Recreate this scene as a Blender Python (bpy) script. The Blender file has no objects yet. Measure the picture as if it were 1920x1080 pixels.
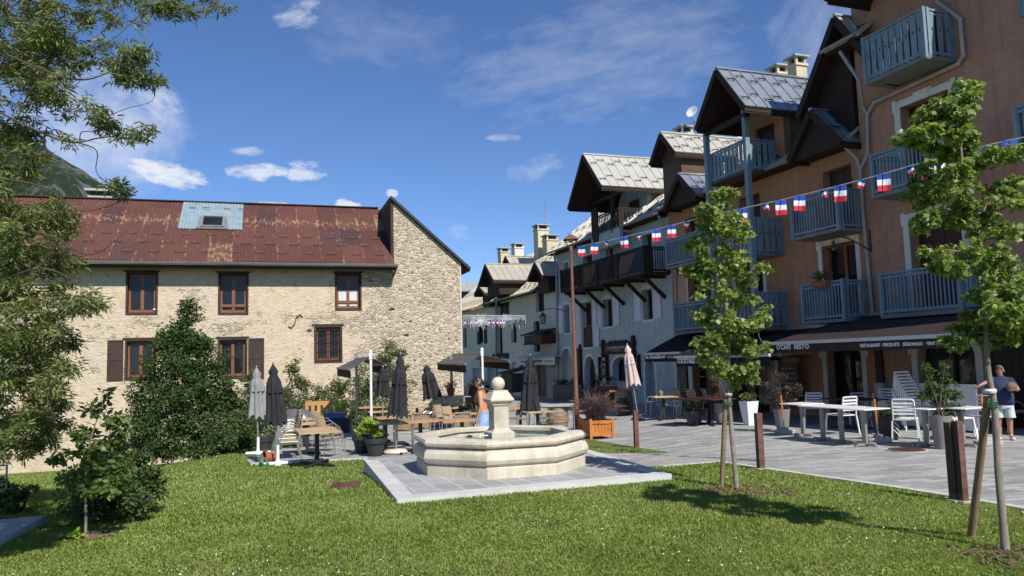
import bpy, math, random
import numpy as np
from mathutils import Vector, Matrix, Euler
random.seed(7); RNG = np.random.default_rng(11)
R = math.radians
sc = bpy.context.scene
col = sc.collection
# ------------------------------------------------------------------ camera
FOC, CAMH, PITCH, ROLL = 1442.0, 1.70, R(5.35), R(1.6)
cd = bpy.data.cameras.new('camera'); cam = bpy.data.objects.new('camera', cd); col.objects.link(cam)
cd.sensor_width = 36; cd.lens = 36*FOC/1920; cd.clip_end = 6000; cd.clip_start = .05
CM = Matrix.Translation((0, 0, CAMH)) @ Matrix.Rotation(math.pi/2+PITCH, 4, 'X') @ Matrix.Rotation(-ROLL, 4, 'Z')
cam.matrix_world = CM
sc.camera = cam
sc.render.resolution_x, sc.render.resolution_y = 1024, 576
# ------------------------------------------------------------------ world
SUN_AZ, SUN_EL = math.atan2(.51, -.86), R(44)
w = bpy.data.worlds.new('World'); sc.world = w; w.use_nodes = True
nt = w.node_tree; nt.nodes.clear()
def N(nt, t, **k):
    n = nt.nodes.new(t)
    for a, b in k.items():
        if a.startswith('i_'):
            key = a[2:]; n.inputs[int(key) if key.isdigit() else key.replace('_', ' ')].default_value = b
        else: setattr(n, a, b)
    return n
out = N(nt, 'ShaderNodeOutputWorld'); bg = N(nt, 'ShaderNodeBackground', i_Strength=.096)
sky = N(nt, 'ShaderNodeTexSky', sky_type='NISHITA', sun_disc=False, sun_elevation=SUN_EL, sun_rotation=SUN_AZ,
        altitude=1500, air_density=1.0, dust_density=.25, ozone_density=3.2)
tc = N(nt, 'ShaderNodeTexCoord')
def raydir(px, py):
    d = CM.to_3x3() @ Vector(((px-960)/FOC, -(py-540)/FOC, -1)); return d.normalized()
# clouds: soft patches round real directions in the sky, broken up by noise
def wmath(op, a, b=None, c=None, clamp=False):
    m = N(nt, 'ShaderNodeMath', operation=op, use_clamp=clamp)
    for i, v in enumerate((a, b, c)):
        if v is None: continue
        if isinstance(v, (int, float)): m.inputs[i].default_value = v
        else: nt.links.new(v, m.inputs[i])
    return m.outputs[0]
def cloud(px, py, hw, hh, tilt, scale, thr, soft, amp, detail=8, str_=(1, 1, 2.2)):
    d = raydir(px, py); r = d.cross(Vector((0, 0, 1))).normalized(); u = r.cross(d).normalized()
    t = R(tilt); r2 = r*math.cos(t)+u*math.sin(t); u2 = u*math.cos(t)-r*math.sin(t)
    def dot(v):
        n = N(nt, 'ShaderNodeVectorMath', operation='DOT_PRODUCT'); nt.links.new(tc.outputs['Generated'], n.inputs[0]); n.inputs[1].default_value = v; return n.outputs['Value']
    a = wmath('DIVIDE', dot(r2), hw/FOC); b = wmath('DIVIDE', dot(u2), hh/FOC)
    rr = wmath('ADD', wmath('MULTIPLY', a, a), wmath('MULTIPLY', b, b))
    fall = wmath('SUBTRACT', 1.0, rr, clamp=True)
    front = wmath('GREATER_THAN', dot(d), .5)
    mp = N(nt, 'ShaderNodeCombineXYZ'); nt.links.new(wmath('MULTIPLY', a, hw/100), mp.inputs[0]); nt.links.new(wmath('MULTIPLY', b, hh/100*str_[2]), mp.inputs[1]); mp.inputs[2].default_value = px*.01
    nz = N(nt, 'ShaderNodeTexNoise', i_Scale=scale, i_Detail=detail, i_Roughness=.62); nt.links.new(mp.outputs[0], nz.inputs['Vector'])
    v = wmath('MULTIPLY', wmath('SUBTRACT', wmath('ADD', nz.outputs[0], wmath('MULTIPLY', fall, .42)), thr), soft, clamp=True)
    return wmath('MULTIPLY', wmath('MULTIPLY', wmath('MULTIPLY', v, wmath('MINIMUM', wmath('MULTIPLY', fall, 3.0), 1.0)), front), amp)
cl = [cloud(1130, 110, 330, 130, 8, 1.3, .62, 1.5, .30, str_=(1, 1, 2.6)),
      cloud(320, 328, 85, 26, -10, 2.2, .62, 4, .85), cloud(478, 322, 62, 20, 4, 2.6, .64, 4, .8),
      cloud(570, 322, 48, 24, 0, 2.8, .66, 4, .7), cloud(652, 385, 28, 15, 0, 3.5, .62, 5, .9),
      cloud(165, 250, 165, 130, 10, 1.5, .52, 1.6, .72, str_=(1, 1, 1.2)), cloud(560, 28, 55, 34, 20, 2.6, .68, 3, .5),
      cloud(300, 190, 50, 35, -30, 2.6, .68, 3, .45), cloud(945, 258, 40, 10, 0, 3, .62, 3, .35),
      cloud(1005, 315, 70, 30, 15, 2.4, .66, 2.2, .32), cloud(1560, 60, 120, 120, 60, 1.4, .62, 1.6, .35),
      cloud(735, 362, 14, 9, 0, 4, .6, 4, .7), cloud(860, 435, 30, 20, 0, 3, .66, 2, .3), cloud(465, 284, 36, 10, 3, 3, .6, 3, .5),
      cloud(700, 60, 200, 90, -10, 1.5, .66, 1.4, .22)]
s = cl[0]
for c in cl[1:]: s = wmath('ADD', s, c)
s = wmath('MINIMUM', s, .95)
tint = N(nt, 'ShaderNodeMix', data_type='RGBA', blend_type='MULTIPLY'); tint.inputs[0].default_value = 1; tint.inputs[7].default_value = (.78, .94, 1.19, 1)
nt.links.new(sky.outputs[0], tint.inputs[6])
mx = N(nt, 'ShaderNodeMix', data_type='RGBA'); mx.inputs[7].default_value = (7.6, 7.9, 8.6, 1)
nt.links.new(s, mx.inputs[0]); nt.links.new(tint.outputs[2], mx.inputs[6]); nt.links.new(mx.outputs[2], bg.inputs[0]); nt.links.new(bg.outputs[0], out.inputs[0])
# ------------------------------------------------------------------ sun
sd = bpy.data.lights.new('sun', 'SUN'); sun = bpy.data.objects.new('sun', sd); col.objects.link(sun)
sd.energy = 5.0; sd.angle = R(.55); sd.color = (1, .955, .88)
SV = Vector((math.sin(SUN_AZ)*math.cos(SUN_EL), math.cos(SUN_AZ)*math.cos(SUN_EL), math.sin(SUN_EL)))
sun.rotation_euler = SV.to_track_quat('Z', 'Y').to_euler()
sc.view_settings.view_transform = 'Standard'; sc.view_settings.look = 'None'; sc.view_settings.exposure = 0.22; sc.view_settings.gamma = 1

# ------------------------------------------------------------------ coordinate helpers
C0 = Vector((0, 0, CAMH))
def ray(px, py): return CM.to_3x3() @ Vector(((px-960)/FOC, -(py-540)/FOC, -1))
def at(px, py, Y): d = ray(px, py); return C0 + d*(Y/d.y)
def sstep(a, b, x): t = min(max((x-a)/(b-a), 0), 1); return t*t*(3-2*t)
def gz(x, y):
    return -.013*y - 1.25*sstep(6.2, 13.5, -x)*sstep(12, 25, y) - .22*sstep(11.5, 17, y)*(1-sstep(26, 40, y))*(1-sstep(2, 6, x))
def gp(px, py, up=0):
    d = ray(px, py); Y = 10.
    for i in range(120):
        p = C0 + d*(Y/d.y); Y = .5*Y + .5*(gz(p.x, p.y)+up-CAMH)/d.z*d.y
    return C0 + d*(Y/d.y)
def gpz(px, py, z): d = ray(px, py); return C0 + d*((z-CAMH)/d.z)
class Fr:
    def __init__(s, O, ex):
        s.O = Vector((O[0], O[1], 0)); s.ex = Vector((ex[0], ex[1], 0)).normalized(); s.ey = Vector((-s.ex.y, s.ex.x, 0)); s.rz = math.atan2(s.ex.y, s.ex.x)
    def __call__(s, px, py, v=0):
        d = ray(px, py); P = s.O+s.ey*v; t = (P-C0).dot(s.ey)/d.dot(s.ey); p = C0+d*t
        return (p-s.O).dot(s.ex), p.z
    def w(s, u, v, z): return s.O+s.ex*u+s.ey*v+Vector((0, 0, z))
FR = Fr((11.68, 18.3), (.339, -.941))       # the row of houses on the right
FS = Fr((-4.93, 32.0), (.9515, .3077))      # the old stone house
# ------------------------------------------------------------------ object helpers
OFF = {}
def setp(o, label=None, cat=None, group=None, kind=None):
    for k, v in (('label', label), ('category', cat), ('group', group), ('kind', kind)):
        if v: o[k] = v
    return o
def empty(name, loc=(0, 0, 0), rz=0, label=None, cat=None, group=None, off=None):
    o = bpy.data.objects.new(name, None); col.objects.link(o); o.empty_display_size = .2
    o.location = loc; o.rotation_euler = (0, 0, rz); OFF[o.name] = Vector(off if off is not None else (0, 0, 0))
    return setp(o, label, cat, group)
def wempty(name, loc, label=None, cat=None, group=None):   # children are written in world coordinates
    return empty(name, loc, 0, label, cat, group, off=loc)
def fempty(fr, name, u, v=0, z=0, label=None, cat=None, group=None):   # children in the frame's (u, v, z)
    return empty(name, fr.w(u, v, z), fr.rz, label, cat, group, off=(u, v, z))
class MB:
    def __init__(s): s.v = []; s.f = []; s.mi = []; s.cur = 0
    def add(s, vs, fs):
        n = len(s.v); s.v += [tuple(a) for a in vs]
        s.f += [tuple(i+n for i in f) for f in fs]; s.mi += [s.cur]*len(fs); return s
    def box(s, c, d, rz=0, M=None):
        hx, hy, hz = d[0]/2, d[1]/2, d[2]/2
        vs = [Vector((x, y, z)) for x in (-hx, hx) for y in (-hy, hy) for z in (-hz, hz)]
        if M is None: M = Matrix.Rotation(rz, 3, 'Z')
        c = Vector(c)
        return s.add([M@a+c for a in vs], [(0, 1, 3, 2), (4, 6, 7, 5), (0, 4, 5, 1), (2, 3, 7, 6), (0, 2, 6, 4), (1, 5, 7, 3)])
    def bb(s, x0, x1, y0, y1, z0, z1): return s.box(((x0+x1)/2, (y0+y1)/2, (z0+z1)/2), (abs(x1-x0), abs(y1-y0), abs(z1-z0)))
    def bar(s, a, b, w, h=None, up=(0, 0, 1)):
        a = Vector(a); b = Vector(b); h = h or w; d = (b-a); L = d.length
        if L < 1e-6: return s
        d /= L; up = Vector(up)
        if abs(d.dot(up)) > .98: up = Vector((1, 0, 0))
        x = d.cross(up).normalized(); z = x.cross(d)
        return s.box((a+b)/2, (w, L, h), M=Matrix((x, d, z)).transposed())
    def tube(s, pts, r, seg=8, cap=True):
        pts = [Vector(p) for p in pts]; n = len(pts)
        rs = r if isinstance(r, (list, tuple)) else [r]*n
        base = len(s.v); vs = []; prev = None
        for i, p in enumerate(pts):
            t = (pts[min(i+1, n-1)]-pts[max(i-1, 0)]).normalized()
            if prev is None: a = t.orthogonal().normalized()
            else:
                a = prev - t*prev.dot(t); a = a.normalized() if a.length > 1e-5 else t.orthogonal().normalized()
            prev = a; b = t.cross(a)
            for k in range(seg):
                g = 2*math.pi*k/seg; vs.append(p+(a*math.cos(g)+b*math.sin(g))*rs[i])
        fs = [(i*seg+k, i*seg+(k+1) % seg, (i+1)*seg+(k+1) % seg, (i+1)*seg+k) for i in range(n-1) for k in range(seg)]
        if cap: fs += [tuple(range(seg))[::-1], tuple((n-1)*seg+k for k in range(seg))]
        return s.add(vs, fs)
    def lathe(s, prof, seg=24, c=(0, 0, 0), rot=0, cap=True, M=None):
        c = Vector(c); vs = []; n = len(prof)
        for r, z in prof:
            for k in range(seg):
                g = 2*math.pi*(k+rot)/seg; q = Vector((r*math.cos(g), r*math.sin(g), z)); vs.append((M@q if M else q)+c)
        fs = [(i*seg+k, i*seg+(k+1) % seg, (i+1)*seg+(k+1) % seg, (i+1)*seg+k) for i in range(n-1) for k in range(seg)]
        if cap: fs += [tuple(range(seg))[::-1], tuple((n-1)*seg+k for k in range(seg))]
        return s.add(vs, fs)
    def ext(s, poly, vec):    # polygon pushed along a vector
        poly = [Vector(p) for p in poly]; vec = Vector(vec); n = len(poly)
        return s.add(poly+[p+vec for p in poly], [tuple(range(n))[::-1], tuple(range(n, 2*n))]+[(i, (i+1) % n, n+(i+1) % n, n+i) for i in range(n)])
    def sphere(s, c, r, seg=16, rings=10, sc_=(1, 1, 1)):
        c = Vector(c); vs = [c+Vector((0, 0, -r*sc_[2]))]
        for i in range(1, rings):
            a = -math.pi/2+math.pi*i/rings
            for k in range(seg):
                g = 2*math.pi*k/seg; vs.append(c+Vector((r*sc_[0]*math.cos(a)*math.cos(g), r*sc_[1]*math.cos(a)*math.sin(g), r*sc_[2]*math.sin(a))))
        vs.append(c+Vector((0, 0, r*sc_[2]))); L = len(vs)-1
        fs = [(0, 1+(k+1) % seg, 1+k) for k in range(seg)]
        fs += [(1+i*seg+k, 1+i*seg+(k+1) % seg, 1+(i+1)*seg+(k+1) % seg, 1+(i+1)*seg+k) for i in range(rings-2) for k in range(seg)]
        fs += [(L, 1+(rings-2)*seg+k, 1+(rings-2)*seg+(k+1) % seg) for k in range(seg)]
        return s.add(vs, fs)
    def build(s, name, mat, parent=None, bevel=0, fix=True, ang=35, **kw):
        off = OFF[parent.name] if parent else Vector((0, 0, 0))
        me = bpy.data.meshes.new(name); o3 = (off.x, off.y, off.z)
        me.from_pydata([(a[0]-o3[0], a[1]-o3[1], a[2]-o3[2]) for a in s.v], [], s.f)
        mats = mat if isinstance(mat, (list, tuple)) else [mat]
        for m in mats: me.materials.append(m)
        if len(mats) > 1: me.polygons.foreach_set('material_index', s.mi)
        if fix:
            import bmesh
            b = bmesh.new(); b.from_mesh(me); bmesh.ops.recalc_face_normals(b, faces=b.faces); b.to_mesh(me); b.free()
        me.polygons.foreach_set('use_smooth', [True]*len(me.polygons)); me.set_sharp_from_angle(angle=R(ang)); me.update()
        o = bpy.data.objects.new(name, me); col.objects.link(o)
        if parent: o.parent = parent
        OFF[o.name] = off
        if bevel:
            b = o.modifiers.new('bevel', 'BEVEL'); b.width = bevel; b.segments = 2; b.limit_method = 'ANGLE'; b.angle_limit = R(40)
        return setp(o, **kw)
def copy_tree(o, parent=None):
    c = o.copy(); col.objects.link(c); OFF[c.name] = OFF[o.name]
    if parent: c.parent = parent
    for ch in o.children: copy_tree(ch, c)
    return c
class Kind:
    """first call hands out the prototype itself, later calls copies of it"""
    def __init__(s, maker): s.maker = maker; s.p = None
    def __call__(s, loc, rz, label, group=None, cat=None):
        if s.p is None: s.p = s.maker(); o = s.p
        else: o = copy_tree(s.p)
        o.location = loc; o.rotation_euler = (0, 0, rz); o['label'] = label
        if group: o['group'] = group
        elif 'group' in o: del o['group']
        if cat: o['category'] = cat
        return o
def text_mesh(txt, size, name, mat, parent, loc, rot, ext=.004, align='LEFT', sx=1.0, shear=0, **kw):
    cu = bpy.data.curves.new(name, 'FONT'); cu.body = txt; cu.size = size; cu.extrude = ext; cu.align_x = align; cu.align_y = 'BOTTOM_BASELINE'; cu.shear = shear; cu.resolution_u = 3; cu.offset = kw.pop('bold', 0.0)
    t = bpy.data.objects.new(name+'_tmp', cu); col.objects.link(t); bpy.context.view_layer.update()
    me = bpy.data.meshes.new_from_object(t.evaluated_get(bpy.context.evaluated_depsgraph_get()))
    bpy.data.objects.remove(t); me.name = name; me.materials.clear(); me.materials.append(mat)
    o = bpy.data.objects.new(name, me); col.objects.link(o)
    off = OFF[parent.name]; o.parent = parent; o.location = Vector(loc)-off; o.rotation_euler = rot; o.scale = (sx, 1, 1); OFF[o.name] = off
    return setp(o, **kw)

# ------------------------------------------------------------------ materials
def newmat(name):
    m = bpy.data.materials.new(name); m.use_nodes = True; t = m.node_tree; t.nodes.clear()
    o = N(t, 'ShaderNodeOutputMaterial'); b = N(t, 'ShaderNodeBsdfPrincipled'); t.links.new(b.outputs[0], o.inputs[0]); return m, t, b, o
def rgb(c): return (c[0], c[1], c[2], 1)
def coords(t, scale=(1, 1, 1), rot=(0, 0, 0), world=False):
    g = N(t, 'ShaderNodeNewGeometry') if world else N(t, 'ShaderNodeTexCoord')
    m = N(t, 'ShaderNodeMapping'); m.inputs['Scale'].default_value = scale; m.inputs['Rotation'].default_value = rot
    t.links.new(g.outputs['Position' if world else 'Object'], m.inputs[0]); return m.outputs[0]
def noise(t, vec, sc_, det=6, ro=.6, dist=0):
    n = N(t, 'ShaderNodeTexNoise', i_Scale=sc_, i_Detail=det, i_Roughness=ro, i_Distortion=dist); t.links.new(vec, n.inputs['Vector']); return n.outputs[0]
def ramp(t, fac, stops, interp='LINEAR'):
    r = N(t, 'ShaderNodeValToRGB'); r.color_ramp.interpolation = interp; e = r.color_ramp.elements
    while len(e) < len(stops): e.new(.5)
    for q, (p, c) in zip(e, stops): q.position = p; q.color = rgb(c) if not isinstance(c, (int, float)) else (c, c, c, 1)
    t.links.new(fac, r.inputs[0]); return r.outputs[0]
def mix(t, f, a, b, bt='MIX'):
    m = N(t, 'ShaderNodeMix', data_type='RGBA', blend_type=bt)
    for i, v in ((0, f), (6, a), (7, b)):
        if isinstance(v, (int, float)): m.inputs[i].default_value = v
        elif isinstance(v, tuple): m.inputs[i].default_value = rgb(v)
        else: t.links.new(v, m.inputs[i])
    return m.outputs[2]
def mth(t, op, a, b=None, clamp=False):
    m = N(t, 'ShaderNodeMath', operation=op, use_clamp=clamp)
    for i, v in enumerate((a, b)):
        if v is None: continue
        if isinstance(v, (int, float)): m.inputs[i].default_value = v
        else: t.links.new(v, m.inputs[i])
    return m.outputs[0]
def bump(t, b, h, strength=.5, dist=.02):
    n = N(t, 'ShaderNodeBump', i_Strength=strength, i_Distance=dist); t.links.new(h, n.inputs['Height']); t.links.new(n.outputs[0], b.inputs['Normal']); return n
def simple(name, c, rough=.6, metal=0, var=.12, nsc=6, bstr=.15, bdist=.004, spec=.5, world=False, stretch=(1, 1, 1), c2=None, det=6):
    m, t, b, o = newmat(name); v = coords(t, stretch, world=world); n = noise(t, v, nsc, det)
    lo = tuple(x*(1-var) for x in c); hi = tuple(min(1, x*(1+var)) for x in c) if c2 is None else c2
    cc = ramp(t, n, [(.3, lo), (.7, hi)]); t.links.new(cc, b.inputs['Base Color'])
    b.inputs['Roughness'].default_value = rough; b.inputs['Metallic'].default_value = metal; b.inputs['Specular IOR Level'].default_value = spec
    if bstr: bump(t, b, noise(t, v, nsc*5, 4), bstr, bdist)
    return m
def wood(name, c, c2, rough=.7, sc_=1, axis='z', spec=.3):
    st = {'z': (14, 14, 1), 'x': (1, 14, 14), 'y': (14, 1, 14)}[axis]
    m, t, b, o = newmat(name); v = coords(t, tuple(q*sc_ for q in st)); n = noise(t, v, 3, 8, .65, .3); n2 = noise(t, coords(t, (1.3, 1.3, 1.3)), 1.5, 3)
    cc = ramp(t, n, [(.25, c), (.75, c2)]); cc = mix(t, ramp(t, n2, [(.35, .0), (.7, .45)]), cc, tuple(x*.6 for x in c))
    t.links.new(cc, b.inputs['Base Color']); b.inputs['Roughness'].default_value = rough; b.inputs['Specular IOR Level'].default_value = spec
    bump(t, b, n, .35, .004); return m
def plaster(name, c, c2, stain, fine=.35):
    m, t, b, o = newmat(name); v = coords(t); big = noise(t, coords(t, (.45, .45, .3)), 1.2, 5, .65, .6); mid = noise(t, v, 3.0, 7, .7); streak = noise(t, coords(t, (3, 3, .25)), 1.6, 5, .6)
    cc = ramp(t, big, [(.35, c), (.65, c2)]); cc = mix(t, ramp(t, mid, [(.42, 0.), (.7, .55)]), cc, stain); cc = mix(t, ramp(t, streak, [(.48, 0.), (.70, .55)]), cc, tuple(x*.66 for x in c))
    t.links.new(cc, b.inputs['Base Color']); b.inputs['Roughness'].default_value = .9; b.inputs['Specular IOR Level'].default_value = .15
    bump(t, b, mth(t, 'ADD', noise(t, v, 14, 6), mth(t, 'MULTIPLY', noise(t, v, 60, 3), .3)), fine, .02); return m
M = {}
M['orange'] = plaster('orange_plaster', (.50, .215, .125), (.60, .29, .175), (.40, .16, .10))
M['ochre'] = plaster('ochre_plaster', (.44, .215, .12), (.52, .275, .16), (.34, .165, .10))
M['rose'] = plaster('rose_plaster', (.44, .225, .155), (.53, .29, .20), (.31, .17, .125))
M['blue_wall'] = plaster('pale_blue_plaster', (.42, .485, .49), (.50, .56, .56), (.34, .385, .395))
M['white_wall'] = plaster('greyish_white_plaster', (.66, .60, .53), (.73, .67, .59), (.54, .49, .43))
M['trim'] = plaster('cream_trim', (.70, .675, .62), (.76, .73, .68), (.58, .555, .51), .15)
M['chim'] = plaster('chimney_render', (.60, .52, .36), (.66, .58, .42), (.46, .40, .30))
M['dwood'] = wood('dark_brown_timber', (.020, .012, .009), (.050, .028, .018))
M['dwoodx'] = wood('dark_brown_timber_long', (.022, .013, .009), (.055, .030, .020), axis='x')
M['bwood'] = wood('weathered_brown_timber', (.07, .042, .028), (.15, .095, .065))
M['blue'] = wood('blue_grey_painted_wood', (.16, .235, .29), (.25, .335, .385), .55)
M['shut'] = wood('pale_lilac_painted_shutter', (.68, .69, .76), (.78, .79, .84), .6)
M['brownwin'] = wood('reddish_brown_window_wood', (.17, .070, .035), (.30, .135, .07), .5)
M['shutold'] = wood('dark_old_shutter_wood', (.035, .022, .018), (.09, .06, .05), .8)
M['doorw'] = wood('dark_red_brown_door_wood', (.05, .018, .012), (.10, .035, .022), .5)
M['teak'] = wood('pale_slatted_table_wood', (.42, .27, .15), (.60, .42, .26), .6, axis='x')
M['teak2'] = wood('warm_table_wood', (.40, .22, .11), (.55, .33, .18), .6, axis='x')
M['pallet'] = wood('fresh_pallet_wood', (.50, .25, .09), (.68, .39, .17), .7)
M['planter_w'] = wood('orange_stained_planter_wood', (.42, .13, .028), (.62, .23, .06), .5)
M['plank'] = wood('grey_weathered_planks', (.14, .11, .09), (.27, .22, .18), axis='x')
M['stake'] = wood('pine_stake_wood', (.16, .105, .055), (.36, .26, .15), .8)
M['oak'] = wood('barrel_oak', (.19, .12, .065), (.36, .25, .14), .7)
M['bark'] = simple('grey_brown_bark', (.24, .20, .155), .9, var=.35, nsc=9, bstr=.7, bdist=.01, stretch=(2, 2, .7))
M['twig'] = simple('dark_twig_bark', (.075, .055, .042), .9, var=.3)
M['metal'] = simple('galvanised_metal', (.36, .36, .35), .45, .6, .15, 3, .1)
M['gutter'] = simple('grey_gutter_zinc', (.28, .27, .255), .5, .35, .15, 3, .1)
M['pipe'] = simple('pinkish_painted_downpipe', (.42, .35, .32), .6, 0, .15, 3, .1)
M['pipeg'] = simple('grey_painted_downpipe', (.34, .34, .35), .5, 0, .12, 3, .1)
M['black'] = simple('black_iron', (.018, .017, .017), .5, 0, .3, 8, .1)
M['alu'] = simple('brushed_chair_aluminium', (.62, .61, .58), .32, .85, .08, 5, .05)
M['rattan'] = simple('pale_woven_rattan', (.33, .255, .15), .7, 0, .35, 60, .6, .004)
M['whitep'] = simple('white_plastic', (.72, .73, .73), .4, 0, .06, 4, .03)
M['whitepaint'] = simple('white_painted_steel', (.74, .74, .73), .4, 0, .08, 6, .05)
M['greyp'] = simple('taupe_pot_plastic', (.21, .195, .18), .55, 0, .15, 5, .1)
M['blackp'] = simple('anthracite_pot_plastic', (.030, .031, .034), .5, 0, .2, 5, .08)
M['fab_dark'] = simple('anthracite_canvas', (.030, .030, .034), .9, 0, .25, 6, .3, .003, .2)
M['fab_grey'] = simple('light_grey_canvas', (.26, .255, .255), .9, 0, .15, 5, .3, .003, .2)
M['fab_beige'] = simple('faded_beige_canvas', (.56, .45, .42), .9, 0, .15, 5, .3, .003, .2)
M['fab_brown'] = simple('dark_brown_awning_canvas', (.040, .028, .025), .85, 0, .2, 3, .2, .003, .2)
M['fab_navy'] = simple('navy_black_awning_canvas', (.010, .012, .019), .85, 0, .3, 3, .2, .003, .2)
M['awnbar'] = simple('pale_awning_bar', (.50, .53, .57), .4, .2, .08, 3, .05)
M['corten'] = simple('rusty_brown_steel', (.125, .055, .038), .65, .25, .4, 9, .3, .004, c2=(.21, .10, .07))
M['lamp_brown'] = simple('brown_lamp_post_paint', (.19, .085, .055), .45, .1, .15, 4, .1)
M['stone_l'] = simple('limestone', (.56, .51, .42), .85, 0, .15, 2.2, .5, .01, .2)
M['concrete'] = simple('grey_concrete', (.38, .37, .35), .9, 0, .2, 4, .4, .01)
M['slabtop'] = simple('grey_granite_slab', (.36, .36, .35), .7, 0, .2, 5, .3, .004)
M['white_txt'] = simple('white_lettering', (.75, .75, .74), .6, 0, .04, 4, 0)
M['grey_txt'] = simple('faded_grey_lettering', (.50, .48, .45), .8, 0, .3, 20, 0)
M['glass_lamp'] = simple('frosted_lamp_glass', (.30, .27, .22), .3, 0, .1)
M['terra'] = simple('terracotta', (.30, .085, .045), .75, 0, .2, 5, .2)
M['redpot'] = simple('dark_red_pot', (.12, .022, .025), .5, 0, .2, 5, .1)
M['green_pl'] = simple('green_plastic', (.03, .26, .10), .4, 0, .1)
M['bluep'] = simple('blue_plastic', (.02, .10, .42), .4, 0, .1)
M['skin'] = simple('warm_skin', (.50, .28, .18), .55, 0, .08, 10, .05)  # even warm skin tone with slight random variation
M['skin2'] = simple('ruddy_skin', (.40, .20, .135), .55, 0, .1, 10, .05)
M['hair'] = simple('dark_hair', (.020, .013, .010), .5, 0, .3, 40, .4)
M['hairg'] = simple('short_greying_hair', (.14, .10, .08), .7, 0, .3, 60, .4)
M['orange_top'] = simple('orange_vest_cloth', (.75, .20, .06), .8, 0, .15, 6, .3)
M['blue_cloth'] = simple('light_blue_patterned_cloth', (.12, .30, .58), .8, 0, .3, 8, .3, c2=(.38, .52, .72))
M['navy'] = simple('navy_polo_cloth', (.018, .030, .085), .85, 0, .2, 6, .3)
M['mint'] = simple('pale_mint_shorts_cloth', (.50, .58, .56), .85, 0, .08, 6, .3)
M['shoe'] = simple('white_and_black_shoe', (.55, .55, .55), .6, 0, .4, 14, .1)
M['mulch'] = simple('bark_mulch', (.20, .13, .08), .95, 0, .5, 22, .8, .03)
M['soil'] = simple('potting_soil', (.05, .035, .025), .95, 0, .4, 20, .6, .02)
M['peach'] = simple('peach_painted_panel', (.52, .30, .20), .75, 0, .1, 5, .1)
M['paper'] = simple('printed_menu_paper', (.45, .43, .40), .8, 0, .3, 30, 0)
M['petal_red'] = simple('red_petals', (.50, .02, .04), .6, 0, .3, 30, 0)
M['petal_yel'] = simple('yellow_petals', (.70, .55, .05), .6, 0, .3, 30, 0)
M['petal_pink'] = simple('pale_pink_petals', (.70, .45, .48), .6, 0, .3, 30, 0)
M['petal_wht'] = simple('white_clover_petals', (.72, .72, .64), .6, 0, .1, 30, 0)
M['fl_blue'] = simple('flag_blue_cloth', (.02, .06, .36), .8, 0, .08); M['fl_white'] = simple('flag_white_cloth', (.78, .78, .80), .8, 0, .04); M['fl_red'] = simple('flag_red_cloth', (.62, .02, .04), .8, 0, .08)
M['tinsel'] = simple('white_light_garland', (.78, .78, .80), .4, 0, .05)
def glass(name, c, rough=.04):
    m, t, b, o = newmat(name); v = coords(t); n = noise(t, v, 1.3, 4)
    t.links.new(ramp(t, n, [(.35, tuple(x*.6 for x in c)), (.7, c)]), b.inputs['Base Color'])
    b.inputs['Roughness'].default_value = rough; b.inputs['Specular IOR Level'].default_value = .35; bump(t, b, noise(t, v, 1.8, 2), .08, .05); return m
M['glass'] = glass('dark_window_glass', (.018, .020, .024)); M['glass_g'] = glass('grey_shop_glass', (.06, .07, .075))
M['curtain'] = simple('white_curtain', (.60, .60, .58), .9, 0, .15, 12, .4, stretch=(4, 4, .4))
def leafmat(name, cols, trans=.3, rough=.5, spec=.35):
    m, t, b, o = newmat(name); g = N(t, 'ShaderNodeNewGeometry'); n = noise(t, coords(t, world=True), 1.6, 3)
    k = len(cols); cc = ramp(t, g.outputs['Random Per Island'], [(i/(k-1), c) for i, c in enumerate(cols)])
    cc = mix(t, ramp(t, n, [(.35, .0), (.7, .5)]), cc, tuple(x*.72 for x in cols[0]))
    t.links.new(cc, b.inputs['Base Color']); b.inputs['Roughness'].default_value = rough; b.inputs['Specular IOR Level'].default_value = spec
    if name.startswith('lawn'): pt = noise(t, coords(t, world=True), .55, 5, .65); cc = mix(t, ramp(t, pt, [(.50, 0.), (.66, .55)]), cc, (.36, .36, .14)); cc = mix(t, ramp(t, pt, [(.34, .5), (.46, 0.)]), cc, (.13, .21, .035)); t.links.new(cc, b.inputs['Base Color'])
    tr = N(t, 'ShaderNodeBsdfTranslucent'); hs = N(t, 'ShaderNodeHueSaturation', i_Saturation=1.15, i_Value=1.5); t.links.new(cc, hs.inputs['Color']); t.links.new(hs.outputs[0], tr.inputs[0])
    mx = N(t, 'ShaderNodeMixShader', i_0=trans); t.links.new(b.outputs[0], mx.inputs[1]); t.links.new(tr.outputs[0], mx.inputs[2]); t.links.new(mx.outputs[0], o.inputs[0]); return m
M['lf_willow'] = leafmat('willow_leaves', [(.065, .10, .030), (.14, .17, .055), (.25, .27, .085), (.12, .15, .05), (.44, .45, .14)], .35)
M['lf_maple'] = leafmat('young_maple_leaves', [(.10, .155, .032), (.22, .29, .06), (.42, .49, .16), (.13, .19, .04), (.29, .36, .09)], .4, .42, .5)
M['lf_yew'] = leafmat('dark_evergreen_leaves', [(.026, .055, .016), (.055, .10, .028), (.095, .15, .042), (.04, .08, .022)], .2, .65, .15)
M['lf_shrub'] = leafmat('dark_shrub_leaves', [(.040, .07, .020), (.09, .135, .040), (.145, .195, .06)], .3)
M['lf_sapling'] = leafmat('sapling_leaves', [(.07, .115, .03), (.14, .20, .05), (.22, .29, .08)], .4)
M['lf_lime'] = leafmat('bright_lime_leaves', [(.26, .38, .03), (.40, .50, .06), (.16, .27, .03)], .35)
M['lf_purple'] = leafmat('purple_fountain_grass', [(.09, .05, .06), (.19, .11, .12), (.34, .25, .23)], .2)
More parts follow.
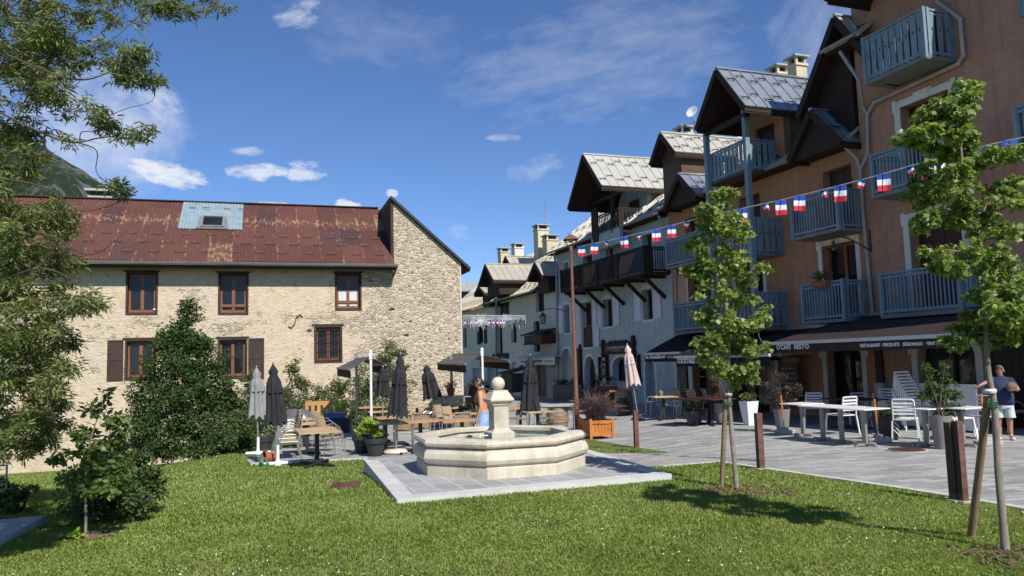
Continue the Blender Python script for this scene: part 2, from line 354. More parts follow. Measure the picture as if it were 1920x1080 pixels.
M['lf_bronze'] = leafmat('dark_bronze_leaves', [(.045, .035, .030), (.10, .075, .06), (.06, .06, .035)], .15)
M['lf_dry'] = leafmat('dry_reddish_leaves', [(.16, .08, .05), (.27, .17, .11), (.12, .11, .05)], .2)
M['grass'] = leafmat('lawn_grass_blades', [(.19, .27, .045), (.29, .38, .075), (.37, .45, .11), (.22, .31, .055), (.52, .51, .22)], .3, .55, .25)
# ------------------------------------------------------------------ special materials
def mat_rubble():
    m, t, b, o = newmat('rendered_rubble_wall'); v = coords(t); v2 = coords(t, (1, 1, 1.9))
    wob = N(t, 'ShaderNodeVectorMath', operation='ADD'); nn = N(t, 'ShaderNodeTexNoise', i_Scale=3.5, i_Detail=3); t.links.new(v2, nn.inputs['Vector'])
    sc3 = N(t, 'ShaderNodeVectorMath', operation='SCALE'); sc3.inputs['Scale'].default_value = .22; t.links.new(nn.outputs[1], sc3.inputs[0]); t.links.new(v2, wob.inputs[0]); t.links.new(sc3.outputs[0], wob.inputs[1])
    vo = N(t, 'ShaderNodeTexVoronoi', feature='DISTANCE_TO_EDGE', i_Scale=4.6); vc = N(t, 'ShaderNodeTexVoronoi', i_Scale=4.6)
    t.links.new(wob.outputs[0], vo.inputs['Vector']); t.links.new(wob.outputs[0], vc.inputs['Vector'])
    edge = ramp(t, vo.outputs['Distance'], [(.05, 0.), (.16, 1.)])
    big = noise(t, coords(t, (.5, .5, .9)), 1.1, 6, .7); mid = noise(t, v, 2.6, 8, .72); fine = noise(t, v, 16, 7, .7)
    sep = N(t, 'ShaderNodeSeparateXYZ'); t.links.new(v, sep.inputs[0])
    band = ramp(t, mth(t, 'ADD', mth(t, 'MULTIPLY', mth(t, 'ADD', sep.outputs[0], 2.6), .33, True), 0), [(0., 0.), (1., 1.)])
    dz = mth(t, 'ABSOLUTE', mth(t, 'SUBTRACT', sep.outputs[2], 3.35)); row = mth(t, 'SUBTRACT', 1., mth(t, 'MULTIPLY', dz, 1.5), True)
    expo = mth(t, 'ADD', mth(t, 'ADD', big, mth(t, 'MULTIPLY', row, .13)), mth(t, 'MULTIPLY', band, .34))
    mask = ramp(t, mth(t, 'ADD', expo, mth(t, 'MULTIPLY', mth(t, 'SUBTRACT', mid, .5), .7)), [(.60, 0.), (.70, 1.)])
    st = ramp(t, vc.outputs['Color'], [(.15, (.22, .185, .14)), (.33, (.46, .385, .285)), (.42, (.66, .56, .42)), (.55, (.62, .53, .40)), (.66, (.27, .235, .18)), (.8, (.58, .49, .36))])
    st = mix(t, ramp(t, fine, [(.3, .0), (.8, .5)]), st, (.42, .36, .28))
    mort = (.66, .56, .42)
    stone = mix(t, edge, mort, st)
    rend = ramp(t, mid, [(.28, (.46, .36, .25)), (.5, (.66, .54, .39)), (.75, (.74, .625, .465))])
    rend = mix(t, ramp(t, noise(t, coords(t, (.35, .35, .5)), 1.4, 5), [(.45, 0.), (.75, .4)]), rend, (.60, .55, .47))
    rend = mix(t, ramp(t, noise(t, v, 5, 9, .85), [(.52, 0.), (.66, .6)]), rend, (.36, .29, .205)); rend = mix(t, ramp(t, noise(t, coords(t, (1, 1, 1.6)), 2.2, 9, .8), [(.30, .6), (.42, 0.)]), rend, (.74, .70, .62))
    rend = mix(t, ramp(t, noise(t, coords(t, (1, 1, 2.2)), 9, 9, .8), [(.575, 0.), (.65, .85)]), rend, (.27, .21, .15)); cc = mix(t, mask, rend, stone); t.links.new(cc, b.inputs['Base Color']); b.inputs['Roughness'].default_value = .93; b.inputs['Specular IOR Level'].default_value = .12
    hgt = mix(t, mask, mth(t, 'ADD', .55, mth(t, 'MULTIPLY', noise(t, coords(t, (1, 1, 2.2)), 5.5, 9, .75), .8)), mth(t, 'ADD', mth(t, 'MULTIPLY', edge, .6), mth(t, 'MULTIPLY', fine, .5)))
    bump(t, b, hgt, 1., .085); return m
M['rubble'] = mat_rubble()
def mat_rust():
    m, t, b, o = newmat('rusty_corrugated_iron'); v = coords(t); sep = N(t, 'ShaderNodeSeparateXYZ'); t.links.new(v, sep.inputs[0])
    su = mth(t, 'MULTIPLY', sep.outputs[0], 1/.86); sv = mth(t, 'MULTIPLY', sep.outputs[1], 1/1.62)
    cell = N(t, 'ShaderNodeCombineXYZ'); t.links.new(mth(t, 'FLOOR', su), cell.inputs[0]); t.links.new(mth(t, 'FLOOR', sv), cell.inputs[1])
    wn = N(t, 'ShaderNodeTexWhiteNoise', noise_dimensions='3D'); t.links.new(cell.outputs[0], wn.inputs['Vector'])
    fu = mth(t, 'FRACT', su); eu = mth(t, 'SUBTRACT', 1., mth(t, 'MULTIPLY', mth(t, 'MINIMUM', fu, mth(t, 'SUBTRACT', 1., fu)), 12), True)
    pn = noise(t, coords(t, (3, 1.2, 1)), 2.2, 9, .78); fn = noise(t, coords(t, (9, 3, 1)), 3, 6, .7)
    top = ramp(t, sep.outputs[1], [(.0, 0.), (1., 1.)])
    ridge = mth(t, 'SUBTRACT', 1., mth(t, 'MULTIPLY', mth(t, 'ABSOLUTE', mth(t, 'SUBTRACT', sep.outputs[1], 3.75)), 1.5), True)
    base = ramp(t, wn.outputs['Value'], [(0., (.085, .034, .028)), (.4, (.125, .050, .040)), (.7, (.10, .040, .032)), (.85, (.055, .032, .034)), (1., (.135, .060, .042))])
    base = mix(t, ramp(t, fn, [(.4, 0.), (.75, .4)]), base, (.17, .075, .05))
    k = mth(t, 'ADD', mth(t, 'ADD', pn, mth(t, 'MULTIPLY', ridge, .10)), mth(t, 'ADD', mth(t, 'MULTIPLY', eu, .085), mth(t, 'MULTIPLY', mth(t, 'GREATER_THAN', wn.outputs['Value'], .90), .10)))
    pale = ramp(t, k, [(.585, 0.), (.66, 1.)]); pc = ramp(t, fn, [(.3, (.30, .14, .07)), (.6, (.44, .30, .18)), (.75, (.56, .47, .38))])
    t.links.new(mix(t, mth(t, 'MULTIPLY', pale, .7), base, pc), b.inputs['Base Color']); b.inputs['Roughness'].default_value = .72; b.inputs['Metallic'].default_value = .1; b.inputs['Specular IOR Level'].default_value = .3
    bump(t, b, fn, .2, .004); return m
M['rust'] = mat_rust()
M['galv'] = simple('galvanised_corrugated_sheet', (.30, .385, .42), .5, .3, .2, 3, .1)
def mat_seam(name, c, c2, metal=.35, rough=.42):
    m, t, b, o = newmat(name); v = coords(t); n = noise(t, coords(t, (.6, .6, .6)), 2, 6, .7); n2 = noise(t, v, 7, 6, .7)
    cc = mix(t, ramp(t, n2, [(.45, 0.), (.8, .4)]), ramp(t, n, [(.35, c), (.65, c2)]), tuple(x*.7 for x in c)); t.links.new(cc, b.inputs['Base Color'])
    b.inputs['Metallic'].default_value = metal; b.inputs['Roughness'].default_value = rough; bump(t, b, n, .2, .03); return m
M['seam'] = mat_seam('pale_grey_seam_roofing', (.52, .50, .44), (.62, .60, .53))
M['seam_w'] = mat_seam('beige_seam_roofing', (.50, .45, .36), (.60, .55, .44))
M['seam_b'] = mat_seam('bluish_zinc_roofing', (.28, .32, .37), (.38, .41, .45), .5, .35)
def mat_paving(name, bw, bh, rz, c1, c2, mort, msz=.006, streak=.5):
    m, t, b, o = newmat(name); v = coords(t, (1, 1, 1), (0, 0, rz), world=True)
    br = N(t, 'ShaderNodeTexBrick', offset=.5, i_Scale=1., i_Mortar_Size=msz, i_Mortar_Smooth=.3, i_Bias=0.); br.inputs['Brick Width'].default_value = bw; br.inputs['Row Height'].default_value = bh
    br.inputs['Color1'].default_value = rgb(c1); br.inputs['Color2'].default_value = rgb(c2); br.inputs['Mortar'].default_value = rgb(mort); t.links.new(v, br.inputs['Vector'])
    s1 = noise(t, coords(t, (1.4, 7.5, 1), (0, 0, rz), True), 2.6, 10, .82, .4); s2 = noise(t, coords(t, (1, 1, 1), world=True), .35, 4); s3 = noise(t, coords(t, (1, 1, 1), world=True), 13, 6, .7)
    cc = mix(t, ramp(t, s1, [(.47, 0.), (.66, streak)]), br.outputs[0], tuple(x*.45 for x in c1)); cc = mix(t, ramp(t, s1, [(.30, .8), (.42, 0.)]), cc, (.68, .67, .64))
    cc = mix(t, ramp(t, s2, [(.4, 0.), (.7, .25)]), cc, tuple(x*.8 for x in c2)); cc = mix(t, ramp(t, s3, [(.4, 0.), (.75, .3)]), cc, (.16, .16, .16))
    t.links.new(cc, b.inputs['Base Color']); b.inputs['Roughness'].default_value = .75; b.inputs['Specular IOR Level'].default_value = .3
    bump(t, b, mth(t, 'ADD', mth(t, 'MULTIPLY', br.outputs[1], -.6), mth(t, 'MULTIPLY', s1, .7)), .6, .02); return m
AZ = R(20)
M['pave'] = mat_paving('grey_stone_paving', .55, .17, AZ*-1+R(8), (.27, .265, .25), (.50, .49, .465), (.17, .165, .15), .009)
M['pave2'] = mat_paving('fountain_slab_paving', .52, .34, AZ*-1+R(90), (.31, .31, .305), (.44, .44, .43), (.62, .61, .58), .014, .55)
M['kerb'] = simple('pale_kerb_stone', (.52, .51, .48), .8, 0, .14, 3, .3, .006)
def mat_limestone():
    m, t, b, o = newmat('weathered_limestone'); v = coords(t); n = noise(t, v, 1.6, 7, .65); f = noise(t, v, 22, 8, .75); pits = noise(t, v, 60, 3, .6)
    cc = ramp(t, n, [(.3, (.40, .35, .26)), (.48, (.56, .51, .41)), (.72, (.64, .60, .51))]); cc = mix(t, ramp(t, f, [(.52, 0.), (.75, .45)]), cc, (.40, .34, .25)); cc = mix(t, ramp(t, pits, [(.66, 0.), (.76, .6)]), cc, (.28, .23, .17))
    sep = N(t, 'ShaderNodeSeparateXYZ'); t.links.new(v, sep.inputs[0]); w_ = ramp(t, mth(t, 'ADD', noise(t, coords(t, (2, 2, .4)), 2.2, 6, .7), 0.), [(.46, 0.), (.66, .55)]); cc = mix(t, w_, cc, (.36, .29, .19))
    t.links.new(cc, b.inputs['Base Color']); b.inputs['Roughness'].default_value = .85; b.inputs['Specular IOR Level'].default_value = .2; bump(t, b, mth(t, 'ADD', f, mth(t, 'MULTIPLY', pits, -.5)), .45, .012); return m
M['lime'] = mat_limestone()
def mat_water():
    m, t, b, o = newmat('fountain_water'); b.inputs['Base Color'].default_value = (.50, .60, .56, 1); b.inputs['Roughness'].default_value = .03; b.inputs['Transmission Weight'].default_value = .75; b.inputs['IOR'].default_value = 1.33
    bump(t, b, noise(t, coords(t), 7, 3, .5, .5), .35, .03); return m
M['water'] = mat_water()
def mat_ground():
    m, t, b, o = newmat('turf_soil'); v = coords(t, world=True); n = noise(t, v, 1.1, 7, .7); f = noise(t, v, 26, 7, .75); bg_ = noise(t, v, .3, 3)
    cc = ramp(t, f, [(.30, (.06, .085, .02)), (.5, (.13, .175, .045)), (.68, (.20, .25, .07)), (.8, (.28, .31, .11))])
    cc = mix(t, ramp(t, n, [(.4, 0.), (.7, .45)]), cc, (.13, .19, .045)); cc = mix(t, ramp(t, bg_, [(.45, 0.), (.7, .35)]), cc, (.22, .24, .09))
    t.links.new(cc, b.inputs['Base Color']); b.inputs['Roughness'].default_value = .95; b.inputs['Specular IOR Level'].default_value = .1; bump(t, b, f, 1., .05); return m
M['turf'] = mat_ground()
def mat_mountain():
    m, t, b, o = newmat('forested_mountain'); v = coords(t, world=True); n = noise(t, v, .012, 8, .65); f = noise(t, v, .12, 8, .8); rk = noise(t, coords(t, (1, 1, .5), world=True), .035, 8, .75)
    cc = ramp(t, f, [(.35, (.020, .038, .022)), (.6, (.055, .085, .045)), (.8, (.10, .13, .07))]); rock = ramp(t, f, [(.3, (.12, .125, .12)), (.7, (.28, .28, .27))])
    cc = mix(t, ramp(t, mth(t, 'ADD', rk, mth(t, 'MULTIPLY', mth(t, 'SUBTRACT', n, .5), .6)), [(.53, 0.), (.58, .8)]), cc, rock); t.links.new(cc, b.inputs['Base Color']); b.inputs['Roughness'].default_value = 1; b.inputs['Specular IOR Level'].default_value = .05
    bump(t, b, f, 1., 6.); return m
M['mount'] = mat_mountain()

# ------------------------------------------------------------------ terrain
def terrain():
    xs = [-600, -300, -150, -80, -50, -36]+[-30+.75*i for i in range(75)]+[28, 40, 70, 150, 300, 600]
    ys = [-300, -100, -40, -15, -5]+[-2+.75*i for i in range(60)]+[46, 52, 60, 75, 100, 150, 300, 700, 1400]
    me = MB(); vs = []
    for y in ys:
        for x in xs:
            z = gz(x, max(-39, min(y, 90)))
            vs.append((x, y, z if y > -39 else -.2))
    nx = len(xs); fs = [(j*nx+i, j*nx+i+1, (j+1)*nx+i+1, (j+1)*nx+i) for j in range(len(ys)-1) for i in range(nx-1)]
    me.add(vs, fs); me.build('ground', M['turf'], kind='structure', ang=180)
terrain()
def flat_poly(name, pts, up, mat, kind='structure', th=0, **kw):
    """paved sheet that follows the ground slope, polygon filled by a triangulated grid"""
    import bmesh
    b = bmesh.new(); vs = [b.verts.new((p[0], p[1], 0)) for p in pts]; b.faces.new(vs)
    for ax in (0, 1):
        lo = min(p[ax] for p in pts); hi = max(p[ax] for p in pts); o_ = -30 if ax == 0 else -2; k = o_+math.ceil((lo-o_)/.75)*.75
        while k < hi:
            co = (k, 0, 0) if ax == 0 else (0, k, 0); no = (1, 0, 0) if ax == 0 else (0, 1, 0)
            bmesh.ops.bisect_plane(b, geom=b.verts[:]+b.edges[:]+b.faces[:], plane_co=co, plane_no=no); k += .75
    bmesh.ops.triangulate(b, faces=b.faces[:])
    for v in b.verts: v.co.z = gz(v.co.x, v.co.y)+up
    if th:
        r = bmesh.ops.extrude_face_region(b, geom=b.faces[:]); 
        for e in r['geom']:
            if isinstance(e, bmesh.types.BMVert): e.co.z -= th
        bmesh.ops.recalc_face_normals(b, faces=b.faces)
    bmesh.ops.recalc_face_normals(b, faces=b.faces)
    me = bpy.data.meshes.new(name); b.to_mesh(me); b.free()
    if not th and me.polygons and me.polygons[0].normal.z < 0: me.flip_normals()
    me.materials.append(mat); o = bpy.data.objects.new(name, me); col.objects.link(o); return setp(o, kind=kind, **kw)
def g2(px, py): p = gp(px, py); return (p.x, p.y)
EDGE = [g2(1990, 972), g2(1920, 957), g2(1800, 936), g2(1700, 920), g2(1600, 905), g2(1425, 880), g2(1342, 867)]
PATIO = [g2(1180, 868), g2(690, 861), g2(560, 868), g2(470, 872), g2(462, 862)]
plaza = [(30, 3), (7.5, 5.0)]+EDGE+[(2.6, 13.9)]+[(-.2, 14.6)]+PATIO[1:]+[(-6.2, 22), (-7.3, 29.5), (-3, 34), (-2, 40), (-9, 70), (10, 70), (30, 45)]
flat_poly('plaza_paving', plaza, .012, M['pave'])
def strip(name, pts, wd, up, th, mat, side=1, **kw):
    up += .008
    mb = MB(); pts = [Vector((p[0], p[1], 0)) for p in pts]
    L = []
    for i, p in enumerate(pts):
        d = (pts[min(i+1, len(pts)-1)]-pts[max(i-1, 0)]).normalized(); n = Vector((-d.y, d.x, 0))*side; L.append((p, p+n*wd))
    for i in range(len(pts)-1):
        (a, b), (c, d) = L[i], L[i+1]; q = [a, c, d, b]; q = [Vector((k.x, k.y, gz(k.x, k.y)+up)) for k in q]; mb.ext([k-Vector((0, 0, th)) for k in q], (0, 0, th))
    return mb.build(name, mat, **kw)
strip('plaza_kerb', [(7.5, 5.0)]+EDGE+[(2.6, 13.9)], .12, .014, .1, M['kerb'], -1, kind='structure')
strip('patio_kerb', PATIO[1:4], .22, .012, .1, M['kerb'], -1, kind='structure')
# raised slab under the fountain
ZS = -.075
SL = [gpz(683, 862, ZS), gpz(745, 937, ZS), gpz(1260, 889, ZS)]; SL.append(SL[0]+(SL[2]-SL[1])*1.02)
e1 = (SL[2]-SL[1]).normalized(); e2 = (SL[0]-SL[1]).normalized()
mb = MB(); mb.ext([p-Vector((0, 0, .35)) for p in SL], (0, 0, .35-.003)); mb.build('fountain_slab', M['pave2'], kind='structure')
mb = MB()
def band(a, b, c, d, z=ZS, th=.2): mb.ext([Vector((q.x, q.y, z+.006-th)) for q in (a, b, c, d)], (0, 0, th))
wk = .24; a0, a1, a2, a3 = SL
inn = [a0+e1*wk-e2*wk, a1+e1*wk+e2*wk, a2-e1*wk+e2*wk, a3-e1*wk-e2*wk]
band(a0-e1*.01, a1-e1*.01-e2*.01, inn[1], inn[0]); band(a1-e2*.01, a2-e2*.01, inn[2], inn[1]); band(a2, a3, inn[3], inn[2]); mb.build('slab_kerb', M['kerb'], kind='structure')
# small grass wedge and mulch
ISL = [g2(1084, 822), g2(1145, 832), g2(1200, 842), g2(1252, 850), g2(1180, 851), g2(1088, 848)]
flat_poly('grass_wedge', ISL, .03, M['turf'], th=.06)
mb = MB()
for k in range(5):
    a = gp(1100+k*40, 856+k*2.4); mb.box((a.x, a.y, gz(a.x, a.y)+.012), (.55, .16, .012), rz=R(20+4*k))
mb.build('coloured_paving_strip', simple('ochre_paving_blocks', (.42, .30, .20), .8, 0, .3, 5, .2), kind='structure')
# mountain beyond the stone house
def mountain():
    mb = MB(); nx, ny = 90, 40; vs = []
    prof = [(-260, 120), (-120, 170), (0, 222), (60, 262), (110, 292), (160, 322), (215, 365), (240, 380), (300, 420), (420, 470), (560, 520), (760, 600)]
    def topz(px):
        for (a, b), (c, d) in zip(prof, prof[1:]):
            if a <= px <= c: return b+(d-b)*(px-a)/(c-a)
        return prof[-1][1]
    Y0 = 900.
    for j in range(ny+1):
        for i in range(nx+1):
            px = -260+1020*i/nx; p = at(px, topz(px), Y0); t = j/ny
            y = Y0-520*(1-t)+ (0); z = -5+(p.z+5)*(t**.85)
            k = 14*(1-abs(2*t-1))+3
            z += k*(math.sin(px*.031+t*7)+.6*math.sin(px*.08-t*11)+.8*math.sin(px*.19+t*23)*t)*.5*(1 if j < ny else .35)
            vs.append((p.x*(y/Y0)*1.0, y, z))
    fs = [(j*(nx+1)+i, j*(nx+1)+i+1, (j+1)*(nx+1)+i+1, (j+1)*(nx+1)+i) for j in range(ny) for i in range(nx)]
    n = len(vs); vs += [(x, 1400, -10) for (x, y, z) in vs[ny*(nx+1):]]
    fs += [(ny*(nx+1)+i, ny*(nx+1)+i+1, n+i+1, n+i) for i in range(nx)]
    mb.add(vs, fs); mb.build('mountain', M['mount'], kind='structure', ang=180)
mountain()

# ------------------------------------------------------------------ building kit (all in a frame's u, v, z)
def wall(mb, u0, u1, z0, z1, holes, v=0., dep=.22, vertical_u=None):
    """front face with openings (u0,u1,z0,z1,arch) and their reveals, arch = height of the curved part"""
    us = sorted({u0, u1}|{h[0] for h in holes}|{h[1] for h in holes}); zs = sorted({z0, z1}|{h[2] for h in holes}|{h[3] for h in holes})
    us = [u for u in us if u0 <= u <= u1]; zs = [z for z in zs if z0 <= z <= z1]
    for a, b in zip(us, us[1:]):
        for c, d in zip(zs, zs[1:]):
            mu, mz = (a+b)/2, (c+d)/2
            if any(h[0] < mu < h[1] and h[2] < mz < h[3] for h in holes): continue
            mb.add([(a, v, c), (b, v, c), (b, v, d), (a, v, d)], [(0, 1, 2, 3)])
    for h in holes:
        a, b, c, d = h[:4]; ar = h[4] if len(h) > 4 else 0
        zt = d-ar
        mb.add([(a, v, c), (a, v+dep, c), (a, v+dep, zt), (a, v, zt)], [(0, 1, 2, 3)]); mb.add([(b, v, c), (b, v+dep, c), (b, v+dep, zt), (b, v, zt)], [(3, 2, 1, 0)])
        mb.add([(a, v, c), (b, v, c), (b, v+dep, c), (a, v+dep, c)], [(0, 1, 2, 3)])
        if not ar: mb.add([(a, v, d), (b, v, d), (b, v+dep, d), (a, v+dep, d)], [(3, 2, 1, 0)])
        else:
            K = 12; pts = arch_pts(a, b, zt, d, K); n = len(pts)
            mb.add([(p[0], v, p[1]) for p in pts]+[(p[0], v+dep, p[1]) for p in pts], [(i, i+1, n+i+1, n+i) for i in range(n-1)])
            h2 = n//2
            mb.add([(a, v, d)]+[(p[0], v, p[1]) for p in pts[:h2+1]], [(0, i+1, i+2) for i in range(h2)])
            mb.add([(b, v, d)]+[(p[0], v, p[1]) for p in pts[h2:]], [(0, i+1, i+2) for i in range(n-h2-1)])
def arch_pts(a, b, z0, z1, K=12):
    c = (a+b)/2; return [(c-(b-a)/2*math.cos(math.pi*i/K), z0+(z1-z0)*math.sin(math.pi*i/K)) for i in range(K+1)]
def frame_ring(mb, a, b, c, d, w_, v0, v1, bottom=True, ar=0):
    """flat surround round an opening"""
    if not ar:
        mb.bb(a-w_, a, v0, v1, c, d+w_); mb.bb(b, b+w_, v0, v1, c, d+w_); mb.bb(a, b, v0, v1, d, d+w_)
        if bottom: mb.bb(a-w_, b+w_, v0, v1, c-w_, c)
    else:
        zt = d-ar; mb.bb(a-w_, a, v0, v1, c, zt); mb.bb(b, b+w_, v0, v1, c, zt)
        P = arch_pts(a, b, zt, d); Q = arch_pts(a-w_, b+w_, zt, d+w_)
        for i in range(len(P)-1):
            mb.ext([(P[i][0], v0, P[i][1]), (P[i+1][0], v0, P[i+1][1]), (Q[i+1][0], v0, Q[i+1][1]), (Q[i][0], v0, Q[i][1])], (0, v1-v0, 0))
def window(par, a, b, c, d, v, fr, gl, ar=0, dep=.16, sashes=2, fw=.06, name='window', bars=0, cur=False, low=None, **kw):
    """frame in the reveal with its pane(s) behind it"""
    m = MB(); y0, y1 = v+dep, v+dep+.05
    zt = d-ar*.0
    m.bb(a, a+fw, y0, y1, c, d-ar); m.bb(b-fw, b, y0, y1, c, d-ar); m.bb(a+fw, b-fw, y0, y1, c, c+fw*1.3)
    if ar:
        P = arch_pts(a, b, d-ar, d); Q = arch_pts(a+fw, b-fw, d-ar, d-fw)
        for i in range(len(P)-1): m.ext([(P[i][0], y0, P[i][1]), (P[i+1][0], y0, P[i+1][1]), (Q[i+1][0], y0, Q[i+1][1]), (Q[i][0], y0, Q[i][1])], (0, .05, 0))
    else: m.bb(a+fw, b-fw, y0, y1, d-fw, d)
    if sashes == 2: m.bb((a+b)/2-fw*.8, (a+b)/2+fw*.8, y0-.012, y1+.006, c+fw*1.3, d-(fw if not ar else fw))
    for k in range(bars):
        z = c+(d-c)*(k+1)/(bars+1); m.bb(a+fw, b-fw, y0+.012, y1-.004, z-.014, z+.014)
    if low: m.bb(a+fw*.5, b-fw*.5, y0-.03, y0-.002, c+low, c+low+.10)
    o = m.build(name, fr, par, **kw)
    p = MB()
    if ar:
        P = [(a, c), (b, c)]+arch_pts(a, b, d-ar, d)[::-1]; p.ext([(q[0], y1+.008, q[1]) for q in P], (0, .01, 0))
    else: p.bb(a+.004, b-.004, y1-.02, y1-.008, c+.004, d-.004)
    p.build('pane', gl, o)
    if cur:
        q = MB(); vs = []; n = 24
        for i in range(n+1):
            for z in (c+.02, c+(d-c)*cur): vs.append((a+fw+(b-a-2*fw)*i/n, y1-.024-.0*i+.004*math.sin(i*1.9), z))
        q.add(vs, [(2*i, 2*i+2, 2*i+3, 2*i+1) for i in range(n)]); 
        for k in range(1): q.build('curtain', M['curtain'], o)
    return o
def door(par, a, b, c, d, v, mat, ar=0, dep=.2, name='door', planks=4, handle=True, **kw):
    m = MB()
    if ar: m.ext([(q[0], v+dep, q[1]) for q in [(a, c), (b, c)]+arch_pts(a, b, d-ar, d)[::-1]], (0, .05, 0))
    else: m.bb(a, b, v+dep, v+dep+.05, c, d)
    for k in range(1, planks): u = a+(b-a)*k/planks; m.bb(u-.012, u+.012, v+dep-.012, v+dep-.001, c+.03, d-max(ar, .05))
    o = m.build(name, mat, par, **kw)
    if handle: h = MB(); h.box((a+(b-a)*.86, v+dep-.035, c+1.0), (.10, .04, .03)); h.build('handle', M['black'], o)
    return o
def shutter(par, u0, u1, z0, z1, v, mat, th=.04, name='shutter', **kw):
    m = MB(); w_ = .055; lo, hi = min(u0, u1), max(u0, u1)
    m.bb(lo, hi, v-th*.55, v-th*.1, z0, z1)
    for z in (z0, (z0+z1)/2-w_/2, z1-w_): m.bb(lo, hi, v-th, v-th*.55, z, z+w_)
    m.bb(lo, lo+w_*.8, v-th*1.03, v-th*.56, z0, z1); m.bb(hi-w_*.8, hi, v-th*1.03, v-th*.56, z0, z1)
    k = max(2, int((hi-lo)/.11))
    for i in range(1, k): u = lo+(hi-lo)*i/k; m.bb(u-.004, u+.004, v-th*.6, v-th*.54, z0+w_, z1-w_)
    return m.build(name, mat, par, **kw)
def roof_plane(par, e0, e1, r1, r0, mat, spacing=.45, guards=0, th=.07, rib=.035, name='roof', gmat=None, fascia=None, gphase=0):
    e0, e1, r1, r0 = map(Vector, (e0, e1, r1, r0)); n = (e1-e0).cross(r0-e0).normalized()
    if n.z < 0: n = -n
    m = MB(); m.ext([e0-n*th, e1-n*th, r1-n*th, r0-n*th], n*th)
    L = max((e1-e0).length, (r1-r0).length); k = max(1, int(round(L/spacing)))
    for i in range(k+1):
        t = i/k; m.bar(e0.lerp(e1, t)+n*rib*.5, r0.lerp(r1, t)+n*rib*.5, .028, rib, up=n)
    o = m.build(name, mat, par)
    if guards:
        sl = (r0-e0).length; rows = max(1, int(sl/1.0)) if guards is True else guards; first = None
        for j in range(rows):
            for i in range(k):
                t = (i+.5)/k; sv = (j+.35+(.22 if i % 2 else 0)+gphase)/rows
                if sv > .97 or (first is not None and first[2] > 98): continue
                a = e0.lerp(e1, t); b = r0.lerp(r1, t); p = a.lerp(b, sv)
                if first is None:
                    g = MB(); d = ((e1-e0)).normalized(); up_ = (b-a).normalized(); hw = spacing*.27
                    g.bar(p-d*hw+n*.075, p+d*hw+n*.075, .022, .03, up=n)
                    for q in (-1, 1): g.bar(p+d*hw*q+n*.005, p+d*hw*q+n*.08, .02, .02, up=d); g.bar(p+d*hw*q+n*.075, p+d*hw*q+up_*.16+n*.01, .015, .015, up=d)
                    first = [g.build('snow_guard', gmat or M['black'], o), p, 1]
                else: c = first[0].copy(); col.objects.link(c); c.parent = o; c.location = p-first[1]; OFF[c.name] = OFF[o.name]; first[2] += 1
    return o
def verge(par, pts, mat, w_=.05, h=.2, name='verge_board'):
    m = MB()
    for a, b in zip(pts, pts[1:]): m.bar(a, b, w_, h)
    return m.build(name, mat, par)
def gutter(par, a, b, r=.07, name='gutter', mat=None):
    m = MB(); a, b = Vector(a), Vector(b); d = (b-a).normalized(); s = Vector((-d.y, d.x, 0)); K = 7; vs = []
    for P in (a, b):
        for k in range(K+1):
            g = math.pi*k/K; vs.append(P+s*(-math.cos(g)*r)+Vector((0, 0, -math.sin(g)*r)))
        for k in range(K, -1, -1):
            g = math.pi*k/K; vs.append(P+s*(-math.cos(g)*r*.88)+Vector((0, 0, -math.sin(g)*r*.88)))
    n = 2*(K+1); m.add(vs, [(i, (i+1) % n, n+(i+1) % n, n+i) for i in range(n)]+[tuple(range(n)), tuple(range(2*n-1, n-1, -1))])
    m.tube([a+s*r+Vector((0, 0, .005)), b+s*r+Vector((0, 0, .005))], .012, 6); m.tube([a-s*r+Vector((0, 0, .005)), b-s*r+Vector((0, 0, .005))], .012, 6)
    return m.build(name, mat or M['gutter'], par)
def pipe(par, pts, r=.05, mat=None, name='downpipe'):
    m = MB(); m.tube(pts, r, 10)
    for p in pts[1:-1]: m.sphere(p, r*1.25, 10, 6)
    for a, b in zip(pts, pts[1:]):
        a, b = Vector(a), Vector(b)
        if (b-a).length > 1.6:
            for k in range(1, int((b-a).length/1.5)+1):
                q = a.lerp(b, k/(int((b-a).length/1.5)+1)); d = (b-a).normalized()*.04; m.tube([q-d, q+d], r*1.22, 10)
    return m.build(name, mat or M['pipe'], par)
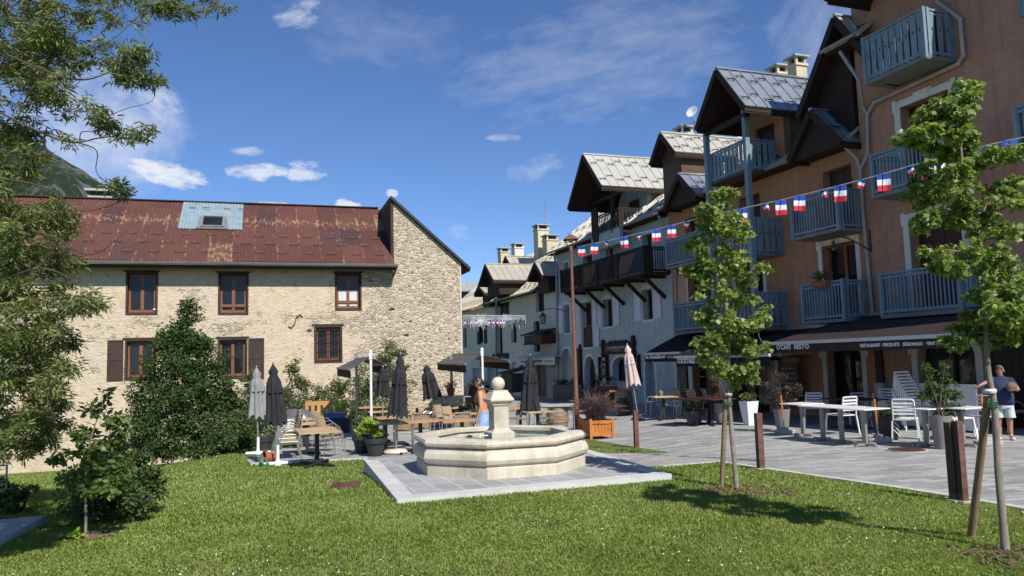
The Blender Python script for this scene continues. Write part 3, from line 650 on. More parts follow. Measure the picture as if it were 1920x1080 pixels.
def railing(par, segs, z0, z1, mat, flat=False, post=.09, sp=.115, name='railing', diamonds=False, bw=.035):
    """handrail, foot rail and balusters along (u,v) segments"""
    m = MB()
    for (a, b) in segs:
        a = Vector((a[0], a[1], 0)); b = Vector((b[0], b[1], 0)); L = (b-a).length; d = (b-a)/L
        m.bar(a+Vector((0, 0, z1)), b+Vector((0, 0, z1)), .07, .05); m.bar(a+Vector((0, 0, z1-.10)), b+Vector((0, 0, z1-.10)), .03, .06); m.bar(a+Vector((0, 0, z0+.06)), b+Vector((0, 0, z0+.06)), .04, .07)
        k = max(2, int(L/(sp if not flat else .215)))
        for i in range(k):
            p = a.lerp(b, (i+.5)/k)
            if not flat: m.bar(p+Vector((0, 0, z0+.02)), p+Vector((0, 0, z1-.03)), bw, bw, up=d)
            else:
                hw = .155; dn = .05 if flat == 2 else .0
                m.bar(p+Vector((0, 0, z0-dn)), p+Vector((0, 0, z1-.03)), hw, .022, up=Vector((-d.y, d.x, 0))) if False else m.box(p+Vector((0, 0, (z0-dn+z1-.03)/2)), (hw, .022, z1-.03-z0+dn), rz=math.atan2(d.y, d.x))
        for q in (a, b): m.box(q+Vector((0, 0, (z0+z1)/2-.02)), (post, post, z1-z0+.14))
    o = m.build(name, mat, par)
    if diamonds:
        for (a, b) in segs:
            a = Vector((a[0], a[1], 0)); b = Vector((b[0], b[1], 0)); L = (b-a).length; d = (b-a)/L; n = Vector((-d.y, d.x, 0)); k = max(2, int(L/.215))
            for i in range(k):
                g = MB(); p = a.lerp(b, (i+.5)/k)+Vector((0, 0, z0+(z1-z0)*.58)); h = .035
                P = [p-d*h*.8, p-Vector((0, 0, h*1.4)), p+d*h*.8, p+Vector((0, 0, h*1.4))]
                g.ext([q-n*.014 for q in P], n*.028); g.build('diamond_cutout', M['black'], o)
    return o
M['floorb'] = wood('grey_balcony_boards', (.16, .16, .15), (.26, .255, .24))
def balcony(par, u0, u1, z, mat, dep=1.0, h=1.08, flat=False, sides=True, slabmat=None, name='balcony', post=.09, diamonds=False, v0=0., top=None, brackets=False):
    m = MB(); m.bb(u0, u1, v0-dep, v0-.004, z-.1, z); 
    o = m.build(name, slabmat or M['floorb'], par)
    segs = [((u0+.03, v0-dep+.03), (u1-.03, v0-dep+.03))]
    if sides: segs += [((u0+.03, v0-.03), (u0+.03, v0-dep+.16)), ((u1-.03, v0-dep+.16), (u1-.03, v0-.03))]
    railing(o, segs, z+.02, z+h, mat, flat=flat, post=post, diamonds=diamonds)
    return o
def dormer(par, u0, u1, ze, ua, za, vf, vb, wmat, rmat, wu0=None, wu1=None, wv=None, wz0=None, front=None, sp=.45, guards=2, wallfront=True, vboard=None, fr_holes=(), side_mat=None):
    """gabled dormer: eave at (u0,ze) and (u1,ze), ridge (ua,za), from vf (front) to vb"""
    wu0 = u0+.25 if wu0 is None else wu0; wu1 = u1-.25 if wu1 is None else wu1; wv = vf+.35 if wv is None else wv; wz0 = ze-1.2 if wz0 is None else wz0
    ze0, ze1 = (ze if isinstance(ze, (tuple, list)) else (ze, ze))
    d = MB(); sz = lambda u: (ze0+(za-ze0)*(u-u0)/(ua-u0) if u < ua else ze1+(za-ze1)*(u1-u)/(u1-ua))-.2
    if wallfront and not fr_holes:
        d.ext([(wu0, wv, wz0), (wu1, wv, wz0), (wu1, wv, sz(wu1)), (ua, wv, za-.22), (wu0, wv, sz(wu0))], (0, vb-wv, 0))
    else:
        zz = min(sz(wu0), sz(wu1))
        wall(d, wu0, wu1, wz0, zz, list(fr_holes), wv, .18)
        d.add([(wu0, wv, zz), (wu1, wv, zz), (wu1, wv, sz(wu1)), (ua, wv, za-.22), (wu0, wv, sz(wu0))], [(0, 1, 2, 3, 4)])
        d.add([(wu0, wv, wz0), (wu0, vb, wz0), (wu0, vb, sz(wu0)), (wu0, wv, sz(wu0))], [(0, 1, 2, 3)]); d.add([(wu1, wv, wz0), (wu1, vb, wz0), (wu1, vb, sz(wu1)), (wu1, wv, sz(wu1))], [(3, 2, 1, 0)])
    do = d.build('dormer', wmat, par)
    roof_plane(do, (u0, vf, ze0), (u0, vb, ze0), (ua, vb, za), (ua, vf, za), rmat, sp, guards)
    roof_plane(do, (u1, vf, ze1), (u1, vb, ze1), (ua, vb, za), (ua, vf, za), rmat, sp, guards)
    m = MB()
    for (uu, zz) in ((u0, ze0), (u1, ze1)): q = [Vector((uu, vf+.01, zz-.17)), Vector((uu, vb-.01, zz-.17)), Vector((ua, vb-.01, za-.19)), Vector((ua, vf+.01, za-.19))]; m.ext(q, (0, 0, -.012))
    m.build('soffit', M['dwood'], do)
    m = MB(); m.bar((ua, vf-.02, za+.02), (ua, vb, za+.02), .14, .05); m.build('ridge_cap', rmat, do)
    vm = vboard or M['dwood']
    m = MB(); m.bar((u0, vf-.03, ze0-.1), (ua, vf-.03, za-.1), .05, .2); m.bar((u1, vf-.03, ze1-.1), (ua, vf-.03, za-.1), .05, .2)
    m.bb(u0+.02, u0+.08, vf, vb, ze0-.2, ze0-.075); m.bb(u1-.08, u1-.02, vf, vb, ze1-.24, ze1-.075); m.build('bargeboard', vm, do)
    return do
def chimney(par, u, v, z0, z1, w_=.5, d_=.5, mat=None, name='chimney'):
    m = MB(); m.bb(u-w_/2, u+w_/2, v-d_/2, v+d_/2, z0, z1-.35); m.bb(u-w_/2-.05, u+w_/2+.05, v-d_/2-.05, v+d_/2+.05, z1-.45, z1-.35)
    for a in (-1, 1):
        for b in (-1, 1): m.bb(u+a*(w_/2-.06)-.05, u+a*(w_/2-.06)+.05, v+b*(d_/2-.06)-.05, v+b*(d_/2-.06)+.05, z1-.352, z1-.09)
    o = m.build(name, mat or M['chim'], par); c = MB(); c.bb(u-w_/2-.1, u+w_/2+.1, v-d_/2-.1, v+d_/2+.1, z1-.088, z1-.02); c.build('cap', M['concrete'], o)
    f = MB(); f.bb(u-w_/2+.12, u+w_/2-.12, v-d_/2+.12, v+d_/2-.12, z1-.35, z1-.12); f.build('flue', M['black'], o); return o
# ================================================================== right row of houses
GB = -1.2
def HH(pxl, pxr, pyt, pyb, v=0):
    ym = (pyt+pyb)/2; return (FR(pxl, ym, v)[0], FR(pxr, ym, v)[0], FR(pxl, pyb, v)[1], FR(pxl, pyt, v)[1])
def zat(u, v=0): p = FR.w(u, v, 0); return gz(p.x, p.y)
UC, UB, UL = -4.0, -14.68, -26.85
def body(mb, u0, u1, z1, v1=9.5):   # sides and back behind a pierced front
    mb.add([(u0, 0, GB), (u0, v1, GB), (u0, v1, z1), (u0, 0, z1)], [(3, 2, 1, 0)]); mb.add([(u1, 0, GB), (u1, v1, GB), (u1, v1, z1), (u1, 0, z1)], [(0, 1, 2, 3)])
    mb.add([(u0, v1, GB), (u1, v1, GB), (u1, v1, z1), (u0, v1, z1)], [(0, 1, 2, 3)]); mb.add([(u0, 0, z1), (u1, 0, z1), (u1, v1, z1), (u0, v1, z1)], [(0, 1, 2, 3)])
SL_ = .76
def main_roof(par, u0, u1, ze, mat, ridge=5., v0=-.5, guards=5, sp=.45, back=True, zoff=0):
    zr = ze+(ridge-v0)*SL_
    roof_plane(par, (u0, v0, ze), (u1, v0, ze), (u1, ridge, zr), (u0, ridge, zr), mat, sp, guards)
    if back: roof_plane(par, (u0, 2*ridge-v0, ze), (u1, 2*ridge-v0, ze), (u1, ridge, zr), (u0, ridge, zr), mat, sp, 0, name='back_roof')
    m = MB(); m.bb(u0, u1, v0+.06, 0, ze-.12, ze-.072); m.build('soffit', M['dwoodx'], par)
    for u in (u0, u1):     # gable end walls under the roof
        m = MB(); uu = u+.12 if u == u0 else u-.12; m.ext([(uu, 0.02, ze-.3), (uu, 2*ridge-.02, ze-.3), (uu, 2*ridge-.02, ze+.30), (uu, ridge, zr-.1), (uu, 0.02, ze+.28)], (.1 if u == u0 else -.1, 0, 0)); m.build('gable_wall', M['white_wall'] if u < -20 else M['ochre'], par)
# ---------------- house C (nearest, rose orange)
hc = fempty(FR, 'corner_house', UC, 0, 0, 'tall rose-orange rendered house at the right edge, with three stacked blue wooden balconies', 'house')
cw = [(-2.52, -.92, 2.62, 5.16), (-2.52, -.98, 5.9, 8.32), (-2.35, -1.15, 9.02, 11.2),
      (FR(1722, 700)[0], FR(1832, 700)[0], -.25, 2.05, .55), (-.72, .62, -.35, 2.0), (1.6, 2.8, 9.6, 11.4), (1.8, 3.2, 5.9, 8.2), (1.8, 3.2, 2.62, 5.1), (2.0, 4.6, -.3, 2.1)]
mb = MB(); wall(mb, UC, 9, GB, 13.2, cw, 0, .34); body(mb, UC, 9, 13.2); mb.build('wall', M['rose'], hc, ang=25)
for h in cw[:2]+cw[6:8]:
    m = MB(); frame_ring(m, h[0], h[1], h[2], h[3], .19, -.025, -.001, bottom=False); m.bb(h[0]-.24, h[0]-.1, -.032, -.0255, h[3]-.12, h[3]+.24); m.bb(h[1]+.1, h[1]+.24, -.032, -.0255, h[3]-.12, h[3]+.24)
    m.bb((h[0]+h[1])/2-.3, (h[0]+h[1])/2+.3, -.035, -.0255, h[3]+.192, h[3]+.26); m.build('window_surround', M['trim'], hc)
m = MB(); h = cw[3]; frame_ring(m, h[0], h[1], h[2], h[3], .17, -.03, -.001, bottom=False, ar=.55); m.bb(h[0]-.26, h[0]-.12, -.035, -.031, h[3]-.5, h[3]+.17); m.build('window_surround', M['trim'], hc)
for h in cw[:2]+cw[6:8]: door(hc, h[0], h[1], h[2], h[3], 0, M['doorw'], dep=.32, name='balcony_door', planks=2)
door(hc, *cw[2], 0, M['doorw'], dep=.3, name='balcony_door'); window(hc, *cw[5], 0, M['brownwin'], M['glass'])
window(hc, *cw[3][:4], 0, M['shutold'], M['glass_g'], ar=.55, dep=.30, name='shop_window', fw=.05)
m = MB(); h = cw[3]
for i in range(26):   # crumpled clear film in the shop window
    u = h[0]+.62+(h[1]-h[0]-.7)*random.random(); z = h[2]+.3+random.random()*1.7; L = .1+random.random()*.5; a = random.uniform(-.5, .5); m.bar((u, .27, z), (u+L*math.sin(a), .27, min(z+L, 1.95)), .008+.01*random.random(), .006)
m.build('clear_film', M['metal'], hc)
door(hc, *cw[4], 0, M['black'], dep=.15, name='cafe_door', planks=6, handle=False); door(hc, *cw[8], 0, M['black'], dep=.2, name='cafe_door')
shutter(hc, FR(1913, 15)[0], FR(1913, 15)[0]+.6, FR(1916, 32)[1], 11.6, -.01, M['blue'])
balcony(hc, -2.70, -.28, 2.62, M['blue'], dep=1.0); balcony(hc, -2.72, -.45, 5.86, M['blue'], dep=1.0)
balcony(hc, -2.70, -.70, 9.02, M['blue'], dep=1.0, flat=True, h=1.2, diamonds=True); balcony(hc, 1.4, 3.6, 5.86, M['blue'], dep=1.0)
roof_plane(hc, (UC-.6, -.6, 10.68), (-3.2, -.6, 10.68), (-3.2, 4.8, 14.8), (UC-.6, 4.8, 14.8), M['seam'], .45, 5)
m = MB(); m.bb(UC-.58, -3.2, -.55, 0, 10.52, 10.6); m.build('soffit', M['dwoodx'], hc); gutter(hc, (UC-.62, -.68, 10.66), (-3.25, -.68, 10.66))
m = MB(); m.ext([(UC+.02, .02, 10.5), (UC+.02, 9.4, 10.5), (UC+.02, 9.4, 11.2), (UC+.02, 4.8, 14.6), (UC+.02, .02, 11.0)], (.2, 0, 0)); m.build('gable_wall', M['rose'], hc)
dormer(hc, -3.35, 0.0, 11.65, -1.7, 13.6, -1.5, 5, M['rose'], M['seam'], wz0=10.5, wv=-.01)
pz = lambda px, py, v=-.09: (FR(px, py, v)[0], v, FR(px, py, v)[1])
pipe(hc, [pz(1575, 97, -.62), pz(1612, 152, -.62), pz(1618, 200, -.12), pz(1626, 214, -.1), pz(1627, 290, -.1), pz(1613, 318, -.1), pz(1618, 400, -.1), pz(1637, 598, -.1)])
pipe(hc, [pz(1757, -25, -.1), pz(1757, 3, -.1), pz(1800, 36, -.1), pz(1806, 105, -.1), pz(1796, 120, -.1), pz(1640, 192, -.1), pz(1626, 214, -.1)])
m = MB(); m.bb(-3.95, -3.72, -.10, -.01, zat(-3.9), 2.0); m.build('brown_pilaster', M['doorw'], hc)
# ---------------- house B (ochre orange)
hb = fempty(FR, 'ochre_house', UC, 0, 0, 'ochre-orange house with blue balconies and posts, adjoining the pale blue house', 'house')
hbw = [(*HH(1542, 1606, 452, 520)[:2], 2.62, 4.95), (FR(1541, 320)[0], FR(1596, 320)[0], 5.22, 7.25),
       (FR(1378, 500)[0], FR(1430, 500)[0], 2.62, 4.9), (FR(1290, 530)[0], FR(1342, 530)[0], 2.62, 4.9), (FR(1385, 370)[0], FR(1424, 370)[0], 5.22, 7.3), (FR(1284, 410)[0], FR(1305, 410)[0], 5.22, 7.2),
       (FR(1553, 720)[0], FR(1619, 720)[0], -.3, 2.0, .5), (FR(1276, 720)[0], FR(1293, 720)[0], -.45, 1.75), (FR(1301, 720)[0], FR(1350, 720)[0], -.45, 1.85), (FR(1372, 720)[0], FR(1440, 720)[0], -.4, 1.9)]
mb = MB(); wall(mb, UB, UC, GB, 7.75, hbw, .004, .30); body(mb, UB, UC-.01, 7.75); mb.build('wall', M['ochre'], hb, ang=25)
for i in (0, 2, 3): m = MB(); h = hbw[i]; frame_ring(m, h[0], h[1], h[2], h[3], .16, -.022, .003, bottom=False); m.bb(h[0]-.22, h[0]-.08, -.03, -.0225, h[3]-.1, h[3]+.2); m.build('window_surround', M['trim'], hb)
m = MB(); h = hbw[6]; frame_ring(m, h[0], h[1], h[2], h[3], .17, -.026, .003, bottom=False, ar=.5); m.bb(h[0]-.28, h[0]-.12, -.03, -.0265, h[3]-.5, h[3]+.17); m.bb(h[1]+.12, h[1]+.28, -.03, -.0265, h[3]-.5, h[3]+.17)
m.build('window_surround', M['trim'], hb)
for a, b in ((1293.5, 1300.5), (1268, 1275.5), (1350.5, 1371.5), (1462, 1470)): m = MB(); m.bb(FR(a, 720)[0], FR(b, 720)[0], -.05, .003, -.6, 1.95); m.build('pilaster', M['trim'], hb)
for i in (1, 4, 5): door(hb, *hbw[i], 0.004, M['doorw'], dep=.28, name='balcony_door', planks=2)
for i in (0, 2, 3): window(hb, *hbw[i], 0.004, M['brownwin'], M['glass'], dep=.26, name='balcony_window', fw=.08)
window(hb, *hbw[6][:4], 0.004, M['shutold'], M['glass'], ar=.5, dep=.27, name='shop_window', fw=.05)
door(hb, *hbw[7], .004, M['black'], dep=.1, name='menu_board'); door(hb, *hbw[8], .004, M['glass'], dep=.28, name='cafe_door'); window(hb, *hbw[9], .004, M['shutold'], M['glass'], dep=.28, name='shop_window')
m = MB()
a, b = FR(1266, 530)[0], FR(1287, 530)[0]; m.bb(a, b, -.03, .003, 2.7, 4.95); m.build('peach_shutter', M['peach'], hb)
main_roof(hb, UB-.1, UC-.05, 7.84, M['seam'], guards=5); [gutter(hb, (a_, -.58, 7.82), (b_, -.58, 7.82)) for a_, b_ in ((UB-.1, -13.7), (-11.45, -10.05), (-7.55, -6.25))]
balcony(hb, -5.75, -4.02, 2.62, M['blue'], dep=1.0); balcony(hb, -5.98, -4.02, 5.22, M['blue'], dep=1.0, h=1.15)
balcony(hb, -13.05, -10.3, 2.62, M['blue'], dep=1.0); balcony(hb, -13.42, -10.3, 5.22, M['blue'], dep=1.0)
balcony(hb, -10.25, -7.6, 2.55, M['blue'], dep=1.15, flat=True, diamonds=True, h=1.12); balcony(hb, -10.25, -7.6, 5.0, M['blue'], dep=1.15, flat=True, diamonds=True, h=1.14)
bd = dormer(hb, -9.72, -6.94, (9.78, 9.70), -8.34, 11.45, -1.75, 4.2, M['ochre'], M['seam_b'], wu0=-9.4, wu1=-7.2, wv=.15, wz0=7.6, guards=2, fr_holes=[(-8.9, -7.9, 7.86, 9.6)])
m = MB(); m.bb(-8.89, -7.91, .3, .34, 7.86, 9.59); m.build('dormer_door', M['black'], bd)
m = MB(); m.bb(-7.16, -7.02, .16, 4, 7.9, 9.55); m.bb(-7.3, -7.02, .05, .149, 8.0, 9.55); m.build('dormer_cladding', M['bwood'], bd)
m = MB(); P = [FR(1447, 212)[1]]; m.ext([(-7.015, .85, 8.75), (-7.015, 1.05, 9.45), (-7.015, 1.85, 9.45)], (.02, 0, 0)); m.build('triangular_pane', M['glass_g'], bd)
m = MB(); m.bar((-7.0, .82, 8.7), (-7.0, 1.02, 9.5), .05, .06); m.bar((-7.0, 1.02, 9.5), (-7.0, 1.95, 9.5), .05, .06); m.bar((-7.0, 1.95, 9.5), (-7.0, .82, 8.7), .05, .06); m.build('pane_frame', M['bwood'], bd)
o = balcony(hb, -9.98, -7.75, 7.84, M['blue'], dep=1.15, flat=2, diamonds=True, h=1.02, slabmat=M['bwood'])
m = MB(); m.bb(-9.98, -7.75, -1.12, .1, 7.735, 7.738)
m.build('floor_underside', M['bwood'], o)
for u in (-9.92, -7.66): m = MB(); m.bb(u-.085, u+.085, -1.30, -1.13, 2.4, 9.9); m.build('post', M['blue'], hb, bevel=.01)
m = MB(); m.bb(-9.9, -7.55, -1.3, -1.15, 9.55, 9.7); m.build('tie_beam', M['dwoodx'], hb)
def small_gable(par, u0, u1, ua, za, ze, v=-.75, vb=2.2, mat=None):
    return dormer(par, u0, u1, ze, ua, za, v, vb, M['dwood'], mat or M['seam_b'], wu0=u0+.12, wu1=u1-.12, wv=v+.12, wz0=ze-.12, guards=1, sp=.4)
small_gable(hb, -6.22, -3.95, -5.12, 9.05, 7.80); small_gable(hb, -13.75, -11.4, -12.58, 8.85, 7.74)
dormer(hb, -5.9, -2.4, 9.15, -4.1, 11.6, -.55, 4.5, M['dwood'], M['seam'], wu0=-5.5, wu1=-4.06, wv=-.1, wz0=8.1, guards=0)
dormer(hb, -15.05, -13.1, 9.92, -14.1, 10.98, -.55, 4.0, M['bwood'], M['seam'], wu0=-14.8, wu1=-13.35, wv=-.1, wz0=7.9, guards=2)
def chim_px(par, px, pyt, v, w_=.5, h=2.2, **kw): u, z = FR(px, pyt, v); return chimney(par, u, v, z-h, z, w_, w_, **kw)
chim_px(hb, 1493, 107, 4.0, .52); chim_px(hb, 1459, 125, 4.6, .6, 1.6); c_ = chim_px(hb, 1282, 238, 3.5, .62, 1.7)
pipe(hb, [pz(1235, 405, -.6), pz(1252, 437, -.08), pz(1266, 470, -.08), pz(1271, 745, -.08)], mat=M['pipeg'])
pipe(hb, [pz(1577, 268, -.6), pz(1608, 300, -.1), pz(1612, 318, -.1)], .045)
# satellite dish and mast on the roof
u, z = FR(1302, 240, 3.5); t = fempty(FR, 'satellite_dish', u, 3.5, z-.1, 'white satellite dish on a thin mast above the roof ridge', 'satellite dish')
m = MB(); m.tube([(u, 3.5, z-.6), (u, 3.5, z+.85)], .025); m.tube([(u+.12, 3.5, z-.4), (u+.12, 3.5, z+.5)], .015); m.bar((u-.35, 3.5, z+.35), (u+.2, 3.5, z+.28), .02)
for k in range(6): m.bar((u-.33+k*.09, 3.42, z+.36-k*.01), (u-.33+k*.09, 3.6, z+.36-k*.01), .012)
m.build('mast', M['metal'], t)
m = MB(); MM = Euler((R(70), 0, R(25))).to_matrix(); m.lathe([(.001, -.07), (.16, -.055), (.29, .0), (.30, .01), (.285, .01), (.15, -.045), (.001, -.058)], 24, (u, 3.4, z+.8), M=MM, cap=False); m.build('dish', M['whitepaint'], t)
# ---------------- awnings, wall lamps and boards on the right
def awning(name, u0, u1, v, zb, zt, mat, label, hv=.22, vmat=None, wallu=None):
    t = fempty(FR, name, u0, 0, zt, label, 'awning')
    a, b = (u0, u1) if wallu is None else wallu
    m = MB(); m.ext([(u0, v, zb), (u1, v, zb), (b, -.02, zt), (a, -.02, zt)], (0, 0, .02)); m.build('canopy', mat, t)
    m = MB(); m.bb(u0-.02, u1+.02, v-.06, v+.02, zb-.055, zb+.03); m.build('front_bar', M['awnbar'], t)
    m = MB(); m.bb(u0, u1, v-.02, v-.01, zb-.055-hv, zb-.056); m.build('valance', vmat or mat, t)
    m = MB(); m.bb(a, b, -.14, -.012, zt-.05, zt+.1)
    for u in (u0+.3, u1-.3): m.bar((u, v+.03, zb-.03), (u+.05, v/2, zb+.02), .05); m.bar((u+.05, v/2, zb+.02), (u, -.1, zt-.05), .05)
    m.build('arm', M['metal'], t); return t
ws = (math.pi/2, 0, 0)
va = -3.0
aw = awning('cafe_awning', -4.76, 1.32, va, 1.97, 2.68, M['fab_brown'], 'long dark brown café awning at the right, pale front bar, lettered O\'CAFÉ REST\'O', .22)
def vtext(t, px, py, v, size, s, mat=None, **kw):
    u, z = FR(px, py, v); return text_mesh(s, size, 'lettering', mat or M['white_txt'], t, (u, v, z), ws, **kw)
def fit_text(t, px0, px1, py, pyh, v, s, mat=None, **kw):   # lettering between two points of the valance
    u0, z0 = FR(px0, py, v); u1, _ = FR(px1, py, v); _, z1 = FR(px0, pyh, v); sz = (z1-z0)/.70
    o = text_mesh(s, sz, 'lettering', mat or M['white_txt'], t, (u0, v, z0), ws, **kw); w_ = max(q[0] for q in o.bound_box); o.scale[0] = (u1-u0)/w_; return o
vv = va-.026
fit_text(aw, 1456, 1483, 655.5, 647, vv, "O'CAFÉ", bold=.004); fit_text(aw, 1489, 1517, 654.5, 646, vv, "REST'O", bold=.004)
fit_text(aw, 1613, 1687, 651, 645, vv, "RESTAURANT - PRODUITS", bold=.003); fit_text(aw, 1693, 1731, 648.5, 642.5, vv, "RÉGIONAUX", bold=.003); fit_text(aw, 1734, 1758, 647, 641, vv, "· VINS ·", bold=.003); fit_text(aw, 1760, 1803, 646, 640, vv, "SPÉCIALITÉS", bold=.003); fit_text(aw, 1811, 1832, 644.5, 638.5, vv, "B.I.O", bold=.003)
aw2 = awning('cafe_awning', -12.78, -10.25, -2.5, 1.80, 2.55, M['fab_navy'], 'navy black awning in front of the pale blue house, lettered le Swallow', .26, wallu=(-14.3, -9.5))
fit_text(aw2, 1210.5, 1216, 672.5, 666, -2.526, 'le', bold=.006); fit_text(aw2, 1217.5, 1248.5, 672.5, 665, -2.526, 'Swallow', bold=.006, shear=.15); fit_text(aw2, 1250.5, 1266, 672, 667, -2.526, '04 92 24 02', M['grey_txt'], bold=.003)
aw3 = awning('cafe_awning', FR(1268, 668, -3.3)[0], FR(1443, 660, -3.3)[0], -3.3, FR(1268, 669, -3.3)[1], 2.45, M['fab_navy'], 'black awning behind the young tree, lettered COCKTAILS', .27, wallu=(-10.6, -5.0))
fit_text(aw3, 1270, 1303.5, 681, 672.5, -3.326, 'COCKTAILS', bold=.008); fit_text(aw3, 1306, 1313, 681, 673.5, -3.326, '& S')
def board(px0, px1, pyt, pyb, v, label, name='chalkboard', lines=7, head=None, mat=None, cat='board', base=True):
    u0, z0 = FR(px0, pyb, v); u1, _ = FR(px1, pyb, v); _, z1 = FR(px0, pyt, v); t = fempty(FR, name, u0, v, z0, label, cat)
    m = MB(); m.bb(u0, u1, v-.04, v, z0, z1); m.build('panel', mat or M['black'], t)
    m = MB(); random.seed(int(px0))
    for k in range(lines):
        z = z1-(z1-z0)*(.24+.7*k/lines); a = u0+.08; 
        while a < u1-.15: L = random.uniform(.06, .2); m.bb(a, min(a+L, u1-.08), v-.044, v-.0405, z, z+.022); a += L+.05
    m.build('chalk_lines', M['grey_txt'], t)
    if head: fit_text(t, px0+2, px1-4, pyt+7+(pyb-pyt)*.03, pyt+3, v-.046, head, M['grey_txt'])
    return t
board(1467, 1502, 669, 762, -.35, 'tall black chalkboard headed COCKTAILS leaning by the café wall', head='COCKTAILS')
board(1449, 1463, 692, 745, -.4, 'pale printed menu sheet on the pillar left of the chalkboard', 'menu_sheet', 6, mat=M['paper'], cat='menu')
board(1278, 1291, 684, 742, -.06, 'narrow black menu board in the doorway beside the pale blue wall', 'menu_board', 8)
def box_on_wall():
    u, z = FR(1655, 745); t = fempty(FR, 'meter_box', u, 0, z, 'small grey meter box on the brown café wall', 'meter box'); m = MB(); m.bb(u-.16, u+.16, -.14, -.01, z, z+.42); m.build('case', M['pipeg'], t, bevel=.01); m = MB(); m.bb(u-.13, u+.13, -.146, -.1405, z+.04, z+.38); m.build('lid', M['metal'], t)
box_on_wall()
def bracket_lamp():
    u, z = FR(1633, 460); t = fempty(FR, 'wall_lamp', u, 0, z, 'rusty brown bracket lamp hanging over the ochre wall beside the downpipe', 'lamp')
    m = MB(); z0 = FR(1633, 472)[1]; zt = FR(1633, 430)[1]; m.bb(u-.03, u+.03, -.03, -.005, z0, zt)
    e = (u-.02, -1.15, z0+.42); m.tube([(u, -.03, z0+.03), (u, -.4, z0+.2), (u, -.85, z0+.38), e, (u-.02, -1.3, z0+.38), (u-.02, -1.33, z0+.25)], .022, 8); m.build('bracket', M['corten'], t)
    m = MB(); c = (u-.02, -1.33, z0); m.lathe([(.02, .27), (.05, .25), (.06, .14), (.23, .07), (.24, .045), (.20, .05), (.05, .12)], 20, c, cap=False); m.tube([(u-.02, -1.33, z0+.28), (u-.02, -1.33, z0+.16)], .03); m.build('shade', M['corten'], t)
    m = MB(); m.sphere((u-.02, -1.33, z0+.06), .055, 12, 8); m.build('bulb', M['glass_lamp'], t)
bracket_lamp()
def lantern(px, py, v, label, sc_=1, arm=True):
    u, z = FR(px, py, v); t = fempty(FR, 'lantern', u, v, z, label, 'lantern'); s = sc_
    m = MB(); m.lathe([(.02, .30*s), (.05*s, .26*s), (.15*s, .17*s), (.16*s, .15*s), (.13*s, .15*s)], 6, (u, v, z), cap=False); m.lathe([(.08*s, -.16*s), (.085*s, -.13*s)], 6, (u, v, z))
    for k in range(6):
        g = math.pi*k/3; m.bar((u+.13*s*math.cos(g), v+.13*s*math.sin(g), z+.15*s), (u+.08*s*math.cos(g), v+.08*s*math.sin(g), z-.14*s), .016)
    if arm: m.tube([(u, v, z+.3*s), (u, v, z+.42*s), (u+.05, v/2, z+.46*s), (u+.1, -.02, z+.36*s)], .02, 6)
    m.build('cage', M['black'], t); m = MB(); m.lathe([(.075*s, -.13*s), (.12*s, .15*s)], 6, (u, v, z)); m.build('lamp_glass', M['glass_lamp'], t); return t
lantern(1018, 600, -1.4, 'black street lantern on a curved arm above the white house front', 1.35)
lantern(978, 688, -.35, 'small black lantern left of the white shop canopy'); lantern(1037, 684, -.35, 'small black lantern right of the white shop canopy')
lantern(1454, 688, -1.6, 'black caged lantern hanging under the café awning corner', 1.3, False); lantern(1431, 684, -1.9, 'black caged lantern hanging behind the young tree', 1.2, False)
# ---------------- blue house
hl = fempty(FR, 'pale_blue_house', UB, 0, 0, 'pale blue rendered house with a long dark timber balcony and a big gabled dormer', 'house')
lw = [(*HH(1206, 1225, 560, 617)[:2], 3.32, 4.66), (*HH(1131, 1149, 570, 620)[:2], 3.2, 4.55), (*HH(1091, 1111, 567, 643)[:2], 2.25, 4.60), (*HH(1057, 1068, 565, 618)[:2], 3.1, 4.65)]
lu = [(*HH(1204, 1222, 420, 462)[:2], 5.3, 7.1), (*HH(1136, 1150, 455, 480)[:2], 5.3, 7.0), (*HH(1092, 1111, 468, 490)[:2], 5.3, 7.0), (*HH(1056, 1066, 480, 505)[:2], 5.3, 7.0)]
la = [(FR(1210.5, 715)[0], FR(1229, 715)[0], -.55, 1.55, .45), (FR(1149, 700)[0], FR(1183, 700)[0], .55, 1.7, .5), (FR(1096, 700)[0], FR(1117, 700)[0], -.6, 1.78, .75), (FR(1052, 690)[0], FR(1074, 690)[0], -.6, 2.25, .85)]
mb = MB(); wall(mb, UL, UB-.01, GB, 7.65, lw+lu+la, 0, .34); body(mb, UL, UB-.01, 7.65); mb.build('wall', M['blue_wall'], hl, ang=25)
for h in lw: m = MB(); frame_ring(m, h[0], h[1], h[2], h[3], .10, -.02, -.001); m.bb((h[0]+h[1])/2-.4, (h[0]+h[1])/2+.4, -.022, -.0205, h[3]+.1, h[3]+.22); m.build('window_surround', M['trim'], hl)
for h in lu: m = MB(); frame_ring(m, h[0], h[1], h[2], h[3], .10, -.02, -.001, bottom=False); m.build('door_surround', M['trim'], hl)
for h in la: m = MB(); frame_ring(m, h[0], h[1], h[2], h[3], .16, -.02, -.001, bottom=False, ar=h[4]); m.build('arch_surround', M['trim'], hl)
for i, h in enumerate(lw):
    window(hl, *h, 0, M['brownwin'], M['glass'], dep=.28, low=(1.05 if i == 2 else None))
    w_ = .62 if i != 3 else .5
    if i != 1: shutter(hl, h[0]-.12-w_, h[0]-.12, h[2]+.0, h[3]+.05, -.02, M['shut'])
    else: shutter(hl, h[0]-.12-w_, h[0]-.12, h[2], h[3]+.05, -.02, M['shut'])
    shutter(hl, h[1]+.12, h[1]+.12+w_, h[2]+.0, h[3]+.05, -.02, M['shut'])
h = lw[2]; m = MB(); m.bb(h[0]+.02, h[1]-.02, .1, .14, h[2], h[2]+1.0)
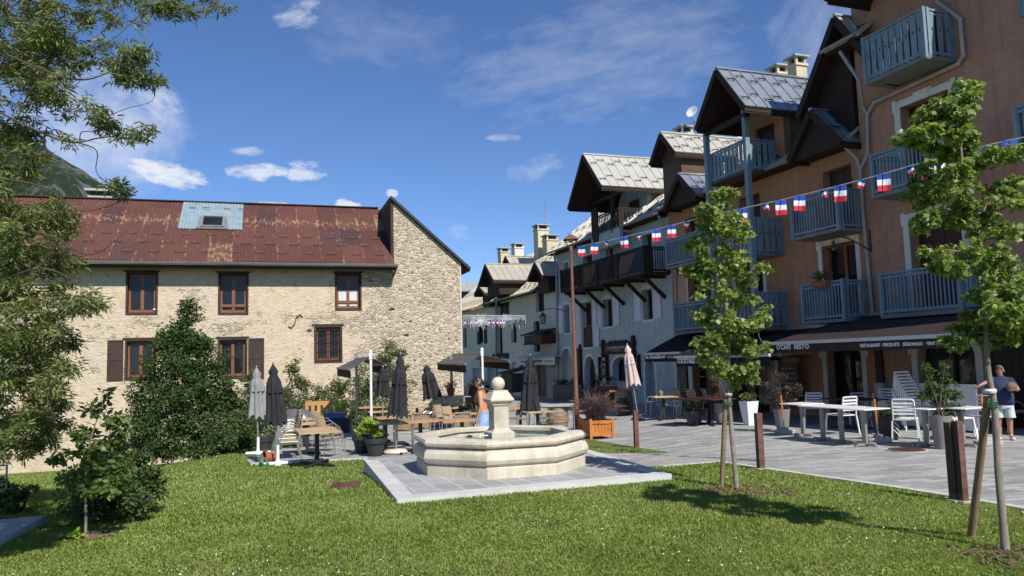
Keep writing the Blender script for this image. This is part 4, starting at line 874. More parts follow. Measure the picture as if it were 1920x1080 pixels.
for k in range(7): u = h[0]+.05+(h[1]-h[0]-.1)*k/6; m.bb(u-.012, u+.012, .085, .099, h[2], h[2]+.98)
m.build('window_guard', M['doorw'], hl)
for h in lu: door(hl, *h, 0, M['doorw'], dep=.28, name='balcony_door', planks=2)
door(hl, *la[0][:4], 0, M['pipeg'], ar=.45, dep=.32, name='arched_door', planks=3); door(hl, *la[2][:4], 0, M['doorw'], ar=.75, dep=.32, name='arched_door'); window(hl, *la[1][:4], 0, M['doorw'], M['glass'], ar=.5, dep=.32, name='arched_window'); door(hl, *la[3][:4], 0, M['white_wall'], ar=.85, dep=.32, name='arched_door', handle=False)
m = MB(); h = la[1]; m.bb(h[0], h[1]-.02, -.12, -.001, -.6, .52); m.build('stone_apron', M['rubble'], hl)
main_roof(hl, UL-.3, UB-.1, 7.70, M['seam'], guards=5); gutter(hl, (UL-.3, -.58, 7.68), (UB-.15, -.58, 7.68))
o = balcony(hl, -23.45, -14.75, 5.20, M['dwood'], dep=1.25, slabmat=M['dwoodx'], h=1.06, post=.12)
for u in (-23.1, -21.0, -18.9, -16.9, -15.2): m = MB(); m.bar((u, -1.05, 5.08), (u, -.02, 4.15), .12, .14); m.bb(u-.07, u+.07, -1.2, -.01, 4.98, 5.08); m.build('bracket', M['dwood'], o)
for u in (-21.3, -19.2, -17.1): m = MB(); m.bb(u-.05, u+.05, -1.28, -1.16, 5.1, 6.3); m.build('railing_post', M['dwood'], o)
dd = dormer(hl, -21.15, -17.45, (9.15, 9.45), -19.24, 11.35, -1.7, 4.2, M['blue_wall'], M['seam'], wu0=-20.8, wu1=-17.9, wv=.9, wz0=7.4, guards=2)
m = MB(); m.bb(-20.85, -17.85, -.62, .9, 7.42, 7.52)
m.build('dormer_floor', M['blue_wall'], dd)
m = MB(); m.bb(-20.85, -17.85, -.66, -.50, 6.9, 7.62); m.build('parapet', M['blue_wall'], dd)
railing(dd, [((-20.75, -.58), (-17.95, -.58)), ((-17.95, -.5), (-17.95, .9))], 7.62, 8.55, M['dwood'], post=.14, sp=.16)
m = MB()
for u in (-20.7, -18.6): m.bb(u-.08, u+.08, -.66, -.5, 7.5, 9.5 if u > -20 else 9.3)
m.bb(-20.9, -17.7, -.64, -.5, 9.22, 9.36); m.bb(-20.6, -20.0, -.7, -.64, 7.3, 9.0); m.build('gallery_post', M['dwood'], dd)
m = MB(); m.bb(-19.6, -18.7, .84, .895, 7.5, 9.2); m.build('gallery_door', M['doorw'], dd)
pipe(hl, [pz(1140, 440, -.6), pz(1141, 455, -.08), pz(1143, 500, -.08)], .045, M['pipeg']); pipe(hl, [pz(1039, 478, -.6), pz(1043, 500, -.1), pz(1046, 735, -.1)], .06, M['pipeg'])
# dark timber signboards on the blue house
def rustic_sign(px0, px1, pyt, pyb, label, kind=0):
    u0, z0 = FR(px0, pyb, -.08); u1, _ = FR(px1, pyb, -.08); _, z1 = FR(px0, pyt, -.08); t = fempty(FR, 'rustic_signboard', u0, -.08, z0, label, 'sign')
    m = MB(); m.bb(u0+.1, u1-.1, -.10, -.04, z0+.06, z1-.06); m.build('board', M['doorw'], t)
    m = MB(); L = (.16 if kind == 0 else .08)
    m.bb(u0-.1, u1+.1, -.14, -.02, z1-L, z1-.03); m.bb(u0-.1, u1+.1, -.14, -.02, z0+.03, z0+.03+L*.6); m.bb(u0, u0+L, -.16, -.005, z0-.12, z1+.15); m.bb(u1-L, u1, -.16, -.005, z0-.12, z1+.25)
    if kind == 0:
        for k in range(4): m.sphere((u0+.9+k*(u1-u0-1.6)/3.4, -.08, z1-.01), .17, 8, 5, (1.3, .5, .5))
    m.build('log_frame', M['dwood'], t); return t
s = rustic_sign(1130, 1190, 643, 666, 'wide dark timber signboard lettered AUX SAVEURS D\'ANTAN')
fit_text(s, 1138.5, 1172, 655, 650, -.19, "AUX SAVEURS D'ANTAN", M['grey_txt'], bold=.004); fit_text(s, 1149, 1164, 658.5, 656.3, -.19, 'BOUTIQUE', M['grey_txt'])
for a, b, c, d, l in ((1125, 1140, 675, 709, 'narrow dark timber sign with a pale arch emblem, left of the arched shop window'), (1190, 1200, 675, 715, 'narrow dark timber sign behind the beige parasol')):
    s = rustic_sign(a, b, c, d, l, 1); u0, z0 = FR(a, d, -.12); u1 = FR(b, d, -.12)[0]; z1 = FR(a, c, -.12)[1]; m = MB(); P = arch_pts(u0+.25*(u1-u0), u1-.25*(u1-u0), z0+(z1-z0)*.60, z0+(z1-z0)*.78)
    for p, r_ in zip(P, P[1:]): m.bar((p[0], -.125, p[1]), (r_[0], -.125, r_[1]), .02, .05)
    for k in range(3): z = z0+(z1-z0)*(.46-.11*k); m.bb(u0+.28*(u1-u0), u1-.28*(u1-u0), -.13, -.12, z, z+.035)
    m.build('emblem', M['paper'], s)
rustic_sign(1081, 1091, 655, 725, 'dark framed panel of dry stone between the arched doors', 1)
m = MB(); a, b = FR(1251, 705)[0]-0.2, FR(1251, 705)[0]
u, z = FR(1236, 700); t = fempty(FR, 'wall_plaque', u, 0, z, 'small grey notice plate beside the grey arched door', 'plaque'); m = MB(); m.bb(u-.1, u+.1, -.03, -.002, z-.15, z+.15); m.build('plate', M['paper'], t); m = MB(); m.bb(u-.07, u+.07, -.034, -.0305, z-.1, z+.1); m.build('face', M['pipeg'], t)
# ---------------- white houses down the street
def HHw(a, b, c, d): return HH(a, b, c, d)
UA2 = FR(931, 620)[0]; UA3 = FR(866, 620)[0]-3
za = FR(960, 556)[1]
h1 = fempty(FR, 'white_house', UL, 0, 0, 'greyish white rendered house with beige metal roof and two gabled dormers, down the street', 'house')
zs = 6.35
w1 = [HHw(1005, 1020, 545, 586), HHw(1001, 1013, 603, 660), HHw(958.5, 969, 607, 643), HHw(933, 942.5, 607, 664), (FR(956.5, 700)[0], FR(974, 700)[0], -.55, FR(960, 678)[1], .9), (FR(1003, 700)[0], FR(1024, 700)[0], -.55, FR(1003, 682)[1])]
w1.append((FR(934, 580)[0], FR(955, 580)[0], FR(940, 591)[1], FR(940, 568)[1]))
zA = FR(931, 566)[1]; zE = FR(1012, 549)[1]; ZE = (zA+zE)/2
mb = MB(); wall(mb, UA2, UL-.01, GB, ZE, w1, 0, .26); body(mb, UA2, UL-.01, ZE)
ur = FR(1019, 550)[0]; zt = FR(1045, 515)[1]; mb.ext([(ur, .0, ZE+.002), (UL-.01, .0, ZE+.002), (UL-.01, 0, zt+.6), (ur+.3, 0, ZE+.5)], (0, 3, 0)); mb.build('wall', M['white_wall'], h1, ang=25)
for h in w1[1:4]: m = MB(); frame_ring(m, h[0], h[1], h[2], h[3], .15, -.02, -.001); m.build('window_surround', M['trim'], h1)
m = MB(); h = w1[4]; frame_ring(m, h[0], h[1], h[2], h[3], .2, -.02, -.001, bottom=False, ar=.9); m.build('window_surround', M['trim'], h1)
for h in w1[:4]: window(h1, *h, 0, M['dwood'], M['glass'], dep=.2, fw=.14)
window(h1, *w1[6], 0, M['dwood'], M['black'], dep=.2, fw=.1, name='dark_gallery'); door(h1, *w1[4][:4], 0, M['whitep'], ar=.9, dep=.24, name='arched_door', handle=False); door(h1, *w1[5], 0, M['brownwin'], dep=.22)
rz_ = ZE+3.3*.82; roof_plane(h1, (UA2, -.7, ZE), (ur, -.7, ZE), (ur, 4.5, ZE+5.2*.82), (UA2, 4.5, ZE+5.2*.82), M['seam_w'], .45, 4); gutter(h1, (UA2, -.78, ZE-.02), (ur, -.78, ZE-.02), .08)
roof_plane(h1, (ur-.3, -.1, ZE+.75), (UL-.1, -.1, ZE+.75), (UL-.1, 4.5, ZE+5.1), (ur-.3, 4.5, ZE+5.1), M['seam_w'], .45, 2)
roof_plane(h1, (UA2, 9.7, ZE), (UL-.1, 9.7, ZE), (UL-.1, 4.5, ZE+5.2*.82), (UA2, 4.5, ZE+5.2*.82), M['seam_w'], .45, 0, name='back_roof')
def px_dormer(par, apx, apy, lx, ly, rx, ry, v, vb, mat, wmat, g=0):
    ua, za_ = FR(apx, apy, v); u0, z0 = FR(lx, ly, v); u1, z1 = FR(rx, ry, v); return dormer(par, u0, u1, (z0, z1), ua, za_, v, vb, wmat, mat, wu0=u0+.3, wu1=u1-.3, wv=v+.5, wz0=min(z0, z1)-.9, guards=g)
px_dormer(h1, 910, 495, 898, 533, 925, 524, -1.9, 4.0, M['seam_w'], M['dwood']); px_dormer(h1, 1003, 491, 990, 523, 1016, 515, -1.0, 2.6, M['seam_w'], M['dwood']); px_dormer(h1, 948, 480, 942, 496, 955, 493, 1.8, 5.4, M['seam_w'], M['dwood'])
chim_px(h1, 944, 465, 4.5, .8, 2.6); chim_px(h1, 970, 457, 5.0, .8, 2.6, mat=M['white_wall']); chim_px(h1, 1014, 422, 3.6, .85, 4.4); chim_px(h1, 1031, 441, 3.6, .85, 2.5, mat=M['rubble'])
h2 = fempty(FR, 'white_house', UA2-.02, 0, 0, 'farther greyish white house front, partly behind the old stone house', 'house')
w2 = [HHw(896, 913, 612, 646), HHw(868, 875, 616, 652), (FR(913, 710)[0], FR(928, 710)[0], -.5, FR(915, 690)[1]), (FR(886, 710)[0], FR(902, 710)[0], -.5, FR(888, 690)[1])]
zb2 = FR(900, 578)[1]
mb = MB(); wall(mb, UA3, UA2-.03, GB, zb2, w2, 0, .26); body(mb, UA3, UA2-.03, zb2); mb.build('wall', M['white_wall'], h2, ang=25)
window(h2, *w2[0], 0, M['trim'], M['glass_g'], dep=.1, fw=.1); h = w2[0]; shutter(h2, h[0]-.05, h[0]+.5, h[2], h[3], -.01, M['shutold']); shutter(h2, h[1]-.5, h[1]+.05, h[2], h[3], -.01, M['shutold']); window(h2, *w2[1], 0, M['brownwin'], M['glass'], fw=.2); door(h2, *w2[2], 0, M['pipeg']); door(h2, *w2[3], 0, M['pipeg'])
roof_plane(h2, (UA3, -.7, zb2), (UA2-.03, -.7, zb2), (UA2-.03, 4.5, zb2+4.3), (UA3, 4.5, zb2+4.3), M['seam_w'], .45, 4); px_dormer(h2, 897, 536, 890, 552, 908, 548, -1.2, 3, M['seam_w'], M['dwood'])
pipe(h2, [pz(931, 566, -.75), pz(930, 575, -.1), pz(930, 735, -.1)], .07, M['pipeg'])
h3 = fempty(FR, 'timber_chalet', -50, 14, 0, 'distant chalet with grey metal roof and orange timber gallery, seen past the stone corner', 'house')
mb = MB(); p = at(885, 600, 82); cx, cy = p.x, p.y
h3.location = (cx, cy, gz(cx, cy)); h3.rotation_euler = (0, 0, R(8)); OFF[h3.name] = Vector((0, 0, 0))
zz = lambda py: at(885, py, 82).z-gz(cx, cy)
m = MB(); m.bb(-3, 3, 0, 6, -1, zz(546)); m.build('wall', M['brownwin'], h3); roof_plane(h3, (-3.4, -1, zz(545)), (3.4, -1, zz(545)), (3.4, 3, zz(523)), (-3.4, 3, zz(523)), M['seam'], .6); m = MB(); m.bb(-3.2, 3.2, -1.0, -.9, zz(578), zz(566)); [m.bb(-3.1+k*1.5, -2.9+k*1.5, -1, -.8, -1, zz(546)) for k in range(5)]; m.build('gallery', M['planter_w'], h3)
# dark timber canopy and shop canopy on the white house
def wbox(name, a, b, c, d, v0, v1, mat, label, cat, extra=None):
    u0, u1, z0, z1 = HH(a, b, c, d); t = fempty(FR, name, u0, 0, z0, label, cat); m = MB(); m.bb(u0, u1, v0, v1, z0+.12, z1-.25); m.build('body', mat, t)
    r_ = MB(); r_.ext([(u0-.15, v0-.2, z1-.25), (u1+.15, v0-.2, z1-.25), (u1+.15, v1, z1+.05), (u0-.15, v1, z1+.05)], (0, 0, .06)); r_.build('roof', M['dwood'], t)
    f = MB()
    for k in range(6): u = u0+(u1-u0)*(k+.5)/6; f.bb(u-.02, u+.02, v0-.02, v0-.001, z0+.12, z1-.28)
    f.bb(u0-.02, u1+.02, v0-.05, v0-.021, z0+.1, z0+.22); f.build('battens', M['shutold'], t); return t
wbox('timber_loggia', 1009, 1043, 622, 650, -.9, -.01, M['doorw'], 'dark timber boxed loggia with small roof on the white house wall', 'loggia')
wbox('timber_kiosk', 1018, 1040, 690, 735, -2.6, -1.4, M['black'], 'little black timber kiosk with pointed roof before the brown shop door', 'kiosk')
u0, z0 = FR(972, 680, -.6); u1 = FR(1041, 680, -.6)[0]; t = fempty(FR, 'shop_canopy', u0, 0, z0, 'narrow pale shop canopy with faded lettering on the white house', 'canopy')
m = MB(); m.bb(u0, u1, -.7, -.01, z0+.28, z0+.36); m.build('roof', M['slabtop'], t); m = MB(); m.bb(u0, u1, -.66, -.6, z0-.15, z0+.275); m.build('fascia', M['trim'], t)
fit_text(t, 975, 987, 679.5, 676, -.67, 'Cuisine', M['fab_brown']); fit_text(t, 1001, 1017, 679, 675, -.67, 'ARTISANALE', M['fab_brown']); fit_text(t, 1021, 1037, 678.5, 675, -.67, 'Tartines', M['fab_brown'])
u0, z0 = FR(923, 673, -.1); u1 = FR(952, 673, -.1)[0]; t = fempty(FR, 'shop_sign', u0, 0, z0, 'small dark shop sign with pale script above the far door', 'sign'); m = MB(); m.bb(u0, u1, -.1, -.01, z0, z0+.35); m.build('board', M['fab_brown'], t); fit_text(t, 925, 935, 672, 668, -.11, 'Atelier', M['grey_txt']); fit_text(t, 939, 948, 672, 669, -.11, 'Glacier', M['grey_txt'])
u, z = FR(1023, 425, 4.2); t = fempty(FR, 'tv_antenna', u, 4.2, z, 'thin aerial with horizontal elements on a mast above the chimneys', 'antenna'); m = MB(); m.tube([(u, 4.2, z-1.2), (u, 4.2, z+1.9)], .025)
for zz_, L in ((1.75, .45), (1.55, .5), (1.2, .55), (.75, .7)): m.bar((u-L, 4.2+L*.6, z+zz_), (u+L, 4.2-L*.6, z+zz_), .025)
m.build('mast', M['metal'], t); m = MB(); [m.bar((u-.25+k*.1, 4.0, z+.5), (u-.2+k*.1, 4.35, z+.3), .015) for k in range(5)]; m.build('director', M['metal'], t)

# ================================================================== old stone house
hs = fempty(FS, 'stone_house', 0, 0, 0, 'old cream rubble stone house with rusty corrugated iron roof and small timber windows', 'house')
S = lambda px, py, v=0: FS(px, py, v)
def HS(pxl, pxr, pyt, pyb): ym = (pyt+pyb)/2; return (S(pxl, ym)[0], S(pxr, ym)[0], S((pxl+pxr)/2, pyb)[1], S((pxl+pxr)/2, pyt)[1])
ZEV = S(738, 496, -.6)[1]; UR = S(866, 620)[0]; UW = S(737, 440)[0]
sw = [HS(238, 294, 512, 588), HS(411, 464, 514, 588), HS(630, 676, 514, 580), HS(236, 290, 638, 710), HS(410, 462, 636, 708), HS(591, 640, 612, 678), (-26.5, -25.2, 3.9, 5.4), (-26.5, -25.3, .4, 1.8)]
mb = MB(); UL_S = -29
wall(mb, UL_S, UR, -3.2, ZEV, sw, 0, .24)
zap = S(738, 375)[1]; zre = S(868, 489)[1]
mb.add([(UW, 0, ZEV), (UR, 0, ZEV), (UR, 0, zre), (UW, 0, zap)], [(0, 1, 2, 3)])
mb.add([(UR, 0, -3.2), (UR, 8, -3.2), (UR, 8, zre), (UR, 0, zre)], [(0, 1, 2, 3)]); mb.add([(UL_S, 0, -3.2), (UL_S, 8, -3.2), (UL_S, 8, ZEV), (UL_S, 4, ZEV+2.9), (UL_S, 0, ZEV)], [(4, 3, 2, 1, 0)])
mb.add([(UL_S, 8, -3.2), (UR, 8, -3.2), (UR, 8, zre), (UL_S, 8, zre)], [(0, 1, 2, 3)])
mb.add([(UW, 0, ZEV-1), (UW, 8, ZEV-1), (UW, 8, zap), (UW, 0, zap)], [(3, 2, 1, 0)]); mb.build('wall', M['rubble'], hs, ang=20)
m = MB(); m.bb(UR-.05, UR+.015, -.012, .1, -3, zre-.1); m.build('corner_strip', simple('cream_corner_render', (.56, .50, .40), .9), hs)
m = MB(); m.bb(UW-.06, UW+.02, -.05, 4.2, ZEV+.2, ZEV+.25); m.ext([(UW-.05, .0, ZEV-.1), (UW-.05, 4.5, ZEV+3.2), (UW-.05, 4.5, zap+.1), (UW-.05, 0, zap)], (.04, 0, 0)); m.bb(UW-.10, UW+.02, -.03, .06, ZEV+.3, zap-.1); m.build('wing_side_shade', M['shutold'], hs)  # dark sheet and strips over the wing's left wall, painted as its shaded side
# wing roof: slopes down to the right
m = MB(); dd_ = Vector((UR+.42-UW, 0, (zre-zap)*(UR+.42-UW)/(UR-UW))); A_ = Vector((UW-.12, -.12, zap+.12)); B_ = A_+dd_*1.03+Vector((.0, 0, -.02)); m.ext([A_-Vector((0, 0, .1)), B_-Vector((0, 0, .1)), B_, A_], (0, 8.3, 0)); m.bar(A_+Vector((.0, -.02, 0)), B_+Vector((0, -.02, 0)), .05, .10); m.build('wing_roof', M['black'], hs)
for k in range(10): m = MB(); m.bb(UR-.1, UR+.36, k*.8+.05, k*.8+.17, zre-.25, zre-.12); m.build('rafter_tail', M['bwood'], hs)
# main corrugated roof with real corrugations
def corrug(u0, u1, va, za_, vb, zb, mat, name, pitch=.13, amp=.017, up=0., par=None, rows=12):
    n = int((u1-u0)/pitch*4); vs = []; sl = Vector((0, vb-va, zb-za_)); L = sl.length; sl /= L; nr = Vector((0, -sl.z, sl.y)); nr = -nr if nr.z < 0 else nr
    o = empty(name, (u0, va, za_)); 
    for j in range(rows+1):
        for i in range(n+1):
            x = (u1-u0)*i/n; y = L*j/rows; z = amp*math.sin(i*math.pi/2)+up; vs.append((x, y, z+.012*math.sin(x*.8+j)))
    m = MB(); m.add(vs, [(j*(n+1)+i, j*(n+1)+i+1, (j+1)*(n+1)+i+1, (j+1)*(n+1)+i) for j in range(rows) for i in range(n)])
    bpy.data.objects.remove(o); ob = m.build(name, mat, None, ang=80, fix=False); ob.parent = par
    ob.location = Vector((u0, va, za_))-OFF[par.name]; ob.rotation_euler = (math.atan2(zb-za_, vb-va), 0, 0); OFF[ob.name] = Vector((0, 0, 0)); return ob, L
VE = -.62; ZR = S(560, 386, 4.0)[1]; UL_R = -29.6
ro, RL = corrug(UL_R, UW-.05, VE, ZEV+.04, 4.0, ZR, M['rust'], 'roof', par=hs)
corrug(UL_R, UW-.05, 8.62, ZEV+.04, 4.0, ZR-.03, M['rust'], 'back_roof', par=hs)
u0 = S(339, 440, .5)[0]; u1 = S(455, 440, .5)[0]
def RP(u, s): t = s/RL; return Vector((u, VE+(4-VE)*t, ZEV+.04+(ZR-ZEV-.04)*t))
# galvanised patch: two sheets high
s0, s1 = RL*.50, RL*.985; u0 = S(333, 441, RP(0, s0).y)[0]; u1 = S(454, 441, RP(0, s0).y)[0]
a, b = RP(0, s0), RP(0, s1); corrug(u0, u1, a.y, a.z+.035, b.y, b.z+.035, M['galv'], 'galvanised_patch', par=hs, rows=2)
m = MB(); nrm = Vector((0, -(ZR-ZEV), 4-VE)).normalized(); us = S(399, 428, RP(0, RL*.6).y)[0]
m.ext([RP(us-.62, RL*.505)+nrm*.04, RP(us+.62, RL*.505)+nrm*.04, RP(us+.55, RL*.70)+nrm*.04, RP(us-.55, RL*.70)+nrm*.04], nrm*.03); m.build('skylight_flashing', M['metal'], hs)
m = MB(); f4 = [RP(us-.42, RL*.525), RP(us+.42, RL*.525), RP(us+.42, RL*.70), RP(us-.42, RL*.70)]
for i in range(4): m.bar(f4[i]+nrm*.10, f4[(i+1) % 4]+nrm*.10, .09, .09, up=nrm)
sk = m.build('skylight', M['gutter'], hs); m = MB(); m.ext([p+nrm*.08 for p in f4], nrm*.02); m.build('pane', M['glass'], sk)
# snow hooks in rows
rows_s = [.62, 1.32, 1.95, 3.3]; hk = None; nh = 0
for k, s in enumerate(rows_s):
    u = UL_R+.5+(k % 2)*.45
    while u < UW-.3:
        if not (s > 3 and (u0-.1 < u < u1)):
            p = RP(u+random.uniform(-.06, .06), s*RL/4.9)+nrm*.09; d = Vector((.17, 0, 0)); nh += 1
            if hk is None: m = MB(); m.bar(p-d, p+d, .025, .035); m.bar(p-d, p-d-nrm*.07, .02); m.bar(p+d, p+d-nrm*.07, .02); hk = (m.build('snow_hook', M['corten'], hs), p)
            elif nh < 99: c_ = hk[0].copy(); col.objects.link(c_); c_.parent = hs; c_.location = p-hk[1]; OFF[c_.name] = OFF[hs.name]
        u += .95
for u in (us-.9, us-.35, us+.5, us+1.1): m = MB(); p = RP(u, RL*.86)+nrm*.11; m.bar(p-Vector((.14, 0, 0)), p+Vector((.14, 0, 0)), .025, .035); m.build('snow_hook', M['corten'], hs)
gutter(hs, (UL_R, VE-.1, ZEV-.02), (UW+.06, VE-.1, ZEV-.02), .10, mat=M['metal'])
m = MB(); m.bb(UL_R, UW+.04, VE+.0, VE+.04, ZEV-.24, ZEV-.03); m.bb(UL_R, UW+.02, VE+.05, 0, ZEV-.10, ZEV-.06); m.bar((UL_R, 4.0, ZR+.03), (UW-.05, 4.0, ZR+.03), .26, .04); m.build('eaves_board', M['shutold'], hs)
m = MB(); m.tube([(UW+.03, VE-.1, ZEV-.08), (UW-.02, -.2, ZEV-.35), (UW-.02, -.05, ZEV-.4)], .05); m.build('outlet', M['corten'], hs)
def chim_s(px, pyt, pyb, v, w_, label=None):
    u, z = S(px, pyt, v); zb = z-1.2; mm = MB(); mm.bb(u-w_/2, u+w_/2, v-.3, v+.3, zb, z-.3); o = mm.build('chimney', M['concrete'], hs); mm = MB(); mm.bb(u-w_/2-.12, u+w_/2+.12, v-.4, v+.4, z-.1, z); mm.build('cap', M['concrete'], o); mm = MB(); mm.bb(u-w_/2+.08, u+w_/2-.08, v-.22, v+.22, z-.3, z-.1); mm.build('flue', M['black'], o)
chim_s(190, 357, 380, 5, .95); chim_s(512, 382, 390, 5, 1.0)
# windows
for i, h in enumerate(sw):
    a, b, c, d = h
    fm = M['brownwin']; bars = 0
    window(hs, a+.04, b-.04, c+.05, d-.04, 0, fm, M['glass'], dep=.15, fw=.075, low=(.22 if i in (1, 2) else None), cur=(.55 if i == 2 else False))
    m = MB(); frame_ring(m, a+.03, b-.03, c+.03, d-.03, .07, -.03, .12); m.bb(a-.12, b+.10, -.04, .1, d+.04, d+.10); m.build('outer_frame', M['shutold'], hs)
    if i == 5:
        m = MB()
        for k in range(9): u = a+.05+(b-a-.1)*k/8; m.tube([(u, -.03, c), (u, -.03, d)], .012, 6)
        for k in range(4): z = c+(d-c)*(k+.6)/4; m.bb(a, b, -.045, -.03, z-.012, z+.012)
        m.build('iron_grille', M['black'], hs)
h = sw[3]; shutter(hs, h[0]-.62, h[0]-.08, h[2]-.02, h[3]+.02, -.03, M['shutold'])
h = sw[4]; shutter(hs, h[1]+.08, h[1]+.66, h[2]-.05, h[3]+.02, -.03, M['shutold'])
m = MB(); c = sw[0]; m.bb(c[0]+.9, c[0]+1.2, .10, .13, c[2]+.14, c[2]+.2); m.build('bowl', M['whitep'], hs)
# putlog holes and an iron tie
for px, py, w_ in ((735, 580, .2), (770, 602, .12), (842, 635, .09), (856, 638, .1), (762, 628, .2), (543, 592, .08), (495, 625, .06), (580, 620, .2)):
    m = MB(); u, z = S(px, py); q0 = [(u+w_*.8*math.cos(g)*random.uniform(.5, 1), -.004, z+w_*.4*math.sin(g)*random.uniform(.5, 1)) for g in [k*.7854 for k in range(8)]]; m.ext(q0, (0, .02, 0)); m.build('putlog_hole', M['black'], hs)
m = MB(); u, z = S(553, 600); m.tube([(u-.25, -.04, z-.25), (u-.12, -.05, z-.3), (u, -.05, z-.12), (u+.05, -.05, z+.12), (u+.2, -.05, z+.22), (u+.3, -.04, z+.12)], .022, 6); m.build('iron_tie', M['corten'], hs)
# ================================================================== foliage
def leaf_shape(kind):
    if kind == 'lance': return [(0, 0), (.30, .10), (.62, .085), (1, 0), (.62, -.085), (.30, -.10)]
    if kind == 'oval': return [(0, 0), (.25, .22), (.6, .25), (1, 0), (.6, -.25), (.25, -.22)]
    if kind == 'maple': return [(0, 0), (.12, .30), (-.02, .48), (.32, .40), (.48, .62), (.62, .28), (1.05, 0), (.62, -.28), (.48, -.62), (.32, -.40), (-.02, -.48), (.12, -.30)]
    if kind == 'needle': return [(0, 0), (.5, .13), (1, 0), (.5, -.13)]
def leaves(name, parent, pos, size, mat, kind='oval', up=.5, droop=0., out=None, fold=.25, **kw):
    """many separate leaf faces: pos (n,3); size mean; out = outward vectors (n,3)"""
    n = len(pos); g = RNG
    d = g.normal(size=(n, 3)); 
    if out is not None: d = d*.6+out*1.0
    d[:, 2] = d[:, 2]*.6-droop; d /= np.linalg.norm(d, axis=1)[:, None]+1e-9
    nr = g.normal(size=(n, 3))*.8; nr[:, 2] += up*1.6
    if out is not None: nr += out*.6
    nr -= d*(nr*d).sum(1)[:, None]; nr /= np.linalg.norm(nr, axis=1)[:, None]+1e-9
    sd = np.cross(nr, d); s = size*g.uniform(.6, 1.35, n)
    sh = np.array(leaf_shape(kind)); k = len(sh)
    z = -fold*np.abs(sh[:, 1])+(-.18*sh[:, 0]**2)
    V = pos[:, None, :]+s[:, None, None]*(sh[None, :, 0, None]*d[:, None, :]+sh[None, :, 1, None]*sd[:, None, :]+z[None, :, None]*nr[:, None, :])
    off = OFF[parent.name] if parent else Vector((0, 0, 0))
    V = (V-np.array([off.x, off.y, off.z])).reshape(-1, 3).astype(np.float32)
    me = bpy.data.meshes.new(name); me.vertices.add(n*k); me.vertices.foreach_set('co', V.ravel()); me.loops.add(n*k); me.loops.foreach_set('vertex_index', np.arange(n*k, dtype=np.int32)); me.polygons.add(n)
    me.polygons.foreach_set('loop_start', np.arange(0, n*k, k, dtype=np.int32)); me.polygons.foreach_set('loop_total', np.full(n, k, dtype=np.int32)); me.update(); me.validate(); me.materials.append(mat)
    o = bpy.data.objects.new(name, me); col.objects.link(o); OFF[o.name] = off
    if parent: o.parent = parent
    return setp(o, **kw)
def blob_pos(clusters, n, hollow=.45):
    """points in ellipsoids (centre, radii, weight), denser towards their skins"""
    w_ = np.array([c[2] if len(c) > 2 else c[1][0]*c[1][1]+c[1][0]*c[1][2] for c in clusters], float); w_ /= w_.sum(); idx = RNG.choice(len(clusters), n, p=w_)
    C = np.array([list(c[0]) for c in clusters])[idx]; Rr = np.array([list(c[1]) for c in clusters])[idx]
    d = RNG.normal(size=(n, 3)); d /= np.linalg.norm(d, axis=1)[:, None]; r = RNG.uniform(0, 1, n)**hollow
    return C+d*Rr*r[:, None], d
def px_cl(lst, rpx=True):
    """(px, py, depth, rx_px, rz_px[, ry_m[, weight]]) -> cluster"""
    out = []
    for c in lst:
        p = at(c[0], c[1], c[2]); s = c[2]/FOC; rx, rz = c[3]*s, c[4]*s; out.append((p, (rx, c[5] if len(c) > 5 and c[5] else rx*.9, rz), c[6] if len(c) > 6 else rx*rz+.2*rx))
    return out
def sub_cl(clusters, n, f=.35, jitter=1.0):
    """break clusters into many small ones for an uneven, clumpy outline"""
    p, d = blob_pos(clusters, n, .5); rs = RNG.uniform(.5, 1.2, n)
    mean = np.mean([c[1][0] for c in clusters])
    return [(p[i], (mean*f*rs[i], mean*f*rs[i], mean*f*rs[i]*.75)) for i in range(n)]

# ================================================================== fountain
FC = Vector((-.285, 13.21, ZS)); ft = wempty('stone_fountain', FC, 'octagonal pale limestone fountain basin on the paved slab', 'fountain')
m = MB(); rot = 8*(-90-6.4)/360
def octl(prof, c=FC, seg=8, rot_=None, cap=False): m.lathe(prof, seg, c, rot=rot if rot_ is None else rot_, cap=cap)
octl([(1.44, -.02), (1.44, .155), (1.425, .17), (1.36, .172)]); m.build('plinth', M['lime'], ft, bevel=.008)
m = MB(); octl([(1.36, .165), (1.41, .17), (1.475, .215), (1.50, .27), (1.49, .34), (1.45, .40), (1.39, .435), (1.30, .44)]); octl([(1.20, .56), (1.20, .12), (0.01, .12)]); m.build('basin_wall', M['lime'], ft, ang=30)
m = MB(); octl([(1.36, .437), (1.43, .445), (1.475, .475), (1.485, .51), (1.46, .55), (1.40, .57), (1.20, .572), (1.16, .555), (1.16, .50), (1.20, .48)]); m.build('rim', M['lime'], ft, ang=30)
m = MB(); octl([(1.198, .40), (1.198, .41)], cap=True); m.build('water', M['water'], ft)
m = MB(); PR = R(21)
pf = [(.255, .12), (.255, .55), (.25, .575), (.20, .60), (.17, .64), (.168, 1.00), (.19, 1.02), (.20, 1.035), (.20, 1.05), (.24, 1.075), (.262, 1.10), (.262, 1.125), (.235, 1.15), (.18, 1.235), (.165, 1.245), (.165, 1.27), (.0, 1.272)]
m.lathe([(r*math.sqrt(2)*.80, z) for r, z in pf], 4, FC, rot=.5+4*21/360, cap=False); m.build('pillar', M['lime'], ft, bevel=.006, ang=20)
m = MB(); m.sphere(FC+Vector((0, 0, 1.38)), .117, 28, 18); m.build('ball', M['lime'], ft)
m = MB()
